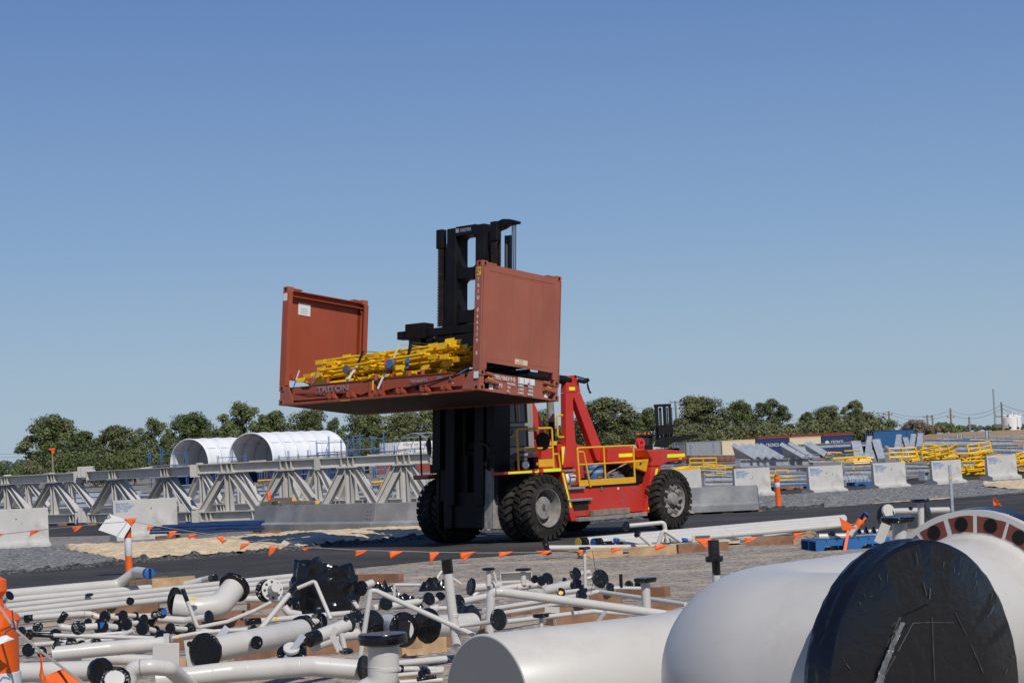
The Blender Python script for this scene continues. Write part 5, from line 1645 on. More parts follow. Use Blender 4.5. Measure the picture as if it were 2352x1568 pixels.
# A frames
for s in (1, -1):
    y0 = s * .66
    ya = y0 + s * .08
    top = [(-2.52, 3.62), (-2.95, 3.62), (-3.0, 3.25), (-3.76, 1.75), (-3.42, 1.75), (-2.95, 2.72), (-2.80, 3.02), (-2.76, 3.10), (-2.72, 3.02), (-2.72, 2.15), (-2.62, 1.6), (-2.42, 1.6), (-2.48, 3.25)]
    # two legs and a head, meeting edge to edge
    leg1 = [(-2.48, 3.22), (-2.76, 3.22), (-2.76, 3.12), (-2.72, 3.03), (-2.74, 2.1), (-2.66, 1.55), (-2.30, 1.55), (-2.42, 2.1)]
    leg2 = [(-2.76, 3.22), (-3.0, 3.22), (-3.82, 1.66), (-3.46, 1.66), (-2.80, 3.03), (-2.76, 3.12)]
    head = [(-2.60, 3.60), (-2.86, 3.62), (-2.95, 3.45), (-3.0, 3.226), (-2.48, 3.226), (-2.52, 3.45)]
    for nm, pl in (('frame_leg', leg1), ('frame_leg', leg2), ('frame_head', head)):
        o = MB().prism(pl, (0, ya, 0), VX, VZ, .16).build(nm, m_red, F, smooth=0, bevel=.012)
        if nm == 'frame_head' and s > 0: MB().box((-2.70, ya + .003, 3.31), (.20, .006, .075)).build('reflective_patch', m_hivis, o, smooth=0)
    if s > 0:
        m = MB().tube([(-2.88, ya + .03, 3.5), (-3.0, ya + .12, 3.46), (-3.15, ya + .1, 3.5)], .05, 8).tube([(-2.8, ya, 3.6), (-3.1, ya + .1, 3.52), (-3.2, ya + .1, 3.2)], .018, 6).tube([(-3.1, ya + .12, 3.45), (-3.12, ya + .12, 3.3), (-3.22, ya + .12, 3.2)], .016, 6)
        m.build('hose_fitting', m_black, F)
    MB().tube([(-2.7, y0, 3.5), (-1.2, y0, 3.62)], .10, 14).tube([(-1.2, y0, 3.62), (-.35, y0, 3.7)], .06, 12).build('tilt_cylinder', m_black, F)
MB().ext(-3.0, -2.6, -.6, .6, 1.5, 1.62).build('cross_member', m_red, F, smooth=0)
# ladder rail beside the leg
MB().tube(fillet([(-2.36, .72, 2.72), (-2.16, .72, 2.72), (-2.16, .72, 2.23), (-2.36, .72, 2.23)], .05), .022, 8).build('grab_rail', m_yel, F)
# exhaust
MB().tube([(-3.02, -.2, 2.0), (-3.02, -.2, 2.62)], .075, 14).build('exhaust_heat_shield', m_black, F)
MB().tube([(-3.02, -.2, 2.6), (-3.0, -.2, 3.45)], .085, 16).build('exhaust_stack', m_hub, F)
# cab
x0, x1, y0, y1 = -1.62, -.44, -.64, .5
cabm = MB()
def cpost(x, y, w=.07): cabm.ext(x - w / 2, x + w / 2, y - w / 2, y + w / 2, 1.8, 3.2)
for x in (x0 + .05, x1 - .04):
    for y in (y0 + .04, y1 - .04): cpost(x, y, .08)
cabm.ext(x0, x1, y0, y1, 3.2, 3.28)
cabm.ext(x0 + .09, x1 - .08, y1 - .06, y1, 1.8, 2.05).ext(x0 + .09, x1 - .08, y1 - .05, y1, 2.50, 2.58)
cabm.ext(x0 + .09, x1 - .08, y0, y0 + .05, 1.8, 2.1).ext(x0, x0 + .05, y0 + .08, y1 - .08, 1.8, 2.2).ext(x1 - .05, x1, y0 + .08, y1 - .08, 1.8, 2.0)
cabm.ext(x0 + .09, x0 + .2, y1 - .05, y1 - .004, 2.05, 3.2)
cab = cabm.build('cab', m_grey, F, smooth=0, bevel=.015)
g = MB().ext(x0 + .2, x1 - .1, y1 - .035, y1 - .025, 2.58, 3.2).ext(x0 + .2, x1 - .1, y1 - .035, y1 - .025, 2.05, 2.50)
g.ext(x1 - .03, x1 - .02, y0 + .08, y1 - .08, 2.0, 3.2).ext(x0 + .02, x0 + .03, y0 + .08, y1 - .08, 2.2, 3.2).ext(x0 + .1, x1 - .1, y0 + .02, y0 + .03, 2.1, 3.2)
g.build('window', m_glass, cab, smooth=0)
fm = MB()
for za_, zb_ in ((2.58, 3.2), (2.05, 2.50)):
    for (a, b) in (((x0 + .2, za_ + .015), (x1 - .1, za_ + .015)), ((x0 + .2, zb_ - .015), (x1 - .1, zb_ - .015))):
        fm.bar((a[0], y1 - .012, a[1]), (b[0], y1 - .012, b[1]), .03, .03)
    for x in (x0 + .215, x1 - .115): fm.bar((x, y1 - .012, za_ + .03), (x, y1 - .012, zb_ - .03), .03, .03, VX)
fm.build('window_seal', m_tape, cab, smooth=0)
MB().prism([(x0 + .02, 1.81), (x0 + .02, 2.0), (-1.1, 1.96), (-.78, 1.88), (-.72, 1.81)], (0, y1 + .012, 0), VX, VZ, .01).build('dark_panel', m_wire, cab, smooth=0)
text('KALMAR', .075, m_white, cab, basis(Vector((-1.1, y1 + .016, 1.855)), -VX, VZ, VY), .9)
MB().ext(-.62, -.5, y1 + .001, y1 + .012, 2.28, 2.46).build('door_handle', m_tape, cab, smooth=0, bevel=.02)
MB().tube([(-.62, y1 + .04, 2.24), (-1.0, y1 + .06, 2.34), (-1.02, y1 + .06, 2.44)], .016, 6).tube([(-1.12, y1 + .03, 2.6), (-1.1, y1 + .03, 3.2)], .016, 6).build('grab_rail', m_yel, cab)
MB().ext(-.9, -.7, -.3, .1, 1.85, 2.75).ext(-1.3, -.9, -.3, .1, 2.0, 2.15).build('driver_seat', m_scaf, cab, smooth=0, bevel=.04)
# handrails on the front deck
rl = MB()
yr = YS_ + .03
for pts in ([(-.08, yr, 1.56), (-.08, yr, 2.43), (-1.22, yr, 2.43), (-1.22, yr, 1.56)],): rl.tube(fillet(pts, .05), .024, 8)
rl.tube([(-.08, yr, 2.0), (-1.22, yr, 2.0)], .022, 8).tube(fillet([(-1.22, yr, 1.86), (-1.4, yr, 1.86), (-1.44, yr, 1.56)], .05), .022, 8)
rl.build('front_handrail', m_yel, F)
MB().ext(-1.2, -.72, yr - .012, yr, 1.60, 1.76).build('toe_plate', m_yel, F, smooth=0)
rl = MB()
for ya in (YS_ + .02, -YS_ - .02):
    rl.tube(fillet([(-2.08, ya, 1.13), (-2.05, ya, 1.97), (-4.02, ya, 1.97), (-4.02, ya, 1.13)], .04), .024, 8)
    rl.tube([(-2.06, ya, 1.60), (-4.02, ya, 1.60)], .021, 8).tube([(-2.98, ya, 1.13), (-2.96, ya, 1.97)], .022, 8)
    rl.tube(fillet([(-2.05, ya + .02, 1.88), (-2.24, ya + .02, 1.88), (-2.42, ya + .02, 1.10)], .05), .021, 8)
rl.build('rear_handrail', m_yel, F)
MB().ext(-4.02, -2.1, YS_ + .0, YS_ + .015, 1.12, 1.26).ext(-4.02, -2.1, -YS_ - .015, -YS_, 1.12, 1.26).build('toe_plate', m_yel, F, smooth=0)
# warning placards
o = MB().ext(-2.56, -2.30, .68, .70, 1.62, 2.02).build('warning_placard', m_hivis, F, smooth=0)
MB().ext(-2.53, -2.43, .70, .704, 1.86, 1.98).ext(-2.4, -2.33, .70, .704, 1.86, 1.98).ext(-2.52, -2.42, .70, .704, 1.64, 1.72).build('placard_print', m_white, o, smooth=0)
# manuals box and filters under the platform front
MB().tube([(-2.0, .8, 1.28), (-2.5, .8, 1.30)], .12, 14).build('air_receiver', m_white, F)
MB().ext(-2.5, -1.98, .75, .95, 1.12, 1.16).build('bracket', m_hub, F, smooth=0)
# lamps and mirrors
for s in (1, -1):
    o = MB().ext(-.46, -.16, s * 1.18, s * 1.36, 1.56, 1.76).build('lamp_box', m_black, F, smooth=0, bevel=.01)
    MB().lathe([(0, .085), (.03, .09), (.05, .075), (.055, .02)], (-.30, s * 1.36, 1.66), Vector((.35, s * 1, 0)), 18).build('headlight', m_lamp, o)
    MB().ext(-.72, -.56, s * 1.2, s * 1.38, 1.56, 1.82).build('lamp_guard', m_black, F, smooth=0)
    MB().ext(-.70, -.62, s * 1.381, s * 1.39, 1.64, 1.70).build('indicator', m_flag, F, smooth=0)
    mx, my = (-.93, YS_ + .06) if s > 0 else (-.25, -1.5)
    o = MB().lathe([(0, .06), (.02, .17), (.05, .2), (.06, .2)], (mx, my, 2.15), Vector((1, 0, 0)) if s > 0 else Vector((-.6, .4, 0)), 22)
    ob = o.build('mirror', m_black, F)
    MB().tube([(mx + .02, my - s * .5, 2.40), (mx + .02, my - s * .1, 2.38), (mx + .03, my, 2.2), (mx + .02, my - s * .1, 1.94), (mx + .05, my - s * .45, 1.85)], .012, 6).build('mirror_arm', m_hub, ob)
MB().ext(-.5, .1, -1.62, -1.2, 1.44, 1.5).build('step_green', m_leaf if False else m_bark, F, smooth=0)
MB().tube([(.14, -1.32, 1.5), (.12, -1.34, 2.42)], .02, 6).build('mirror_post', m_black, F)

# mast
TL = R(4.3)
MX, MZ = Vector((math.cos(TL), 0, math.sin(TL))), Vector((-math.sin(TL), 0, math.cos(TL)))
def ML(o): o.matrix_local = basis(Vector((.2, 0, .35)), MX, VY, MZ * .983); return o
mast = ML(MB().ext(-.42, -.02, -.92, -.44, .6, 4.3).ext(-.42, -.02, .44, .92, .6, 4.3).ext(-.42, -.02, -.68, -.44, .0, .599).ext(-.42, -.02, .44, .68, .0, .599).ext(-.36, -.22, -.439, .439, .0, 1.72).ext(-.36, -.24, -.439, .439, 1.75, 1.9).ext(-.36, -.28, -.439, .439, 3.0, 3.2).build('mast', m_black, F, smooth=0, bevel=.012))
def mp(mb, nm, mt, **k):
    o = mb.build(nm, mt, mast, **k)
    return o
for s in (1, -1):
    mp(MB().ext(-.34, .06, s * .30, s * .57, .5, 6.72), 'inner_channel', m_black, smooth=0, bevel=.012)
    mp(MB().ext(-.015, .10, s * .70, s * .93, 1.3, 3.2), 'outer_flange', m_black, smooth=0)
    mp(MB().tube([(-.2, s * .24, .3), (-.2, s * .24, 3.6)], .06, 12), 'hydraulic_cylinder', m_black)
    ch_ = MB()
    for k in range(64): ch_.box((.0, s * .81, 4.55 + k * .034), (.05, .12 if k % 2 else .15, .026))
    for k in range(30): ch_.box((-.12, s * .84, 5.6 + k * .034), (.05, .08, .026))
    mp(ch_, 'chain', m_chain, smooth=0)
    mp(MB().ext(-.1, .05, s * .72, s * .92, 6.30, 6.74), 'chain_pulley', m_black, smooth=0, bevel=.02)
    mp(MB().tube([(-.2, s * .70, 4.2), (-.2, s * .70, 6.3)], .075, 14), 'lift_cylinder', m_steel if s > 0 else m_black)
    mp(MB().tube([(-.3, s * .90, 3.8), (-.3, s * .90, 6.45)], .05, 12).tube([(-.3, s * 1.0, 3.8), (-.3, s * 1.0, 6.45)], .035, 10), 'hose_bank', m_wire)
    mp(MB().prism([(.0, 1.35), (.0, .0), (-.5, .0), (-.5, 1.35)], (0, s * .80 + (.0 if s > 0 else -.01), 0), VX, VZ, .01), 'side_plate', m_black, smooth=0)
mp(MB().ext(-.34, .061, -.30, .30, 6.52, 6.74), 'top_beam', m_black, smooth=0, bevel=.015)
mp(MB().ext(-.30, .0, -.30, .30, 5.55, 5.80).ext(-.30, .0, -.30, .30, 4.55, 4.84), 'cross_beam', m_black, smooth=0, bevel=.02)
gs = MB()
for z, d in ((6.52, -1), (5.80, 1), (5.55, -1), (4.84, 1)):
    for s in (1, -1): gs.prism([(s * .30, z), (s * .12, z), (s * .18, z + d * .03), (s * .25, z + d * .10), (s * .30, z + d * .22)], (-.25, 0, 0), VY, VZ, .2)
mp(gs, 'corner_web', m_black, smooth=0)
text('KALMAR', .12, m_galv, mast, basis(Vector((.064, -.16, 6.6)), VY, VZ, VX), .72)
MB().ext(.062, .066, -.29, -.20, 6.6, 6.69).build('emblem', m_galv, mast, smooth=0)
mp(MB().prism([(.74, 6.73), (.98, 6.79), (1.2, 6.76), (1.38, 6.70), (1.37, 6.65), (1.1, 6.64), (.95, 6.58), (.74, 6.54)], (-.25, 0, 0), VY, VZ, .2), 'hose_arm', m_black, smooth=0, bevel=.02)
hs_ = MB()
for k in range(3): hs_.tube([(-.15, 1.2 + k * .05, 6.66), (-.15, 1.19 + k * .05, 5.0), (-.15, 1.17 + k * .05, 3.6)], .013, 6)
mp(hs_, 'hose', m_wire)
mp(MB().ext(-.5, -.08, -.44, .44, .02, .6).ext(-.3, -.1, -.43, -.05, .6, 1.6), 'mast_base', m_black, smooth=0)
mp(MB().ext(-.45, .0, .55, .82, -.02, 1.3), 'mast_foot', m_hub, smooth=0, bevel=.01)
# spreader, lies against the back of the rack
sp = MB().ext(.0, .22, -1.95, 1.7, 4.30, 4.48)
spr = ML(sp.build('spreader', m_black, F, smooth=0, bevel=.012))
MB().ext(-.02, .3, -1.62, -1.02, 4.26, 4.62).ext(.05, .3, -1.5, -1.15, 3.9, 4.26).prism([(-1.0, 4.26), (-1.0, 3.98), (-.9, 4.05), (-.8, 4.26)], (.05, 0, 0), VY, VZ, .2).build('side_shift_box', m_black, spr, smooth=0, bevel=.015)
MB().ext(.0, .3, -.70, .70, 3.6, 4.26).prism([(-.12, 4.26), (-.12, 4.0), (-.3, 4.26)], (.3, 0, 0), VY, VZ, .05).build('carriage', m_black, spr, smooth=0, bevel=.01)
MB().ext(.05, .25, -1.7, 1.7, 2.75, 2.95).ext(.05, .25, -1.5, -1.2, 2.95, 3.9).ext(.05, .25, 1.2, 1.5, 2.95, 4.3).build('spreader_arm', m_black, spr, smooth=0)
hz = MB()
for k in range(4): hz.tube([(.2, .3 + .1 * k, 4.2), (.35, .7 + .1 * k, 3.85 + .05 * k), (.2, 1.3, 3.7 - .1 * k)], .018, 6)
hz.build('hydraulic_hose', m_tape, spr)
# front hose loops on the deck
hz = MB()
hz.tube(fillet([(.2, .55, 2.2), (.18, .75, 2.1), (.1, .78, 1.85), (.2, .6, 1.7)], .1), .03, 8)
hz.tube([(.1 + .14 * math.cos(k * .5), .72, 1.72 + .14 * math.sin(k * .5)) for k in range(14)], .022, 6)
hz.build('hydraulic_hose', m_tape, F)

# things resting on the machine's platform
def onF(v): return FM @ Vector(v)
o = thing('spill_kit_drum', 'blue spill kit drum with grey band on the machine platform', 'drum', mw=FM @ Matrix.Translation((-2.92, 1.08, 1.126)))
MB().lathe([(0, .21), (.02, .22), (.36, .225), (.37, .235), (.42, .235), (.47, .20), (.48, .05)], (0, 0, 0), VZ, 26).build('body', m_scaf, o)
MB().lathe([(.27, .223), (.272, .229), (.335, .231), (.337, .224)], (0, 0, 0), VZ, 26).build('grey_band', m_galv, o)
lb = MB().grid(10, 1, lambda u, v: Vector((.231 * math.cos(1.95 - .95 * u), .231 * math.sin(1.95 - .95 * u), .05 + .19 * v))).build('label', m_wire, o)
for i, (w_, z) in enumerate((('SPILL', .15), ('RESPONSE', .10))):
    t = text(w_, .058, m_ccream, lb, basis(Vector((.13, .225, z)), Vector((-.93, .36, 0)), VZ, Vector((.36, .93, 0))), .8)
st = MB()
for k in range(4): st.prism([(-2.72 - k * .14, 1.27), (-2.80 - k * .14, 1.27), (-2.86 - k * .14, 1.30), (-2.78 - k * .14, 1.30)], (0, YS_ + .012, 0), VX, VZ, .008)
st.build('hazard_stripe', m_wire, F, smooth=0)
o = thing('yellow_bin', 'yellow plastic chute bin at the rear of the machine platform', 'bin', mw=FM @ Matrix.Translation((-4.3, 1.15, 1.45)))
MB().add([(.28, -.2, .16), (-.3, -.2, .2), (-.3, .2, .2), (.28, .2, .16), (.2, -.16, .0), (-.22, -.16, -.1), (-.22, .16, -.1), (.2, .16, .0)], [(3, 2, 1, 0), (4, 5, 6, 7), (0, 1, 5, 4), (1, 2, 6, 5), (2, 3, 7, 6), (3, 0, 4, 7)]).build('body', m_yel, o, smooth=0, bevel=.02)
MB().ext(-.02, .06, .201, .206, .1, .13).build('handle_slot', m_wire, o, smooth=0)
o = thing('rubber_mat_bundle', 'grey crumpled bag lying on the machine platform', 'bag', mw=FM @ Matrix.Translation((-3.6, 1.05, 1.13)))
mb = MB().grid(20, 12, lambda u, v: Vector((-.45 + .9 * u, -.25 + .5 * v, max(0, .34 * math.sin(math.pi * u) ** .6 * math.sin(math.pi * v) ** .5 * (.75 + .5 * noise.noise(Vector((u * 4, v * 4, 2))))))))
mb.build('cloth', m_rock, o)
o = thing('broom', 'wooden broom handle leaning across the machine platform', 'broom', mw=FM)
MB().tube([(-3.12, 1.28, 1.36), (-4.1, 1.2, 1.62)], .014, 7).build('handle', m_wood, o)
MB().ext(-3.02, -3.16, 1.24, 1.32, 1.30, 1.38).build('head', m_bark, o, smooth=0)
o = thing('folding_sign', 'black and yellow folding stand leaning on the platform rail', 'stand', mw=FM)
MB().bar((-3.0, 1.1, 1.66), (-3.28, 1.1, 1.2), .03, .16, VY).build('panel', m_tape, o, smooth=0)
MB().bar((-2.98, 1.2, 1.62), (-3.2, 1.2, 1.15), .03, .03).build('leg', m_bundle, o, smooth=0)
# ------------------------------------------------------------------ pipe spools in the foreground
SG = 'cream painted pipe spools laid out on timbers'
class Spool:
    """one prefabricated pipe piece: pipe runs, black wrapped flanges, caps, marks"""
    def __init__(s, label, group=SG, name='pipe_spool'):
        s.o = thing(name, label, 'pipe', group=group)
        s.first = True
    def _loc(s, p):
        if s.first:
            s.o.location = (p.x, p.y, 0)
            s.off = Vector((p.x, p.y, 0))
            s.first = False
    def pipe(s, zm, pts, dpx, bend=2.2, m=None, r1=None, seams=True, n=None, cap=True):
        pp = P(zm, pts)
        r = size(zm, dpx, pp[0]) / 2
        return s.run(pp, r, bend, m, r1 and size(zm, r1, pp[-1]) / 2, seams, n, cap)
    def run(s, pp, r, bend=2.2, m=None, r1=None, seams=True, n=None, cap=True):
        s._loc(pp[0])
        q = [p - s.off for p in pp]
        n = n or (40 if r > .25 else 24 if r > .08 else 14 if r > .03 else 9)
        fl_ = fillet(q, r * bend if len(q) > 2 else 0, 8)
        po = MB().tube(fl_, r, n, cap, r1).build('pipe', m or m_pipe, s.o, smooth=50)
        if seams:
            sm = MB()
            for a, b, c in zip(q, q[1:], q[2:]):
                for e, f in ((a, b), (c, b)):
                    d = (e - f)
                    t = min(r * bend * 1.15, d.length * .5)
                    d.normalize()
                    sm.lathe([(-.006, r * 1.0), (-.002, r * 1.02), (.002, r * 1.02), (.006, r * 1.0)], f + d * t, d, n)
            if sm.v: sm.build('weld_seam', m_pipe, po, smooth=60)
        return q
    def disc(s, zm, x, y, rpx, ax, h=None, thick=.35, m=None, like=None, name='wrapped_flange', jit=.025, seed=0):
        c = P(zm, [(x, y, h)])[0] if like is None else at(*zm(x, y), like)
        s._loc(c)
        return s.disc_at(c - s.off, size(zm, rpx, c), ax, thick, m, name, jit, seed)
    def disc_at(s, c, r, ax, thick=.35, m=None, name='wrapped_flange', jit=.025, seed=0):
        t = r * thick
        return MB().lathe([(-t * .6, r * .55), (-t * .5, r * .93), (-t * .3, r * 1.0), (t * .15, r * 1.01), (t * .3, r * .94), (t * .34, r * .7), (t * .3, r * .3)], c, Vector(ax), 26, jit, int(seed * 13 + r * 1000)).build(name, m or m_wrap, s.o, smooth=32)
    def cap(s, a, b, r, m=None, name='end_cap'):
        """wrapping at an end: from a toward b (local)"""
        return MB().lathe([(0, r * .95), (.004, r * 1.06), ((b - a).length, r * 1.05), ((b - a).length + .003, r * .98)], a, (b - a), 14, .02, int(r * 999)).build(name, m or m_wrap, s.o, smooth=40)
    def mark(s, zm, x, y, w, h, like, lift=.01):
        c = at(*zm(x, y), like) - s.off - Vector((0, lift, 0))
        ww, hh = size(zm, w, c + s.off) / 2, size(zm, h, c + s.off) / 2
        MB().lathe([(0, 1), (.001, 1)], (0, 0, 0), -VY, 10).v
        mb = MB().lathe([(0, ww), (.002, ww)], (0, 0, 0), -VY + VZ * .4, 10)
        mb.v = [(c.x + v[0], c.y + v[1], c.z + v[2] * hh / ww) for v in mb.v]
        mb.build('paint_mark', m_mark, s.o, smooth=0)
    def capped(s, q, end, frac_len, r, m=None, name='end_cap'):
        """cap an end of a local run by a length"""
        a, b = (q[0], q[1]) if end == 0 else (q[-1], q[-2])
        d = (b - a).normalized()
        return s.cap(a - d * .01, a + d * frac_len, r, m, name)

# --- long pipe with a rising bend and blue cap (left, behind)
s = Spool('long cream pipe ending in a raised bend with blue taped cap')
q = s.pipe(za, [(20, 812, .28), (560, 762, .28), (1010, 722, .28), (1165, 612, ('d', -.15)), (1285, 628, ('d', -.55))], 92, 1.7)
r = size(za, 92, q[0] + s.off) / 2
s.capped(q, 1, .10, r, m_bluecap, 'blue_cap')
d = (q[-1] - q[-2]).normalized()
MB().lathe([(-.03, r * 1.07), (-.027, r * 1.09), (.0, r * 1.09), (.004, r * 1.06)], q[-1] - d * .04, d, 24).build('tape_ring', m_tape, s.o)
MB().box(q[-1] + d * .014, (r * .5, .006, r * 2.0), frame(d)[1].to_track_quat('X', 'Z').to_matrix()).build('tape_cross', m_tape, s.o, smooth=0)
s.disc(za, 85, 815, 42, (1, -.5, .6), like=s.off.y - .3, thick=.5, seed=2)
# --- straight pipes bundle
for k, (y0, y1, x1, zz, lab) in enumerate(((860, 748, 1290, za, 'short straight pipe ending at the raw timber block'),)):
    s = Spool(lab)
    s.pipe(za, [(60, y0, .2), (x1, y1, .2)], 58)
for k, (a, b, lab) in enumerate((((40, 912), (1330, 352), 'rear straight pipe of the three long parallel pipes'), ((40, 957), (1330, 402), 'middle straight pipe of the three long parallel pipes'), ((60, 1000), (1330, 452), 'front straight pipe of the three long parallel pipes'))):
    s = Spool(lab, 'three long parallel pipes on the left')
    A, Bv = G(*za(*a), .2), G(*zb(*b), .2)
    s.run([A, Bv], size(za, 56, A) / 2)
    if k == 2: s.disc(za, 1118, 862, 34, (.5, -.6, .8), like=G(*za(1118, 890), .2).y - .15, thick=1.2, seed=4)
    if k == 0: s.disc(za, 765, 808, 34, (0, -.2, 1), like=G(*za(765, 840), .2).y, thick=.5, seed=5)
# thin pipe with blue end behind
s = Spool('short tilted pipe with blue and black taped tip near the road')
q = s.pipe(za, [(1590, 722, .12), (1750, 682, ('d', -.1)), (1845, 662, ('d', -.3))], 58, 1.2)
s.capped(q, 1, .13, size(za, 58, q[0] + s.off) / 2, m_wrap)
MB().lathe([(0, .046), (.01, .047), (.03, .047), (.04, .045)], q[-1] + (q[-2] - q[-1]).normalized() * .14, q[-2] - q[-1], 14).build('blue_cap', m_bluecap, s.o)
# --- large wrapped elbow
s = Spool('large cream elbow with two big black wrapped flange rims')
q = s.pipe(za, [(1500, 905, .32), (1700, 928, ('d', 0)), (1880, 905, ('d', .1)), (2010, 745, ('d', .30))], 205, 1.3, n=32, seams=False)
dd = size(za, 205, q[0] + s.off) / 2
s.disc(za, 1500, 868, 122, (-.95, .35, .05), like=s.off.y, thick=.22, seed=6)
ax7 = (q[-1] - q[-2]).normalized()
s.disc_at(q[-1] - ax7 * .01, dd * 1.36, ax7, .2, seed=7)
s.disc_at(q[-1] + ax7 * .03, dd * 1.32, ax7, .2, seed=17)
s.mark(za, 1668, 845, 80, 24, s.off.y - .22)
for a in (1560,):
    MB().lathe([(-.006, dd * 1.0), (-.002, dd * 1.015), (.002, dd * 1.015), (.006, dd)], P(za, [(a, 912, ('Y', s.off.y))])[0] - s.off, Vector((1, -.1, 0)), 32).build('weld_seam', m_pipe, s.o)
s = Spool('thin bent pipe crossing in front of the large elbow, black tip upward')
q = s.pipe(za, [(1568, 765, ('Y', 20.0)), (1695, 1092, None), (1950, 1040, ('d', .2)), (2185, 945, ('d', .3)), (2330, 872, None)], 36, 1.5)
s.capped(q, 0, .12, size(za, 36, q[0] + s.off) / 2, m_wrap)
s = Spool('straight pipe with round black end disc in front of the large elbow')
q = s.pipe(za, [(1310, 1012, .2), (1590, 1030, None), (1800, 1000, ('d', -.1))], 62, 1.2)
s.disc(za, 1795, 1000, 58, (.85, -.5, .15), like=s.off.y - .15, seed=8)
s.disc(za, 1318, 1012, 30, (-.8, -.5, .1), like=s.off.y - .05, seed=9, thick=.8)
s = Spool('pipe with gentle bend and black end caps at left centre')
q = s.pipe(za, [(215, 1012, .18), (690, 975, None), (770, 975, None), (900, 1020, None)], 54, 1.6)
s.capped(q, 0, .1, size(za, 54, q[0] + s.off) / 2, m_wrap)
s.mark(za, 795, 968, 30, 14, s.off.y - .06)
s.disc(za, 230, 1018, 36, (-.7, -.7, .1), like=s.off.y - .02, seed=12, thick=.8)
s = Spool('hooked pipe with shiny black tip pointing up')
q = s.pipe(za, [(560, 972, ('Y', 19.2)), (492, 1082, None), (620, 1098, None), (830, 1078, ('d', .1))], 58, 1.2)
s.capped(q, 0, .1, size(za, 58, q[0] + s.off) / 2, m_wrap)
s.disc(za, 672, 1092, 60, (.1, -1, .2), like=s.off.y - .12, seed=13, thick=.5)
# wrapped small spools in the middle left heap
HEAP = [(255, 1150, 500, 1145, 40, 46, 'left cluster under the hooked pipe'), (330, 1085, 190, 1120, 42, 44, 'far left by the orange bollard'), (870, 1078, 1000, 1090, 60, 70, 'biggest black disc of the heap with blue label'), (905, 995, 1010, 1010, 44, 52, 'behind the blue label disc'),
        (1090, 1060, 1180, 1050, 46, 52, 'round black end right of the blue label'), (1228, 1092, 1330, 1120, 48, 60, 'striped black disc right of centre'), (1290, 1045, 1200, 1040, 38, 42, 'small black disc above the striped one'), (1240, 1010, 1330, 1000, 34, 36, 'topmost small disc by the yellow mark'),
        (1465, 1095, 1600, 1105, 44, 46, 'silver taped end left of the black round end'), (1635, 1100, 1520, 1110, 40, 52, 'black round end below the thin bent pipe'), (480, 1150, 560, 1180, 40, 52, 'black disc behind the long thin rod'), (620, 1225, 520, 1245, 42, 48, 'dark disc left of the yellow mark, low in the heap'),
        (825, 1225, 700, 1240, 42, 52, 'dark disc under the rod at the heap bottom'), (250, 1280, 360, 1300, 46, 58, 'crinkled disc by the big bollard'), (190, 1120, 250, 1160, 40, 42, 'black end beside the bollard string'), (760, 1045, 850, 1050, 34, 36, 'small wrapped end behind the shiny disc'), (1060, 985, 1160, 990, 40, 44, 'tilted black box shaped end on top of the heap'), (1390, 965, 1330, 985, 34, 46, 'black end with blue and yellow labels beside the large elbow')]
for k, (x0, y0, x1, y1, dp, rp, lab) in enumerate(HEAP):
    s = Spool('short wrapped spool, ' + lab)
    hh = .16 + .06 * (k % 3)
    q = s.pipe(za, [(x0, y0, hh), (x1, y1, ('d', .12))], dp, m=m_pipe)
    ax = (q[0] - q[1]).normalized() * .55 + Vector((0, -1, .15))
    s.disc_at(q[0] + Vector((0, -.03, 0)), size(za, rp, q[0] + s.off), ax, .4, seed=k)
    s.disc_at(q[1], size(za, rp * .8, q[0] + s.off), -ax + Vector((0, -.4, .1)), .4, seed=k + 30)
    if k in (2, 17): 
        c = q[0] + Vector((.0, -.03, 0)) + ax.normalized() * size(za, rp, q[0] + s.off) * .16
        MB().box(c + Vector((.03, 0, .01)), (.06, .012, .06)).build('blue_label', m_bluecap, s.o, smooth=0)
    if k % 3 == 0: s.mark(za, (x0 + x1) / 2 + 10, (y0 + y1) / 2 - dp * .2, 30, 16, s.off.y - .06)
for lab, pts, dp in (('long thin rod with black left tip across the heap', [(235, 1150, .3), (1360, 1182, ('d', .05))], 36), ('thin pipe under the long rod with gentle hook', [(215, 1245, .14), (650, 1208, None), (730, 1185, None)], 40), ('thin S shaped pipe below the long rod', [(640, 1240, .14), (780, 1205, None), (960, 1195, None), (1130, 1120, ('d', .4))], 40), ('thin pipe from the wrapped disc toward the tag strip', [(1480, 1180, .2), (1690, 1140, None), (1890, 1120, ('d', .1)), (2110, 1110, ('d', .1))], 38), ('flat lying pipe behind the tag strip', [(1640, 1105, .14), (1850, 1125, None), (2140, 1102, None)], 36), ('straight thin pipe behind the heap with yellow marks', [(880, 985, .15), (1180, 990, None), (1420, 978, ('d', .2))], 34), ('pale rod between the heap and the large pipe', [(690, 1165, .2), (1150, 1130, ('d', .2))], 34)):
    s = Spool(lab, 'thin pipes in the left heap')
    q = s.pipe(za, pts, dp, 1.6)
    if 'black left tip' in lab: s.capped(q, 0, .26, size(za, dp, q[0] + s.off) / 2 * 1.1, m_wrap)
    else: s.mark(za, pts[0][0] + 40, pts[0][1] - 6, 36, 14, s.off.y - .06)
# strips and tags
for x, y, lab in ((1900, 1150, 'grey metal tag strip leaning on the thin pipes'),):
    p = at(*za(x, y), 18.4)
    tag(MB().bar(p + Vector((-.07, 0, -.08)), p + Vector((.05, .05, .06)), .06, .004, VY).build('tag_strip', m_galv, smooth=0), lab, 'tag')
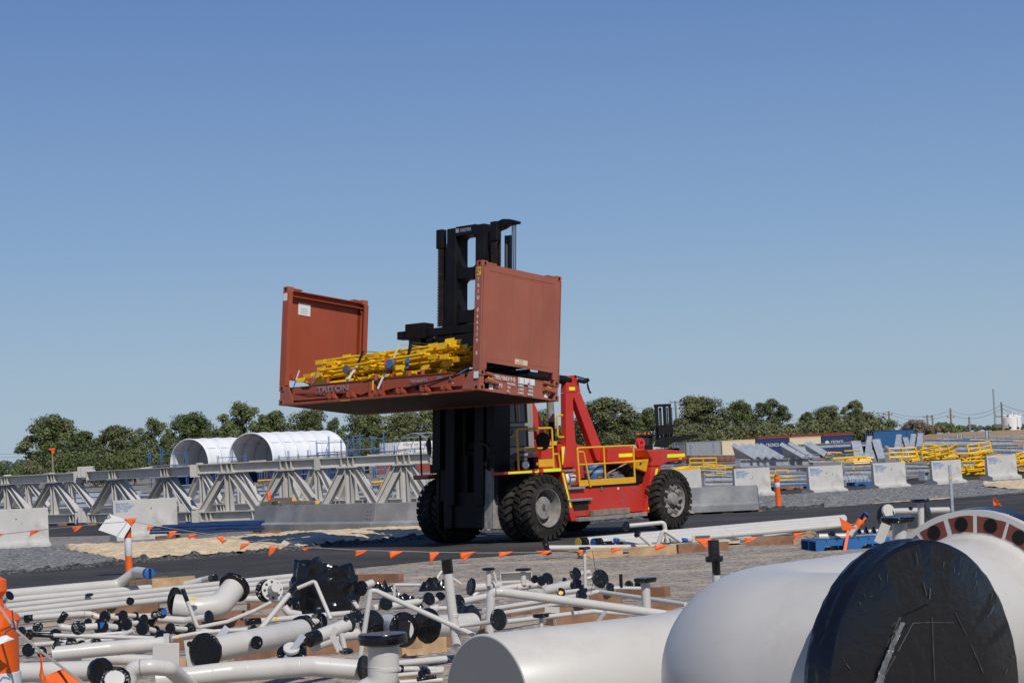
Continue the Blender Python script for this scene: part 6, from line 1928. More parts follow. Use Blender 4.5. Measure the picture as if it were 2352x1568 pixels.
# --- big pipe with wrapped left ring (low left)
s = Spool('big cream pipe with black ring flange on its left end')
q = s.pipe(za, [(445, 1318, .28), (930, 1270, ('d', .1)), (1400, 1228, ('d', .25))], 128, seams=False)
s.disc(za, 480, 1300, 105, (-.95, .1, .1), like=s.off.y + .06, thick=.3, seed=21)
s.disc(za, 1395, 1190, 82, (.6, -.5, .3), like=s.off.y + .35, thick=.3, seed=22)
for x in (505, 1010):
    MB().lathe([(-.006, .0), (-.004, size(za, 65, q[0] + s.off) * 1.01), (.004, size(za, 65, q[0] + s.off) * 1.01), (.006, 0)], q[0].lerp(q[2], (x - 445) / 955) , q[2] - q[0], 28).build('weld_seam', m_pipe, s.o)
s = Spool('grey cream pipe directly below the ring flanged pipe')
s.pipe(za, [(640, 1352, .15), (1330, 1372, ('d', -.1))], 92)
p = at(*za(1425, 1345), 15.9)
o = thing('steel_plate', 'upright square steel plate between the two big foreground pipes', 'steel plate', (p.x, 15.9, 0))
w = size(za, 228, p)
MB().box((0, 0, p.z), (w, .02, w * 1.06), Matrix.Rotation(R(2), 3, 'Y')).build('plate', m_pipe, o, smooth=0, bevel=.004)
MB().box((w * .02, .03, p.z + w * .62), (w * .2, .02, w * .5)).build('rib', m_pipe, o, smooth=0)
s = Spool('wide cream pipe at the bottom left with black cap facing right')
q = s.pipe(za, [(150, 1478, .25), (800, 1455, ('d', -.05))], 165)
s.disc(za, 868, 1470, 118, (.75, -.65, .05), like=s.off.y - .12, thick=.9, seed=24)
s = Spool('round bolted flange facing up at the bottom left, ragged black rim')
c = at(*za(985, 1545), 14.2)
s._loc(c)
rr_ = size(za, 135, c)
s.disc_at(c - s.off, rr_, (.1, -.75, .55), .25, seed=25)
ax = Vector((.1, -.75, .55)).normalized()
MB().lathe([(0, rr_ * .62), (.012, rr_ * .62), (.014, rr_ * .3)], c - s.off + ax * rr_ * .09, ax, 26, .03, 3).build('flange_face', m_pipe, s.o)
_, a_, b_ = frame(ax)
hm = MB()
for k in range(8): hm.lathe([(0, rr_ * .09), (.01, rr_ * .09)], c - s.off + ax * rr_ * .1 + (a_ * math.cos(k * .785) + b_ * math.sin(k * .785)) * rr_ * .66, ax, 10)
hm.build('bolt_hole', m_tape, s.o)
s = Spool('U shaped cream bend at the bottom edge in front of the plate')
s.pipe(za, [(1075, 1700, ('Y', 14.6)), (1130, 1440, None), (1290, 1425, None), (1450, 1440, ('d', .1)), (1640, 1600, ('d', .5))], 138, 1.15, n=28)
# --- flanged pipe in the middle
s = Spool('large flanged cream pipe with big black disc and a wrapped side nozzle')
q = s.pipe(zb, [(365, 1200, .42), (800, 1110, ('d', .35)), (1440, 975, ('d', .9))], 290, seams=False, n=36)
ax = (q[0] - q[-1]).normalized()
r0 = size(zb, 290, q[0] + s.off) / 2
s.disc_at(q[0] + ax * .02, size(zb, 205, q[0] + s.off), ax + Vector((-.1, -.5, .0)), .28, seed=27)
s.disc_at(q[-1] - ax * .02, size(zb, 172, q[-1] + s.off), -ax, .3, seed=28)
for t in (.12, .93): MB().lathe([(-.008, r0 * .98), (-.003, r0 * 1.012), (.003, r0 * 1.012), (.008, r0 * .98)], q[0].lerp(q[-1], t), ax, 36).build('weld_seam', m_pipe, s.o)
nz = at(*zb(930, 1105), s.off.y - .05)
MB().tube([q[0].lerp(q[-1], .42), nz - s.off], size(zb, 42, nz), 16).build('nozzle', m_pipe, s.o)
s.disc_at(nz - s.off, size(zb, 75, nz), (.55, -.8, .0), .55, seed=29)
p = at(*zb(205, 1270), s.off.y + .05)
o = thing('base_plate', 'white drilled base plate behind the big black disc', 'steel plate', p)
w_, h_ = size(zb, 150, p), size(zb, 400, p)
MB().box((0, 0, 0), (w_, .025, h_), Matrix.Rotation(R(-6), 3, 'Y')).build('plate', m_pipe, o, smooth=0)
MB().lathe([(0, .022), (.004, .022)], (-w_ * .2, -.013, h_ * .38), -VY, 10).lathe([(0, .022), (.004, .022)], (w_ * .2, -.013, -h_ * .36), -VY, 10).build('bolt_hole', m_tape, o)
# --- long bottom pipe with vertical flanged neck
s = Spool('thick cream pipe along the bottom edge with slight elbow and black right end')
q = s.pipe(zb, [(-220, 1540, .32), (620, 1440, ('d', .1)), (1560, 1372, ('d', .3)), (2160, 1420, ('d', .1))], 235, 1.4, n=36)
s.disc(zb, 2160, 1400, 150, (.9, -.4, .05), like=s.off.y + .4, thick=.3, seed=31)
s = Spool('upright cream neck with wide flat black wrapped flange on top')
Yn = 14.0
q = s.pipe(zc, [(60, 1760, ('Y', Yn)), (375, 1600, ('Y', Yn)), (378, 1060, ('Y', Yn))], 345, 1.1, n=40)
c = at(*zc(370, 1022), Yn) - s.off
rf = size(zc, 282, c + s.off)
MB().lathe([(-.07, rf * .62), (-.055, rf * .97), (-.03, rf * 1.0), (.0, rf * .995), (.012, rf * .96), (.014, rf * .4)], c, VZ, 40, .012, 3).build('wrapped_flange', m_sheet, s.o, smooth=35)
r0 = size(zc, 172, c + s.off)
MB().lathe([(-.24, r0 * 1.0), (-.07, r0 * 1.06)], c, VZ, 36).lathe([(-.245, r0), (-.235, r0 * 1.025), (-.215, r0 * 1.025), (-.205, r0)], c, VZ, 36).build('neck_collar', m_pipe, s.o)
# --- diagonal pipe and thin bent pipes in the middle
s = Spool('diagonal cream pipe rising to the right with shiny black sleeve')
q = s.pipe(zb, [(945, 985, ('Y', 18.6)), (1395, 440, ('d', .6))], 62)
s.capped(q, 1, .17, size(zb, 62, q[0] + s.off) / 2 * 1.1, m_wrap)
s.disc(zb, 890, 960, 58, (-.6, -.7, .3), like=18.5, thick=.6, seed=33)
s = Spool('thin pipe bent over like a crook in front of the black sheet')
s.pipe(zb, [(1395, 488, ('Y', 18.7)), (1590, 405, None), (1775, 840, ('d', -.2))], 46, 1.5)
s = Spool('white bolted flange with black edge behind the large elbow')
c = at(*zb(1110, 505), 22)
s._loc(c)
rr_ = size(zb, 125, c)
ax = Vector((.35, -.9, .2)).normalized()
s.disc_at(c - s.off - ax * .05 + Vector((-.05, 0, 0)), rr_ * 1.05, ax, .2, seed=35)
MB().lathe([(-.03, rr_ * .98), (0, rr_ * .98), (.003, rr_ * .5), (.08, rr_ * .45), (.16, rr_ * .42)], c - s.off, ax, 30).build('flange', m_pipe, s.o)
_, a_, b_ = frame(ax)
hm = MB()
for k in range(8): hm.lathe([(0, rr_ * .13), (.004, rr_ * .13)], c - s.off + (a_ * math.cos(k * .785) + b_ * math.sin(k * .785)) * rr_ * .72, ax, 12)
hm.build('bolt_hole', m_wire, s.o)
s = Spool('pipe lying in shade behind the large elbow')
s.pipe(zb, [(800, 610, .25), (1200, 608, None)], 78)
s = Spool('black tipped pipe with yellow band lying behind the diagonal pipe')
q = s.pipe(zb, [(815, 872, .3), (1350, 825, ('d', .3)), (1990, 770, ('d', .5))], 66)
s.capped(q, 0, .15, size(zb, 66, q[0] + s.off) / 2 * 1.1, m_wrap)
MB().lathe([(0, size(zb, 34, q[0] + s.off)), (.03, size(zb, 34, q[0] + s.off))], q[0].lerp(q[1], .58), q[1] - q[0], 20).build('yellow_band', m_mark, s.o)
s.disc(zb, 2060, 800, 78, (.5, -.8, .2), like=s.off.y + .7, thick=.4, seed=36)
s = Spool('wrapped flange pair behind the right ring of the large flanged pipe')
q = s.pipe(zb, [(1500, 880, .45), (1700, 860, ('d', .2))], 90)
s.disc(zb, 1640, 860, 105, (.5, -.7, .3), like=s.off.y + .1, thick=.35, seed=37)
s.disc(zb, 1480, 880, 90, (-.4, -.8, .3), like=s.off.y, thick=.35, seed=38)
s = Spool('grey cream pipe with black sleeves leaning right of the flanged pipe')
q = s.pipe(zb, [(1530, 1075, .4), (1960, 905, ('d', .35))], 158, n=30)
s.capped(q, 0, .10, size(zb, 158, q[0] + s.off) / 2 * 1.02, m_wrap)
s.disc(zb, 1990, 880, 105, (.85, -.45, .1), like=s.off.y + .35, thick=.5, seed=39)
s = Spool('bent angle bracket pipe support standing between the pipes')
p0 = P(zb, [(1835, 940, ('Y', 16.6)), (1790, 1015, None), (1880, 1205, None)])
s._loc(p0[0])
mb = MB()
for a, b in zip(p0, p0[1:]): mb.bar(a - s.off, b - s.off, .05, .012, VY)
mb.build('bracket', m_pipe, s.o, smooth=0)
q = s.pipe(zb, [(1890, 1000, ('Y', 16.7)), (1930, 1180, None)], 66)
s.disc(zb, 1950, 1200, 80, (.1, -.3, 1), like=16.6, thick=.3, seed=40)
s = Spool('curved pipe piece with black flange behind the bracket')
q = s.pipe(zb, [(1560, 1150, .2), (1900, 1030, ('d', .2)), (2080, 1010, ('d', .1))], 130, n=26)
s = Spool('flange half hidden under the long bottom pipe')
c = at(*zb(1330, 1225), 16.3)
s._loc(c)
s.disc_at(c - s.off, size(zb, 165, c), (.1, -.6, .8), .25, seed=41)
MB().lathe([(0, size(zb, 95, c)), (.02, size(zb, 92, c))], c - s.off + Vector((.0, -.02, .03)), (.1, -.6, .8), 24, .03, 5).build('flange_face', m_pipe, s.o)
MB().bar(c - s.off + Vector((-.04, -.06, -.04)), c - s.off + Vector((.10, -.02, .14)), .05, .008, VY).build('tag_plate', m_galv, s.o, smooth=0)
# --- black plastic covered lump
c = G(*zb(1690, 760), .0)
mb = MB()
wl_, hl_ = size(zb, 740, c), size(zb, 560, c)
def lump(u, v):
    a = 2 * math.pi * u
    t = v
    rad = (1 - .25 * t ** 3) * (1 if t < .86 else max(.02, math.cos((t - .86) / .14 * 1.5)))
    p = Vector((math.cos(a) * wl_ / 2 * rad * (1 + .10 * math.sin(3 * a + 1)), math.sin(a) * wl_ * .34 * rad, hl_ * min(1, t * 1.16) * (.92 + .1 * math.cos(a + 2.4))))
    f = noise.fractal(p * 3.5, .7, 2.0, 4) * .06 + abs(noise.noise(p * 7 + Vector((3, 1, 5)))) * .13 - .03 + abs(math.sin(a * 4.5 + 3 * t + 2 * noise.noise(p * 2))) * .05 * (.4 + t)
    return c + p * (1 + f)
mb.grid(64, 26, lump)
o = tag(mb.build('plastic_covered_equipment', m_sheet, smooth=22), 'crumpled black plastic sheet covering a big upright item', 'covered item')
for k, (x, y, w, h, lab) in enumerate(((1240, 640, 440, 150, 'black plastic sheet heap right of the big covered item'), (970, 440, 380, 150, 'black sheet wrapped bundle behind the tall slanted pipe'), (380, 470, 320, 130, 'black sheet crumpled beside the red timber'))):
    c2 = G(*zc((x - 1240) * .6 + 620 if k == 0 else x, y + h * .5), .1)
    ww, hh = size(zc, w, c2), size(zc, h, c2)
    mb = MB()
    mb.grid(40, 16, lambda u, v: c2 + Vector(((u - .5) * ww, (v - .3) * ww * .35, max(0, hh * math.sin(math.pi * u) ** .7 * math.sin(math.pi * v) ** .5 * (.8 + .5 * noise.fractal(Vector((u * 5 + k, v * 3, 1)), .8, 2, 3))))))
    tag(mb.build('black_sheet', m_sheet, smooth=14), lab, 'plastic sheet')
s = Spool('small elbow with white painted flange beside the covered item')
q = s.pipe(zb, [(1240, 700, .15), (1300, 770, None), (1420, 790, ('d', .1))], 90, 1.2)
s.disc(zb, 1335, 680, 90, (-.2, -.9, .3), like=s.off.y + .1, thick=.4, seed=43)
s = Spool('taped pipe end sticking out right of the covered item')
q = s.pipe(zb, [(2020, 620, .3), (2090, 720, ('d', -.1))], 50)
s.disc(zb, 2030, 600, 62, (.1, -.4, .9), like=s.off.y, thick=.4, seed=44)
s = Spool('white hexagonal looking flange right of the covered item')
q = s.pipe(zb, [(2110, 480, .3), (2240, 430, ('d', .2))], 90)
s.disc(zb, 2120, 490, 88, (-.5, -.8, .2), like=s.off.y - .02, thick=.3, seed=45)
# --- tall slanted pipe and the thin A shaped pipe
s = Spool('tall slanted cream pipe with long black sleeve on its top')
q = s.pipe(zc, [(1215, 1150, ('Y', 16.2)), (1150, 640, None), (1100, 175, None)], 112, 0)
rp_ = size(zc, 112, q[0] + s.off) / 2
s.capped(q, 1, size(zc, 140, q[0] + s.off), rp_ * 1.08, m_wrap)
for t in ((1180, 790), (1213, 1010), (1180, 810)):
    MB().lathe([(-.008, rp_), (-.004, rp_ * 1.05), (.004, rp_ * 1.05), (.008, rp_)], at(*zc(*t), 16.2) - s.off, q[0] - q[1], 20).build('weld_seam', m_pipe, s.o)
s = Spool('thin A shaped pipe leaning over the round black discs')
s.pipe(zc, [(118, 1260, ('Y', 16.4)), (235, 515, None), (300, 520, None), (1420, 1025, ('d', -.3))], 60, 1.2)
s = Spool('cream pipe bent like an n, sloping away to the right')
A = P(zc, [(1585, 1050, ('Y', 16.0)), (1605, 535, None), (1720, 530, None)])
Bp = [at(*zd(800, 835), 16.3), at(*zd(1520, 935), 16.6)]
s.run(A[:2] + [A[2]] + Bp, size(zc, 105, A[0]) / 2, 1.25)
s = Spool('short horizontal pipe with round black disc in front of the n bend')
q = s.pipe(zc, [(1245, 912, ('Y', 16.0)), (1430, 892, None), (1620, 872, ('d', -.15))], 56, 0)
s.disc(zc, 1692, 842, 122, (.72, -.68, .1), like=15.75, thick=.42, seed=47)
# --- two big round black discs
s = Spool('left of the two big round black flange discs in the middle')
q = s.pipe(zc, [(600, 960, .38), (420, 900, ('d', 1.2))], 250, n=30)
s.disc(zc, 610, 958, 200, (.68, -.73, .05), like=s.off.y - .02, thick=.2, seed=48)
o = MB().box(q[0] + Vector((.02, -.08, .03)), (.1, .01, .1), Matrix.Rotation(R(10), 3, 'Y')).build('taped_patch', m_tape, s.o, smooth=0)
s.disc(zc, 250, 900, 165, (.6, -.75, .1), like=s.off.y + .6, thick=.3, seed=49)
s = Spool('right of the two big round black flange discs, pipe with ring behind')
q = s.pipe(zc, [(900, 925, .38), (1390, 890, ('d', .5))], 250, n=32, seams=False)
s.disc(zc, 880, 912, 200, (-.62, -.78, .05), like=s.off.y - .03, thick=.22, seed=50)
s.disc(zc, 1395, 850, 172, (.8, -.5, .1), like=s.off.y + .6, thick=.25, seed=51)
s.disc(zc, 1300, 845, 165, (.8, -.5, .1), like=s.off.y + .75, thick=.2, seed=52)
s = Spool('thin pipe bent at a right angle above the black sheets')
s.pipe(zc, [(502, 640, ('Y', 19.5)), (505, 448, None), (805, 448, None)], 36, 1.3)
s = Spool('reducer pipe with crumpled black wraps left of the tall slanted pipe')
q = s.pipe(zc, [(470, 690, .3), (780, 640, ('d', .2))], 78)
s.pipe(zc, [(780, 640, ('Y', s.off.y + .2)), (870, 632, None)], 50)
s.disc(zc, 905, 605, 75, (.7, -.6, .4), like=s.off.y + .15, thick=.8, seed=53)
q2 = s.pipe(zc, [(930, 640, ('Y', s.off.y + .2)), (1050, 590, ('d', .2))], 70)
s.disc(zc, 1030, 575, 55, (.3, -.6, .7), like=s.off.y + .3, thick=.8, seed=54)
s = Spool('small reducer under the tall slanted pipe')
s.pipe(zc, [(920, 730, .25), (1010, 715, None)], 90)
s.pipe(zc, [(1000, 716, .25), (1120, 715, None)], 56)
s = Spool('peeled wrapped pipe end left of the A shaped pipe top')
q = s.pipe(zc, [(260, 720, .3), (380, 690, ('d', .1))], 80)
s.disc(zc, 410, 660, 80, (.6, -.7, .3), like=s.off.y, thick=.7, seed=55)
# --- rear middle spools
s = Spool('horizontal pipe with two flanged uprights in the rear middle')
q = s.pipe(zc, [(1395, 488, .3), (1700, 455, ('d', .3))], 98)
Yq = s.off.y
s.disc(zc, 1375, 470, 100, (-.8, -.4, .2), like=Yq, thick=.35, seed=56)
s.pipe(zc, [(1580, 460, ('Y', Yq + .1)), (1577, 280, None)], 60)
s.disc(zc, 1577, 266, 72, (0, 0, 1), like=Yq + .1, thick=.45, seed=57)
s.pipe(zc, [(1670, 430, ('Y', Yq + .1)), (1630, 285, None)], 28)
s = Spool('stub pipe with flat black flange beside the steel channel')
q = s.pipe(zc, [(1690, 500, .3), (2010, 450, ('d', .2)), (2110, 450, ('d', .1))], 66)
Yq = s.off.y + .15
s.pipe(zc, [(1975, 450, ('Y', Yq)), (1972, 300, None)], 66)
s.disc(zc, 1970, 272, 88, (0, 0, 1), like=Yq, thick=.35, seed=58)
s.disc(zc, 2180, 405, 55, (.6, -.6, .5), like=Yq - .1, thick=.8, seed=59)
p = G(*zc(1895, 420), .1)
o = thing('steel_channel', 'cream steel channel standing on edge in the rear middle', 'steel channel', p)
w_, h_ = size(zc, 350, p), size(zc, 115, p)
MB().box((0, .05, h_ / 2), (w_, .012, h_)).box((0, 0, h_), (w_, .11, .012)).box((0, 0, .006), (w_, .11, .012)).box((-w_ / 2, 0, h_ / 2), (.012, .1, h_ - .02)).box((w_ / 2, 0, h_ / 2), (.012, .1, h_ - .02)).build('channel', m_pipe, o, smooth=0)
for lab, zm, pts, dp, dscs in (
    ('thin diagonal prop pipe in the rear middle', zc, [(1405, 580, .1), (1545, 450, ('d', .1)), (1660, 500, ('d', .1))], 44, []),
    ('thin pipe pair foot behind the tall slanted pipe', zc, [(980, 390, .15), (1045, 290, ('d', .05)), (1260, 440, ('d', .1))], 36, []),
    ('pipe passing right behind the n bend', zc, [(1260, 640, .2), (1560, 580, ('d', .3))], 76, [(1235, 640, 80)]),
    ('upper of the long pipes running right from the ring', zd, [(-150, 895, .2), (800, 752, ('d', 1.6)), (905, 722, ('d', .2)), (1000, 738, ('d', -.2)), (1710, 842, ('d', -1.3))], 46, [(750, 762, 58)]),
    ('middle of the long pipes running right from the ring', zd, [(-150, 950, .2), (790, 800, ('d', 1.6))], 44, []),
    ('lower of the long pipes running right from the ring', zd, [(60, 1000, .2), (860, 905, ('d', .9)), (1300, 935, ('d', .1))], 46, []),
    ('thick pipe with blue and black banded end in the rear', zd, [(380, 720, .2), (650, 665, ('d', .6))], 92, [(690, 668, 52), (715, 660, 50)]),
    ('yellow marked black end beside the thick rear pipe', zd, [(560, 735, .2), (720, 715, ('d', .3))], 40, [(562, 732, 44)]),
    ('small pipe with black square looking disc in the rear right', zd, [(800, 605, .3), (945, 572, ('d', .05)), (975, 690, ('d', -.1))], 34, [(925, 605, 88)]),
    ('black disc pipe left of the thin tall post', zd, [(690, 570, .25), (820, 545, ('d', .2))], 44, [(695, 560, 60)]),
    ('round black end beside the thin tall post foot', zd, [(760, 700, .2), (860, 690, ('d', .3))], 40, [(765, 700, 45)]),
    ('short upright elbow with black tip in the rear right', zd, [(1112, 570, ('Y', 21.5)), (1116, 690, None), (1050, 695, None)], 30, []),
    ('pipe with round black end left of the upright elbow', zd, [(1015, 690, .2), (1320, 695, ('d', .2))], 34, [(1015, 688, 46)]),
    ('two dark ended pipe lying right of the upright elbow', zd, [(1190, 680, .15), (1300, 680, ('d', .1))], 44, [(1190, 668, 46), (1270, 668, 38)]),
    ('wrapped valve like piece at the rear of the stub flanges', zd, [(150, 690, .3), (340, 660, ('d', .2)), (410, 670, ('d', -.1))], 62, [(382, 620, 42), (320, 610, 38)]),
    ('ribbed black disc standing behind the rear stub', zd, [(430, 620, .2), (470, 640, ('d', .3))], 44, [(436, 612, 62)]),
    ('small grey pipe left of the thick rear pipe', zd, [(540, 650, .12), (640, 640, ('d', .2))], 40, [(595, 618, 24)]),
    ('open ended pipe with black rim by the thick rear pipe', zd, [(250, 720, .2), (370, 735, ('d', -.2))], 70, [(300, 725, 52)])):
    s = Spool(lab, 'rear pipe spools in the middle')
    q = s.pipe(zm, pts, dp, 1.5)
    for k, (x, y, rp) in enumerate(dscs): s.disc(zm, x, y, rp, (.5 * (-1) ** k, -.8, .25), like=P(zm, pts)[0].y - .05 + .2 * k * 0, thick=.35, seed=60 + x)
    if 'black tip' in lab: s.capped(q, 0, .13, size(zm, dp, q[0] + s.off) / 2 * 1.05, m_wrap)
    if 'yellow marked' in lab: s.mark(zm, 560, 735, 44, 40, s.off.y - .12)
s = Spool('thin tall post pipe with small flat black flange on top')
q = s.pipe(zd, [(786, 690, ('Y', 21.0)), (778, 335, None)], 30)
s.disc(zd, 777, 322, 54, (0, 0, 1), like=21.0, thick=.5, seed=70)
MB().tube([q[1] + Vector((.08, -.02, -.02)), q[1] + Vector((.10, -.03, -.22)), q[1] + Vector((.04, -.03, -.45))], .003, 4).build('tie_wire', m_wire, s.o)
s = Spool('stout stub pipe with ragged black flange, right of the thin post')
q = s.pipe(zd, [(1350, 890, ('Y', 17.6)), (1338, 640, None)], 84)
s.disc(zd, 1336, 612, 104, (0, 0, 1), like=17.6, thick=.45, seed=71, jit=.06)
s = Spool('stub pipe under a black plastic double fitting, near the elbow')
q = s.pipe(zd, [(1998, 720, ('Y', 13.8)), (1990, 545, None)], 74)
rk = size(zd, 40, q[0] + s.off)
MB().lathe([(0, rk * .95), (.09, rk * 1.0), (.15, rk * 1.0), (.16, rk * .98)], at(*zd(1994, 570), 13.8) - s.off, VZ, 20, .03, 4).build('wrapped_neck', m_wrap, s.o)
MB().lathe([(0, rk * 1.9), (.01, rk * 2.05), (.035, rk * 2.05), (.04, rk * 1.3), (.135, rk * 1.3), (.145, rk * 1.27)], at(*zd(1974, 450), 13.8) - s.off, VZ, 26, .012, 6).build('black_cap', m_tape, s.o)
s = Spool('low stub with ragged black flange in front of the n bend pipe')
q = s.pipe(zd, [(380, 1090, ('Y', 16.3)), (380, 965, None)], 42)
s.disc(zd, 376, 942, 74, (0, 0, 1), like=16.3, thick=.5, seed=73, jit=.06)
MB().tube([q[1] + Vector((.1, 0, 0)), q[1] + Vector((.13, -.01, -.1)), q[1] + Vector((.09, -.01, -.2))], .003, 4).build('tie_wire', m_galv, s.o)
# --- pipes lying low at the bottom centre
for lab, pts, dp in (('cream pipe low at the bottom centre, behind the neck', [(540, 1345, .18), (1090, 1290, ('d', .3))], 80), ('shaded pipe with rounded black end at the bottom centre', [(560, 1410, .16), (700, 1405, None), (1060, 1410, ('d', .1))], 66), ('thin pipe at the bottom centre with two black clamps', [(520, 1480, .2), (860, 1450, ('d', .1)), (1060, 1430, None)], 52), ('lowest pipe at the bottom centre', [(560, 1560, .2), (1050, 1530, ('d', .1))], 60)):
    s = Spool(lab, 'low pipes at the bottom centre')
    q = s.pipe(zc, pts, dp, 1.2)
    if 'clamps' in lab:
        for x, y, r_ in ((820, 1470, 52), (850, 1420, 48), (890, 1430, 40)): s.disc(zc, x, y, r_, (.8, -.3, .5), like=s.off.y - .05, thick=.9, seed=x)
    if 'rounded' in lab: s.disc(zc, 575, 1408, 50, (-.7, -.6, .2), like=s.off.y, thick=.8, seed=77)
    if 'lowest' in lab:
        p_ = P(zc, [(760, 1525, ('Y', s.off.y - .15)), (985, 1490, None)])
        MB().tube([p - s.off for p in p_], size(zc, 24, p_[0]), 14).build('black_sleeve', m_wrap, s.o)

# ------------------------------------------------------------------ timbers under the pipes
TGp = 'timber bearers under the pipes'
def timber(lab, zm, a, b, h=.10, w=.10, m=None, z=.0, grp=TGp):
    p, q = G(*zm(*a), z + .0), G(*zm(*b), z + .0)
    return tag(MB().bar(p + VZ * (h / 2), q + VZ * (h / 2), w, h).build('timber_bearer', m or m_redwood, smooth=0, bevel=.004), lab, 'timber', grp)
timber('pale raw timber block beside the raised pipe bend', za, (1290, 755), (1660, 725), .15, .16, m_wood)
timber('brown timber behind the raised pipe bend', za, (1130, 745), (1420, 700), .1, .1, m_redwood)
timber('striped shaded timber under the three long pipes', za, (830, 985), (1365, 960), .13, .12, m_redwood)
timber('timber under the heap near the large elbow', za, (1150, 1075), (2100, 1010), .1, .12, m_redwood)
timber('timber under the right part of the large elbow', za, (1650, 1075), (2140, 1040), .1, .1, m_redwood)
timber('brown timber right of the plate under the flanged pipe', za, (1530, 1290), (1660, 1260), .12, .12, m_redwood)
timber('timber with pale end below the base plate', zb, (55, 1440), (110, 1400), .12, .12, m_wood)
timber('short pale timber under the big black disc', zb, (510, 1420), (600, 1390), .14, .14, m_wood)
timber('long timber under the big flanged pipe', zb, (560, 1385), (1250, 1230), .12, .12, m_redwood)
timber('timber right of the flanged pipe ring', zb, (1480, 1260), (2160, 1200), .12, .12, m_redwood)
timber('timber under the long pipes left of the covered item', zb, (840, 740), (1280, 700), .1, .1, m_redwood)
timber('low timber crossing under the diagonal pipe', zb, (560, 910), (1130, 880), .1, .1, m_redwood)
timber('low timber in front of the diagonal pipe foot', zb, (320, 960), (960, 900), .1, .1, m_redwood)
timber('pale timber below the two big discs', zc, (550, 1260), (1055, 1205), .16, .16, m_wood)
timber('brown timber behind the pale one below the discs', zc, (900, 1180), (1170, 1150), .14, .14, m_redwood)
timber('small timber block between the two big discs', zc, (690, 1175), (770, 1160), .16, .12, m_wood, .1)
timber('timber under the ring right of the two big discs', zc, (1400, 1010), (1530, 990), .14, .14, m_redwood)
timber('red brown timber behind the black sheets', zc, (80, 430), (590, 425), .14, .12, m_redwood)
timber('timber under the long rear pipes', zd, (60, 960), (560, 880), .14, .14, m_redwood)
timber('timber under the bent rear pipe, shaded', zd, (830, 845), (1120, 835), .13, .13, m_redwood)
timber('timber under the lower rear pipe with diagonal shadow', zd, (460, 1040), (1140, 975), .18, .15, m_redwood)
timber('timber under the round ended rear pipes', zd, (1090, 770), (1545, 770), .12, .14, m_redwood)
timber('timber at the right end of the bent rear pipe', zd, (1390, 900), (1690, 890), .1, .14, m_redwood)
timber('low timber at the bottom centre under the pipes', zc, (520, 1520), (900, 1500), .1, .1, m_redwood)
p = at(*zd(480, 892), 17.5)
tag(MB().box(p, (.125, .012, .05), Matrix.Rotation(R(4), 3, 'Y')).build('steel_plate', m_pipe, smooth=0), 'white rectangular plate hanging at the long rear pipes', 'steel plate')
p = at(*zd(925, 965), 16.9)
tag(MB().bar(p + Vector((-.05, 0, -.07)), p + Vector((.05, .02, .06)), .03, .003, VY).build('tag_strip', m_galv, smooth=0), 'bent white tag strip hanging from the lower rear pipe', 'tag')
# --- long pipes along the road on the right
RGp = 'long pipes along the near road edge'
s = Spool('long front pipe by the road with upturned black left tip', RGp)
Y0 = G(*zf(200, 500), 0).y
q = s.pipe(zf, [(150, 355, ('Y', Y0)), (172, 412, None), (620, 410, ('d', .3)), (1150, 400, ('d', .8)), (1250, 392, ('d', .3)), (2420, 268, ('d', 7))], 42, 1.2)
s.capped(q, 0, .26, size(zf, 42, q[0] + s.off) / 2 * 1.1, m_wrap)
for k, (a, b, capm, lab) in enumerate((((425, 372), (2500, 186), m_yelcap, 'long pipe with yellow end cap behind the front pipe'), ((540, 372), (2500, 200), m_bluecap, 'long pipe with blue end cap behind the front pipe'), ((620, 385), (2500, 214), m_wrap, 'long pipe with black end cap behind the front pipe'), ((700, 392), (2500, 232), m_wrap, 'long pipe hidden close behind the front pipe'))):
    s = Spool(lab, RGp)
    A = at(*zf(*a), Y0 + 1.6 - .25 * k)
    t = G(*zf(*b), .25)
    s.run([A, A.lerp(t, .5), t], size(zf, 78 if k < 1 else 66 if k < 2 else 44, A) / 2, 0)
    rr_ = size(zf, 80 if k < 1 else 68 if k < 2 else 46, A) / 2
    d = (A - t).normalized()
    MB().lathe([(-.16, rr_ * 1.03), (-.0, rr_ * 1.06), (.02, rr_ * 1.04)], A - s.off, d, 20).build('tape_wrap', m_wrap, s.o)
    MB().lathe([(0, rr_ * 1.0), (.022, rr_ * .98)], A - s.off + d * .006, d, 20).build('end_cap', capm, s.o)
s = Spool('raised pipe arm with black disc turning down beside the rear wheel', RGp)
q = s.pipe(zf, [(800, 240, ('Y', Y0 + .6)), (1090, 213, None), (1118, 370, None)], 34, 1.4)
s.disc(zf, 790, 240, 36, (-.8, -.5, .1), like=s.off.y, thick=.8, seed=80)
s = Spool('sloping pipe arm with small black disc on the long pipes', RGp)
q = s.pipe(zf, [(885, 300, ('Y', Y0 + .4)), (985, 385, None)], 32, 0)
s.disc(zf, 880, 302, 30, (-.6, -.5, .5), like=s.off.y, thick=.6, seed=81)
s = Spool('inverted V pipe arm on the long pipes', RGp)
q = s.pipe(zf, [(1040, 390, ('Y', Y0 + .3)), (1085, 270, None), (1225, 365, None)], 34, 1.3)
for x, c_, lab in ((705, m_bluecap, 'small blue wrapped end on the long pipes'), (1240, m_bluecap, 'blue and black taped end beside the inverted V arm'), (1105, m_wrap, 'black wrapped end beside the inverted V arm')):
    s = Spool(lab, RGp)
    q = s.pipe(zf, [(x, 350, ('Y', Y0 + .9)), (x + 70, 355, ('d', .3))], 30)
    s.capped(q, 0, .12, size(zf, 30, q[0] + s.off) / 2 * 1.1, c_)
p = at(*zf(1385, 340), Y0 + .8)
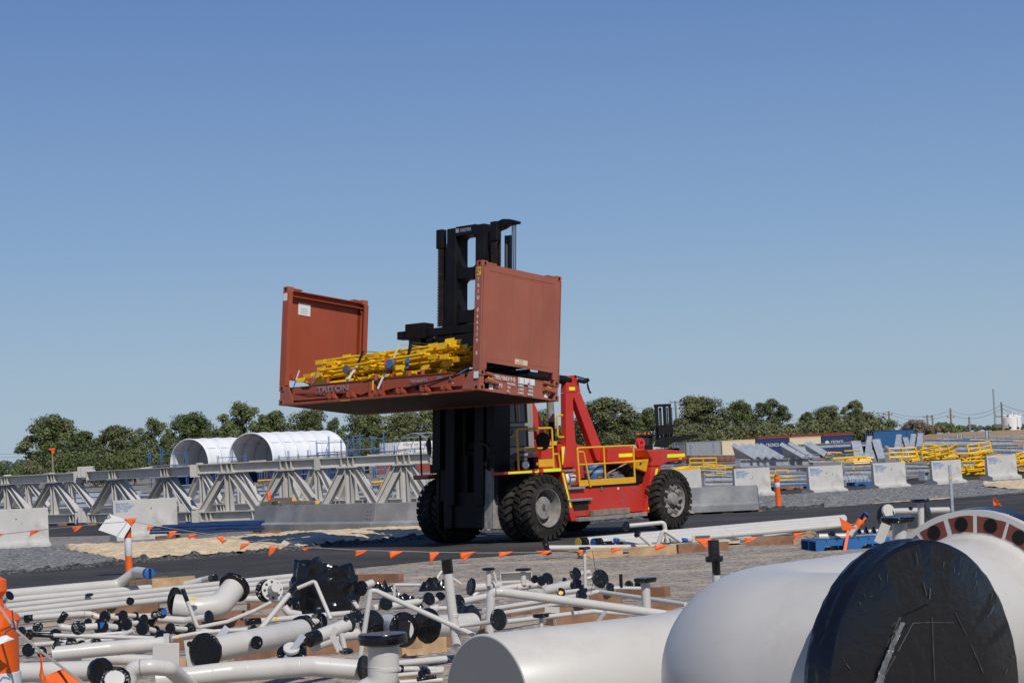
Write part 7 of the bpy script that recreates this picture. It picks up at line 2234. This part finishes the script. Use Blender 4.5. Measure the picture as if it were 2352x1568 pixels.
tag(MB().box(p, (.32, .01, .11)).box(p + Vector((-.15, -.05, .01)), (.05, .08, .12)).box(p + Vector((0, -.04, .06)), (.32, .08, .008)).build('steel_channel', m_pipe, smooth=0), 'cream channel bracket standing on the long pipes by the road', 'steel channel')
for a, b, lab, m in (((420, 498), (760, 478), 'raw timber under the left end of the roadside pipes', m_wood), ((815, 478), (1190, 462), 'raw timber right of the first under the roadside pipes', m_wood), ((1195, 455), (1590, 432), 'brown timber under the middle of the roadside pipes', m_redwood), ((1740, 398), (2110, 382), 'brown timber under the right part of the roadside pipes', m_redwood)):
    timber(lab, zf, a, b, .16, .16, m)
mb = MB()
for k in range(9):
    a, b = G(*ze(690, 420 - k * 5), 0), G(*ze(840 - k * 4, 352 - k * 2), 0)
    mb.bar(a + VZ * (.02 + .02 * (k % 3)), b + VZ * (.03 + .02 * (k % 3)), .07, .02)
tag(mb.build('timber_lath', m_wood, smooth=0), 'fan of thin timber laths beside the blue pallet', 'timber')
# --- blue pallet with short pipes
pb_ = G(*ze(1075, 452), 0)
pallet('bright blue plastic pallet carrying short pipes and a leaning tube', pb_ + Vector((.05, .6, 0)), .12, m_bluepal, 1.3, 1.0).scale = (1, 1, 1.3)
s = Spool('short thick pipe lying on the bright blue pallet', 'items on the bright blue pallet')
q = s.pipe(ze, [(862, 355, ('Y', pb_.y + .3)), (1130, 350, None)], 46)
s.disc(ze, 958, 328, 26, (.3, -.4, .8), like=pb_.y + .25, thick=.6, seed=82)
s = Spool('thin pipe behind on the bright blue pallet with black clamps', 'items on the bright blue pallet')
q = s.pipe(ze, [(1120, 325, ('Y', pb_.y + .6)), (1330, 312, None)], 34)
for x in (1160, 1215, 1270): s.disc(ze, x, 305, 26, (.9, -.3, .2), like=pb_.y + .55, thick=.9, seed=x)
s = Spool('leaning tube with blue cap and orange ribbon on the bright blue pallet', 'items on the bright blue pallet')
q = s.pipe(ze, [(1075, 362, ('Y', pb_.y + .2)), (1205, 195, None)], 44)
rt_ = size(ze, 46, q[0] + s.off) / 2
s.capped(q, 1, .13, rt_ * 1.03, m_wrap)
d = (q[1] - q[0]).normalized()
MB().lathe([(0, rt_ * 1.05), (.03, rt_ * 1.05), (.035, rt_ * .9)], q[1], d, 18).build('blue_cap', m_bluecap, s.o)
MB().lathe([(0, rt_ * 1.05), (.1, rt_ * 1.2), (.12, rt_ * 1.02)], q[1] - d * .24, d, 14, .05).build('ribbon', m_flag, s.o)
TIE = q[1] - d * .18 + s.off
# --- foil topped stub and friends left of the painted flange
s = Spool('stub pipe with wide foil like black flange before the painted flange')
Yv = 13.6
q = s.pipe(ze, [(1450, 420, ('Y', Yv)), (1450, 250, None)], 108)
s.disc(ze, 1437, 222, 128, (0, -.05, 1), like=Yv, thick=.36, seed=84, jit=.05)
s = Spool('slanted cream flat bar leaning left of the foil topped stub')
p0 = P(ze, [(1295, 400, ('Y', 13.9)), (1350, 262, None)])
s._loc(p0[0])
MB().bar(p0[0] - s.off, p0[1] - s.off, .065, .02, VY).build('flat_bar', m_pipe, s.o, smooth=0)
s = Spool('tall stub pipe with ragged flat black flange by the thin post')
q = s.pipe(ze, [(1606, 330, ('Y', 14.4)), (1603, 105, None)], 48)
s.disc(ze, 1599, 90, 66, (0, 0, 1), like=14.4, thick=.42, seed=85, jit=.05)
s = Spool('pipe with half wrapped white flange face left of the tall stub')
q = s.pipe(ze, [(1395, 170, ('Y', 15.4)), (1800, 160, ('d', .5))], 44)
s.disc(ze, 1345, 200, 78, (-.7, -.6, .1), like=15.2, thick=.25, seed=86)
c = at(*ze(1362, 172), 15.15)
MB().lathe([(0, size(ze, 52, c)), (.02, size(ze, 50, c))], c - s.off, (.4, -.85, .2), 24).build('flange_face', m_pipe, s.o)
s.disc(ze, 1640, 195, 78, (.75, -.6, .1), like=14.8, thick=.3, seed=87)
s.disc(ze, 1530, 148, 16, (.3, -.8, .3), like=15.1, thick=.8, seed=88)

# ------------------------------------------------------------------ the big pipe, elbow and flanges at the right
VG = 'large diameter cream spools at the lower right'
s = Spool('large plain cream pipe with flat grey end plate at the bottom edge', VG)
A, Bq = Vector((-.25, 12.28, .40)), Vector((1.10, 13.36, .40))
d = (Bq - A).normalized()
s._loc(A)
prof = [(0, .398), (.004, .402), (1.35, .402), (1.52, .408), (1.62, .416), ((Bq - A).length, .422), ((Bq - A).length + .004, .38)]
MB().lathe(prof, A - s.off, d, 72).build('pipe', m_pipe, s.o, smooth=50)
MB().lathe([(-.004, .39), (.002, .395)], A - s.off, d, 64).build('end_plate', m_plate, s.o)
MB().lathe([(1.655, .424), (1.66, .4275), (1.67, .4275), (1.675, .424)], A - s.off, d, 72).build('weld_seam', m_pipe, s.o)
big = Spool('huge cream elbow ending in a black wrapped flange and a red painted flange', VG, 'large_elbow_spool')
F1, n1, n2 = Vector((1.83, 9.4, .69)), Vector((.66, -.75, 0)).normalized(), Vector((.647, .762, 0)).normalized()
K = F1 - n1 * 1.25
F2 = Vector((2.78, 12.45, .70))
big._loc(K)
pts = fillet([F1 - n1 * .12, K, F2 - n2 * .12], .95, 24)
MB().tube([p - big.off for p in pts], .535, 80, False).build('pipe', m_pipe, big.o, smooth=60)
sm = MB()
for p, dd in ((pts[-2].lerp(pts[-1], .7), n2),):
    sm.lathe([(-.01, .533), (-.004, .5365), (.004, .5365), (.01, .533)], p - big.off, dd, 72)
sm.build('weld_seam', m_pipe, big.o, smooth=60)
# wrapped flange
RF = .70
c = F1 - big.off
fl = MB().lathe([(-.26, .55), (-.20, .60), (-.17, RF * .975), (-.14, RF * .99), (-.11, RF * .98), (-.08, RF * .995), (-.05, RF * .985), (-.012, RF * .99), (.0, RF * .96), (.004, RF * .55), (.004, .02)], c, n1, 96, .0045, 4).build('wrapped_flange', m_face, big.o, smooth=30)
side_ = n1.cross(VZ).normalized()       # to the left as seen from the front
def FP(a, b, o_=.006): return c + side_ * (-a) + VZ * b + n1 * o_
# recessed poly cover: darker glossy plate with taped edges
poly = [(-.40, -.5), (-.42, -.20), (-.40, .08), (-.19, .36), (.02, .40), (.20, .34), (.40, .02), (.44, -.20), (.42, -.5)]
mb = MB()
mb.add([FP(a, b, .012) for a, b in poly] + [FP(a, b, .004) for a, b in poly], [tuple(range(9)), tuple(range(9, 18))[::-1]] + [(i, (i + 1) % 9, 9 + (i + 1) % 9, 9 + i) for i in range(9)])
mb.build('cover_sheet', m_face, fl, smooth=0)
tp = MB()
def tape(a, b, w, o_=.016, up=None): tp.bar(FP(*a, o_), FP(*b, o_), w, .003, n1)
tape((.02, .34), (.012, .05), .002); tape((.011, .0), (.0, -.6), .0022); tape((-.40, -.355), (-.05, -.362), .002); tape((.02, -.364), (.38, -.358), .0018); tape((-.12, .325), (.0, .318), .0025); tape((-.40, .06), (-.26, .19), .0018); tape((-.24, .21), (-.12, .325), .0018); tape((.0, .318), (.18, .30), .0016); tape((-.435, -.05), (-.45, -.34), .0018)
tape((.38, .05), (.30, .19), .002); tape((.27, .23), (.20, .34), .002); tape((.41, -.02), (.45, -.25), .0018)
tape((.0, .44), (-.02, .5), .003, .008); tape((-.05, .58), (-.06, .64), .002, .008); tape((.02, .42), (.03, .47), .004, .008)
tp.build('tape_edge', m_edge_glint, fl, smooth=0)
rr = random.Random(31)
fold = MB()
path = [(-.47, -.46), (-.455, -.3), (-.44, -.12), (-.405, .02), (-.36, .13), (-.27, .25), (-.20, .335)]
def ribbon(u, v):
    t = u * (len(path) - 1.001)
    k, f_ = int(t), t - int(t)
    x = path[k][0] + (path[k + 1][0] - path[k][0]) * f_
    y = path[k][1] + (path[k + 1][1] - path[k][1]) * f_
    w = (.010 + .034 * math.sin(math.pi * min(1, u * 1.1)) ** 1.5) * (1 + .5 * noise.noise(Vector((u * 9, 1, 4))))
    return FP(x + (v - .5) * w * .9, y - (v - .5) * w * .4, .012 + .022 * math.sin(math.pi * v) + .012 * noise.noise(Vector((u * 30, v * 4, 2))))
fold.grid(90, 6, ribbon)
fold.build('crinkled_fold', m_fold, fl, smooth=25)  # the fold's highlight is painted by its paler grey
wr = MB()
for k in range(46):
    a = rr.uniform(0, 6.28)
    r0 = rr.uniform(.58, .675)
    wr.bar(FP(r0 * math.cos(a), r0 * math.sin(a), .005), FP((r0 - rr.uniform(.01, .035)) * math.cos(a + rr.uniform(-.02, .02)), (r0 - rr.uniform(.01, .035)) * math.sin(a + rr.uniform(-.05, .05)), .004), rr.uniform(.001, .003), .002, n1 + VZ * rr.uniform(-1, 1))
wr.build('wrinkle_glint', m_edge_glint, fl, smooth=0)  # thin pale strips painted as glints of light along the rim
# painted flange at the other end
c2 = F2 - big.off
f2 = MB().lathe([(-.02, .54), (-.10, .555), (-.14, .535)], c2 - n2 * .02, n2, 72).lathe([(-.12, .545), (-.12, RF), (.0, RF), (.0, .54)], c2, n2, 96, closed=True).build('painted_flange', m_pipe, big.o, smooth=40)
MB().lathe([(-.135, .55), (-.10, RF * 1.004), (.02, RF * 1.012), (.045, RF * .98), (.047, .3)], c2 + n2 * .045, n2, 80, .006, 8).build('black_cover', m_sheet, f2, smooth=40)
s2 = n2.cross(VZ).normalized()
def Q(a, rad, o_=-.1225): return c2 + (s2 * math.cos(a) + VZ * math.sin(a)) * rad + n2 * o_
pa, ho = MB(), MB()
for k in range(20):
    a0 = 2 * math.pi * (k + .3) / 20
    w = .136 + rr.uniform(-.012, .012)
    n_ = 6
    inner, outer = .565, .668
    ring = [Q(a0 - w + 2 * w * i / n_, outer - rr.uniform(0, .006)) for i in range(n_ + 1)] + [Q(a0 + w - 2 * w * i / n_ + rr.uniform(-.008, .008), inner + rr.uniform(0, .008)) for i in range(n_ + 1)]
    pa.add(ring, [tuple(range(len(ring)))])
    ho.lathe([(0, .043), (-.003, .043)], Q(a0, .618, -.1235), n2, 20)
pa.build('red_primer_patch', m_redprim if False else mat('red_primer', (.16, .042, .028), .75, var=.15, scale=12), f2, smooth=0)
ho.build('bolt_hole', m_black, f2)
for k, (x, y) in enumerate(((.4, 10.9), (2.6, 12.2), (1.7, 9.75))):
    tag(MB().bar(Vector((x - .5, y + .1, .055)), Vector((x + .5, y - .1, .055)), .12, .11).build('timber_bearer', m_redwood, smooth=0), ['timber bearer under the bulge of the huge elbow', 'timber bearer under the red painted flange end', 'timber bearer under the black wrapped flange'][k], 'timber', TGp)

# ------------------------------------------------------------------ bunting
bt_ = thing('flag_bunting', 'string of small orange triangular flags between the two posts across the yard', 'bunting')
top1 = at(*zg(1085, 1078), b1.y)
def string(pts, nm, parent, r=.006):
    return MB().tube(pts, r, 5).build(nm, m_string, parent)
LINE = [top1] + [at(x, y, b1.y + (TIE.y - b1.y) * (x - 302) / 1680) for x, y in ((zg(1300, 1122)), (zg(1800, 1200)), (zg(2269, 1278)), (zh(500, 1405)), (zh(1000, 1433)), (zh(1500, 1445)), (zc(900, 76)), (zc(1500, 86)), (zc(2277, 80)), (zf(700, 432)), (zf(1100, 392)), (zf(1500, 352)), (zf(2150, 298)))] + [TIE]
string(LINE, 'string', bt_)
rr = random.Random(17)
def flag(x, y, wpx, hpx, parent, Y, droop=0.0, side=1):
    """triangular flag hung on the string at (x, y) in photo pixels"""
    p = at(x, y, Y)
    w, h = wpx * Y / FOC, hpx * .85 * Y / FOC
    mb = MB()
    def fn(u, v):
        ww = w * (1 - v)
        return p + Vector(((u - .5) * ww - droop * w * .75 * v, -.02 + .05 * w * math.sin(5 * u + 6 * v + x) - .25 * h * math.sin(v * 2.2) * (.3 + .5 * rr.random() * 0), -h * v * (1 - .25 * v * abs(droop))))
    mb.grid(6, 6, fn)
    o = mb.build('flag', m_flag, parent, smooth=60)
    o.modifiers.new('t', 'SOLIDIFY').thickness = .003
FL = [(zg(1250, 1121), 16, 14, .9), (zg(1430, 1160), 19, 26, .8), (zg(1605, 1187), 28, 14, .6), (zg(1815, 1205), 18, 22, -.5), (zg(1850, 1233), 20, 8, .2), (zg(2030, 1262), 22, 22, .9), (zg(2262, 1285), 22, 34, .8),
      (zh(505, 1415), 26, 7, .1), (zh(1005, 1433), 30, 18, .7), (zh(1310, 1440), 34, 22, .5), (zh(1655, 1450), 24, 32, .6), (zc(1345, 74), 40, 26, .5), (zc(1770, 72), 36, 18, .5), (zc(2200, 60), 40, 12, -.2),
      (zd(740, 345), 26, 14, -.4), (zd(1080, 318), 30, 16, .6), (zd(1490, 292), 34, 18, .6), (zd(1870, 235), 42, 30, -.3), (zf(1770, 330), 28, 20, .7), (zf(2150, 295), 28, 16, .6), (ze(370, 362), 28, 14, .5)]
for (x, y), w, h, dr in FL:
    flag(x, y, w, h, bt_, b1.y + (TIE.y - b1.y) * (x - 302) / 1680 - .02, dr)
bn = thing('flag_bunting', 'orange flag string running left from the delineator post', 'bunting')
L2_ = [at(*zg(x, y), b1.y - dy) for x, y, dy in ((-120, 1200, 6), (0, 1188, 5), (440, 1140, 3), (820, 1100, 1), (1085, 1080, 0))]
string(L2_, 'string', bn)
for (x, y), w, h, dr, dy in ((zg(10, 1184), 26, 5, .1, 5), (zg(300, 1152), 24, 20, .8, 3.6), (zg(640, 1122), 24, 18, .4, 2)): flag(x, y, w, h, bn, b1.y - dy - .02, dr)
flag(*zg(1080, 1055), 30, 22, bn, b1.y - .1, -.1)
bm2 = thing('flag_bunting', 'near grey string with large orange flags tied to the big bollard', 'bunting')
string([at(*za(x, y), Y) for x, y, Y in ((-140, 700, 9.2), (0, 925, 9.0), (118, 1095, 8.95), (330, 1280, 8.8), (720, 1570, 8.4), (900, 1700, 8.2))], 'string', bm2, .006)
MB().tube([at(*za(x, y), 8.9) for x, y in ((105, 940, ), (112, 1020), (128, 1085), (60, 1120), (25, 1180))], .003, 5).build('wire_tie', m_wire, bm2)
MB().lathe([(0, .012), (.02, .014), (.03, .006)], at(*za(118, 1090), 8.92), VZ, 8).build('knot', m_string, bm2)
def quadflag(pts, Y, nm='flag'):
    mb = MB()
    P4 = [at(*za(x, y), Y + d_) for x, y, d_ in pts]
    mb.grid(8, 8, lambda u, v: (P4[0].lerp(P4[1], u)).lerp(P4[3].lerp(P4[2], u), v) + Vector((0, .012 * math.sin(4 * u + 3 * v), 0)))
    o = mb.build(nm, m_flag, bm2, smooth=60)
    o.modifiers.new('t', 'SOLIDIFY').thickness = .003
quadflag([(-60, 880, 0), (20, 950, .02), (95, 1085, .05), (-60, 1150, 0)], 8.9)
quadflag([(390, 1510, .0), (545, 1445, .05), (740, 1575, 0), (380, 1600, -.05)], 8.6)
quadflag([(350, 1320, .0), (358, 1345, .02), (400, 1600, 0), (335, 1500, 0)], 8.7)
quadflag([(-60, 1190, -.05), (60, 1155, .0), (120, 1190, 0), (-60, 1260, -.05)], 8.85, 'white_tag')
bpy.data.objects[[o.name for o in bm2.children if o.name.startswith('white_tag')][0]].data.materials[0] = m_white
# flag seen above the painted flange at the far right
fb = thing('flag_bunting', 'single orange flag standing above the red painted flange', 'bunting')
string([at(2225, 1168, 33), at(2260, 1166, 33)], 'string', fb, .004)
o = MB().grid(5, 5, lambda u, v: at(*ze(2128 + 55 * u * v + 8 * u, 72 + 62 * v), 33) + Vector((0, .02 * math.sin(4 * u), 0))).build('flag', m_flag, fb)
o.modifiers.new('t', 'SOLIDIFY').thickness = .003
# the spare red flag at the blue pallet
o = thing('flag_ribbon', 'large orange red flag with ribbon hanging over the blue pallet', 'flag', (0, 0, 0))
q4 = [at(*ze(x, y), TIE.y - .2) for x, y in ((1012, 212), (1035, 308), (1142, 294))]
m = MB().add(q4 + [v + Vector((0, .01, 0)) for v in q4], [(0, 1, 2), (5, 4, 3), (0, 3, 4, 1), (1, 4, 5, 2), (2, 5, 3, 0)])
m.build('flag', m_flag, o, smooth=0)
MB().bar(at(*ze(1078, 306), TIE.y - .2), at(*ze(1050, 458), TIE.y - .3), .05, .004, VY).bar(at(*ze(1050, 459), TIE.y - .3), at(*ze(975, 460), TIE.y - .4), .05, .004).build('ribbon', m_flag, o, smooth=0)
MB().bar(at(*ze(1140, 290), TIE.y - .15), at(*ze(1205, 215), TIE.y - .15), .035, .004, VY).build('ribbon', m_flag, o, smooth=0)
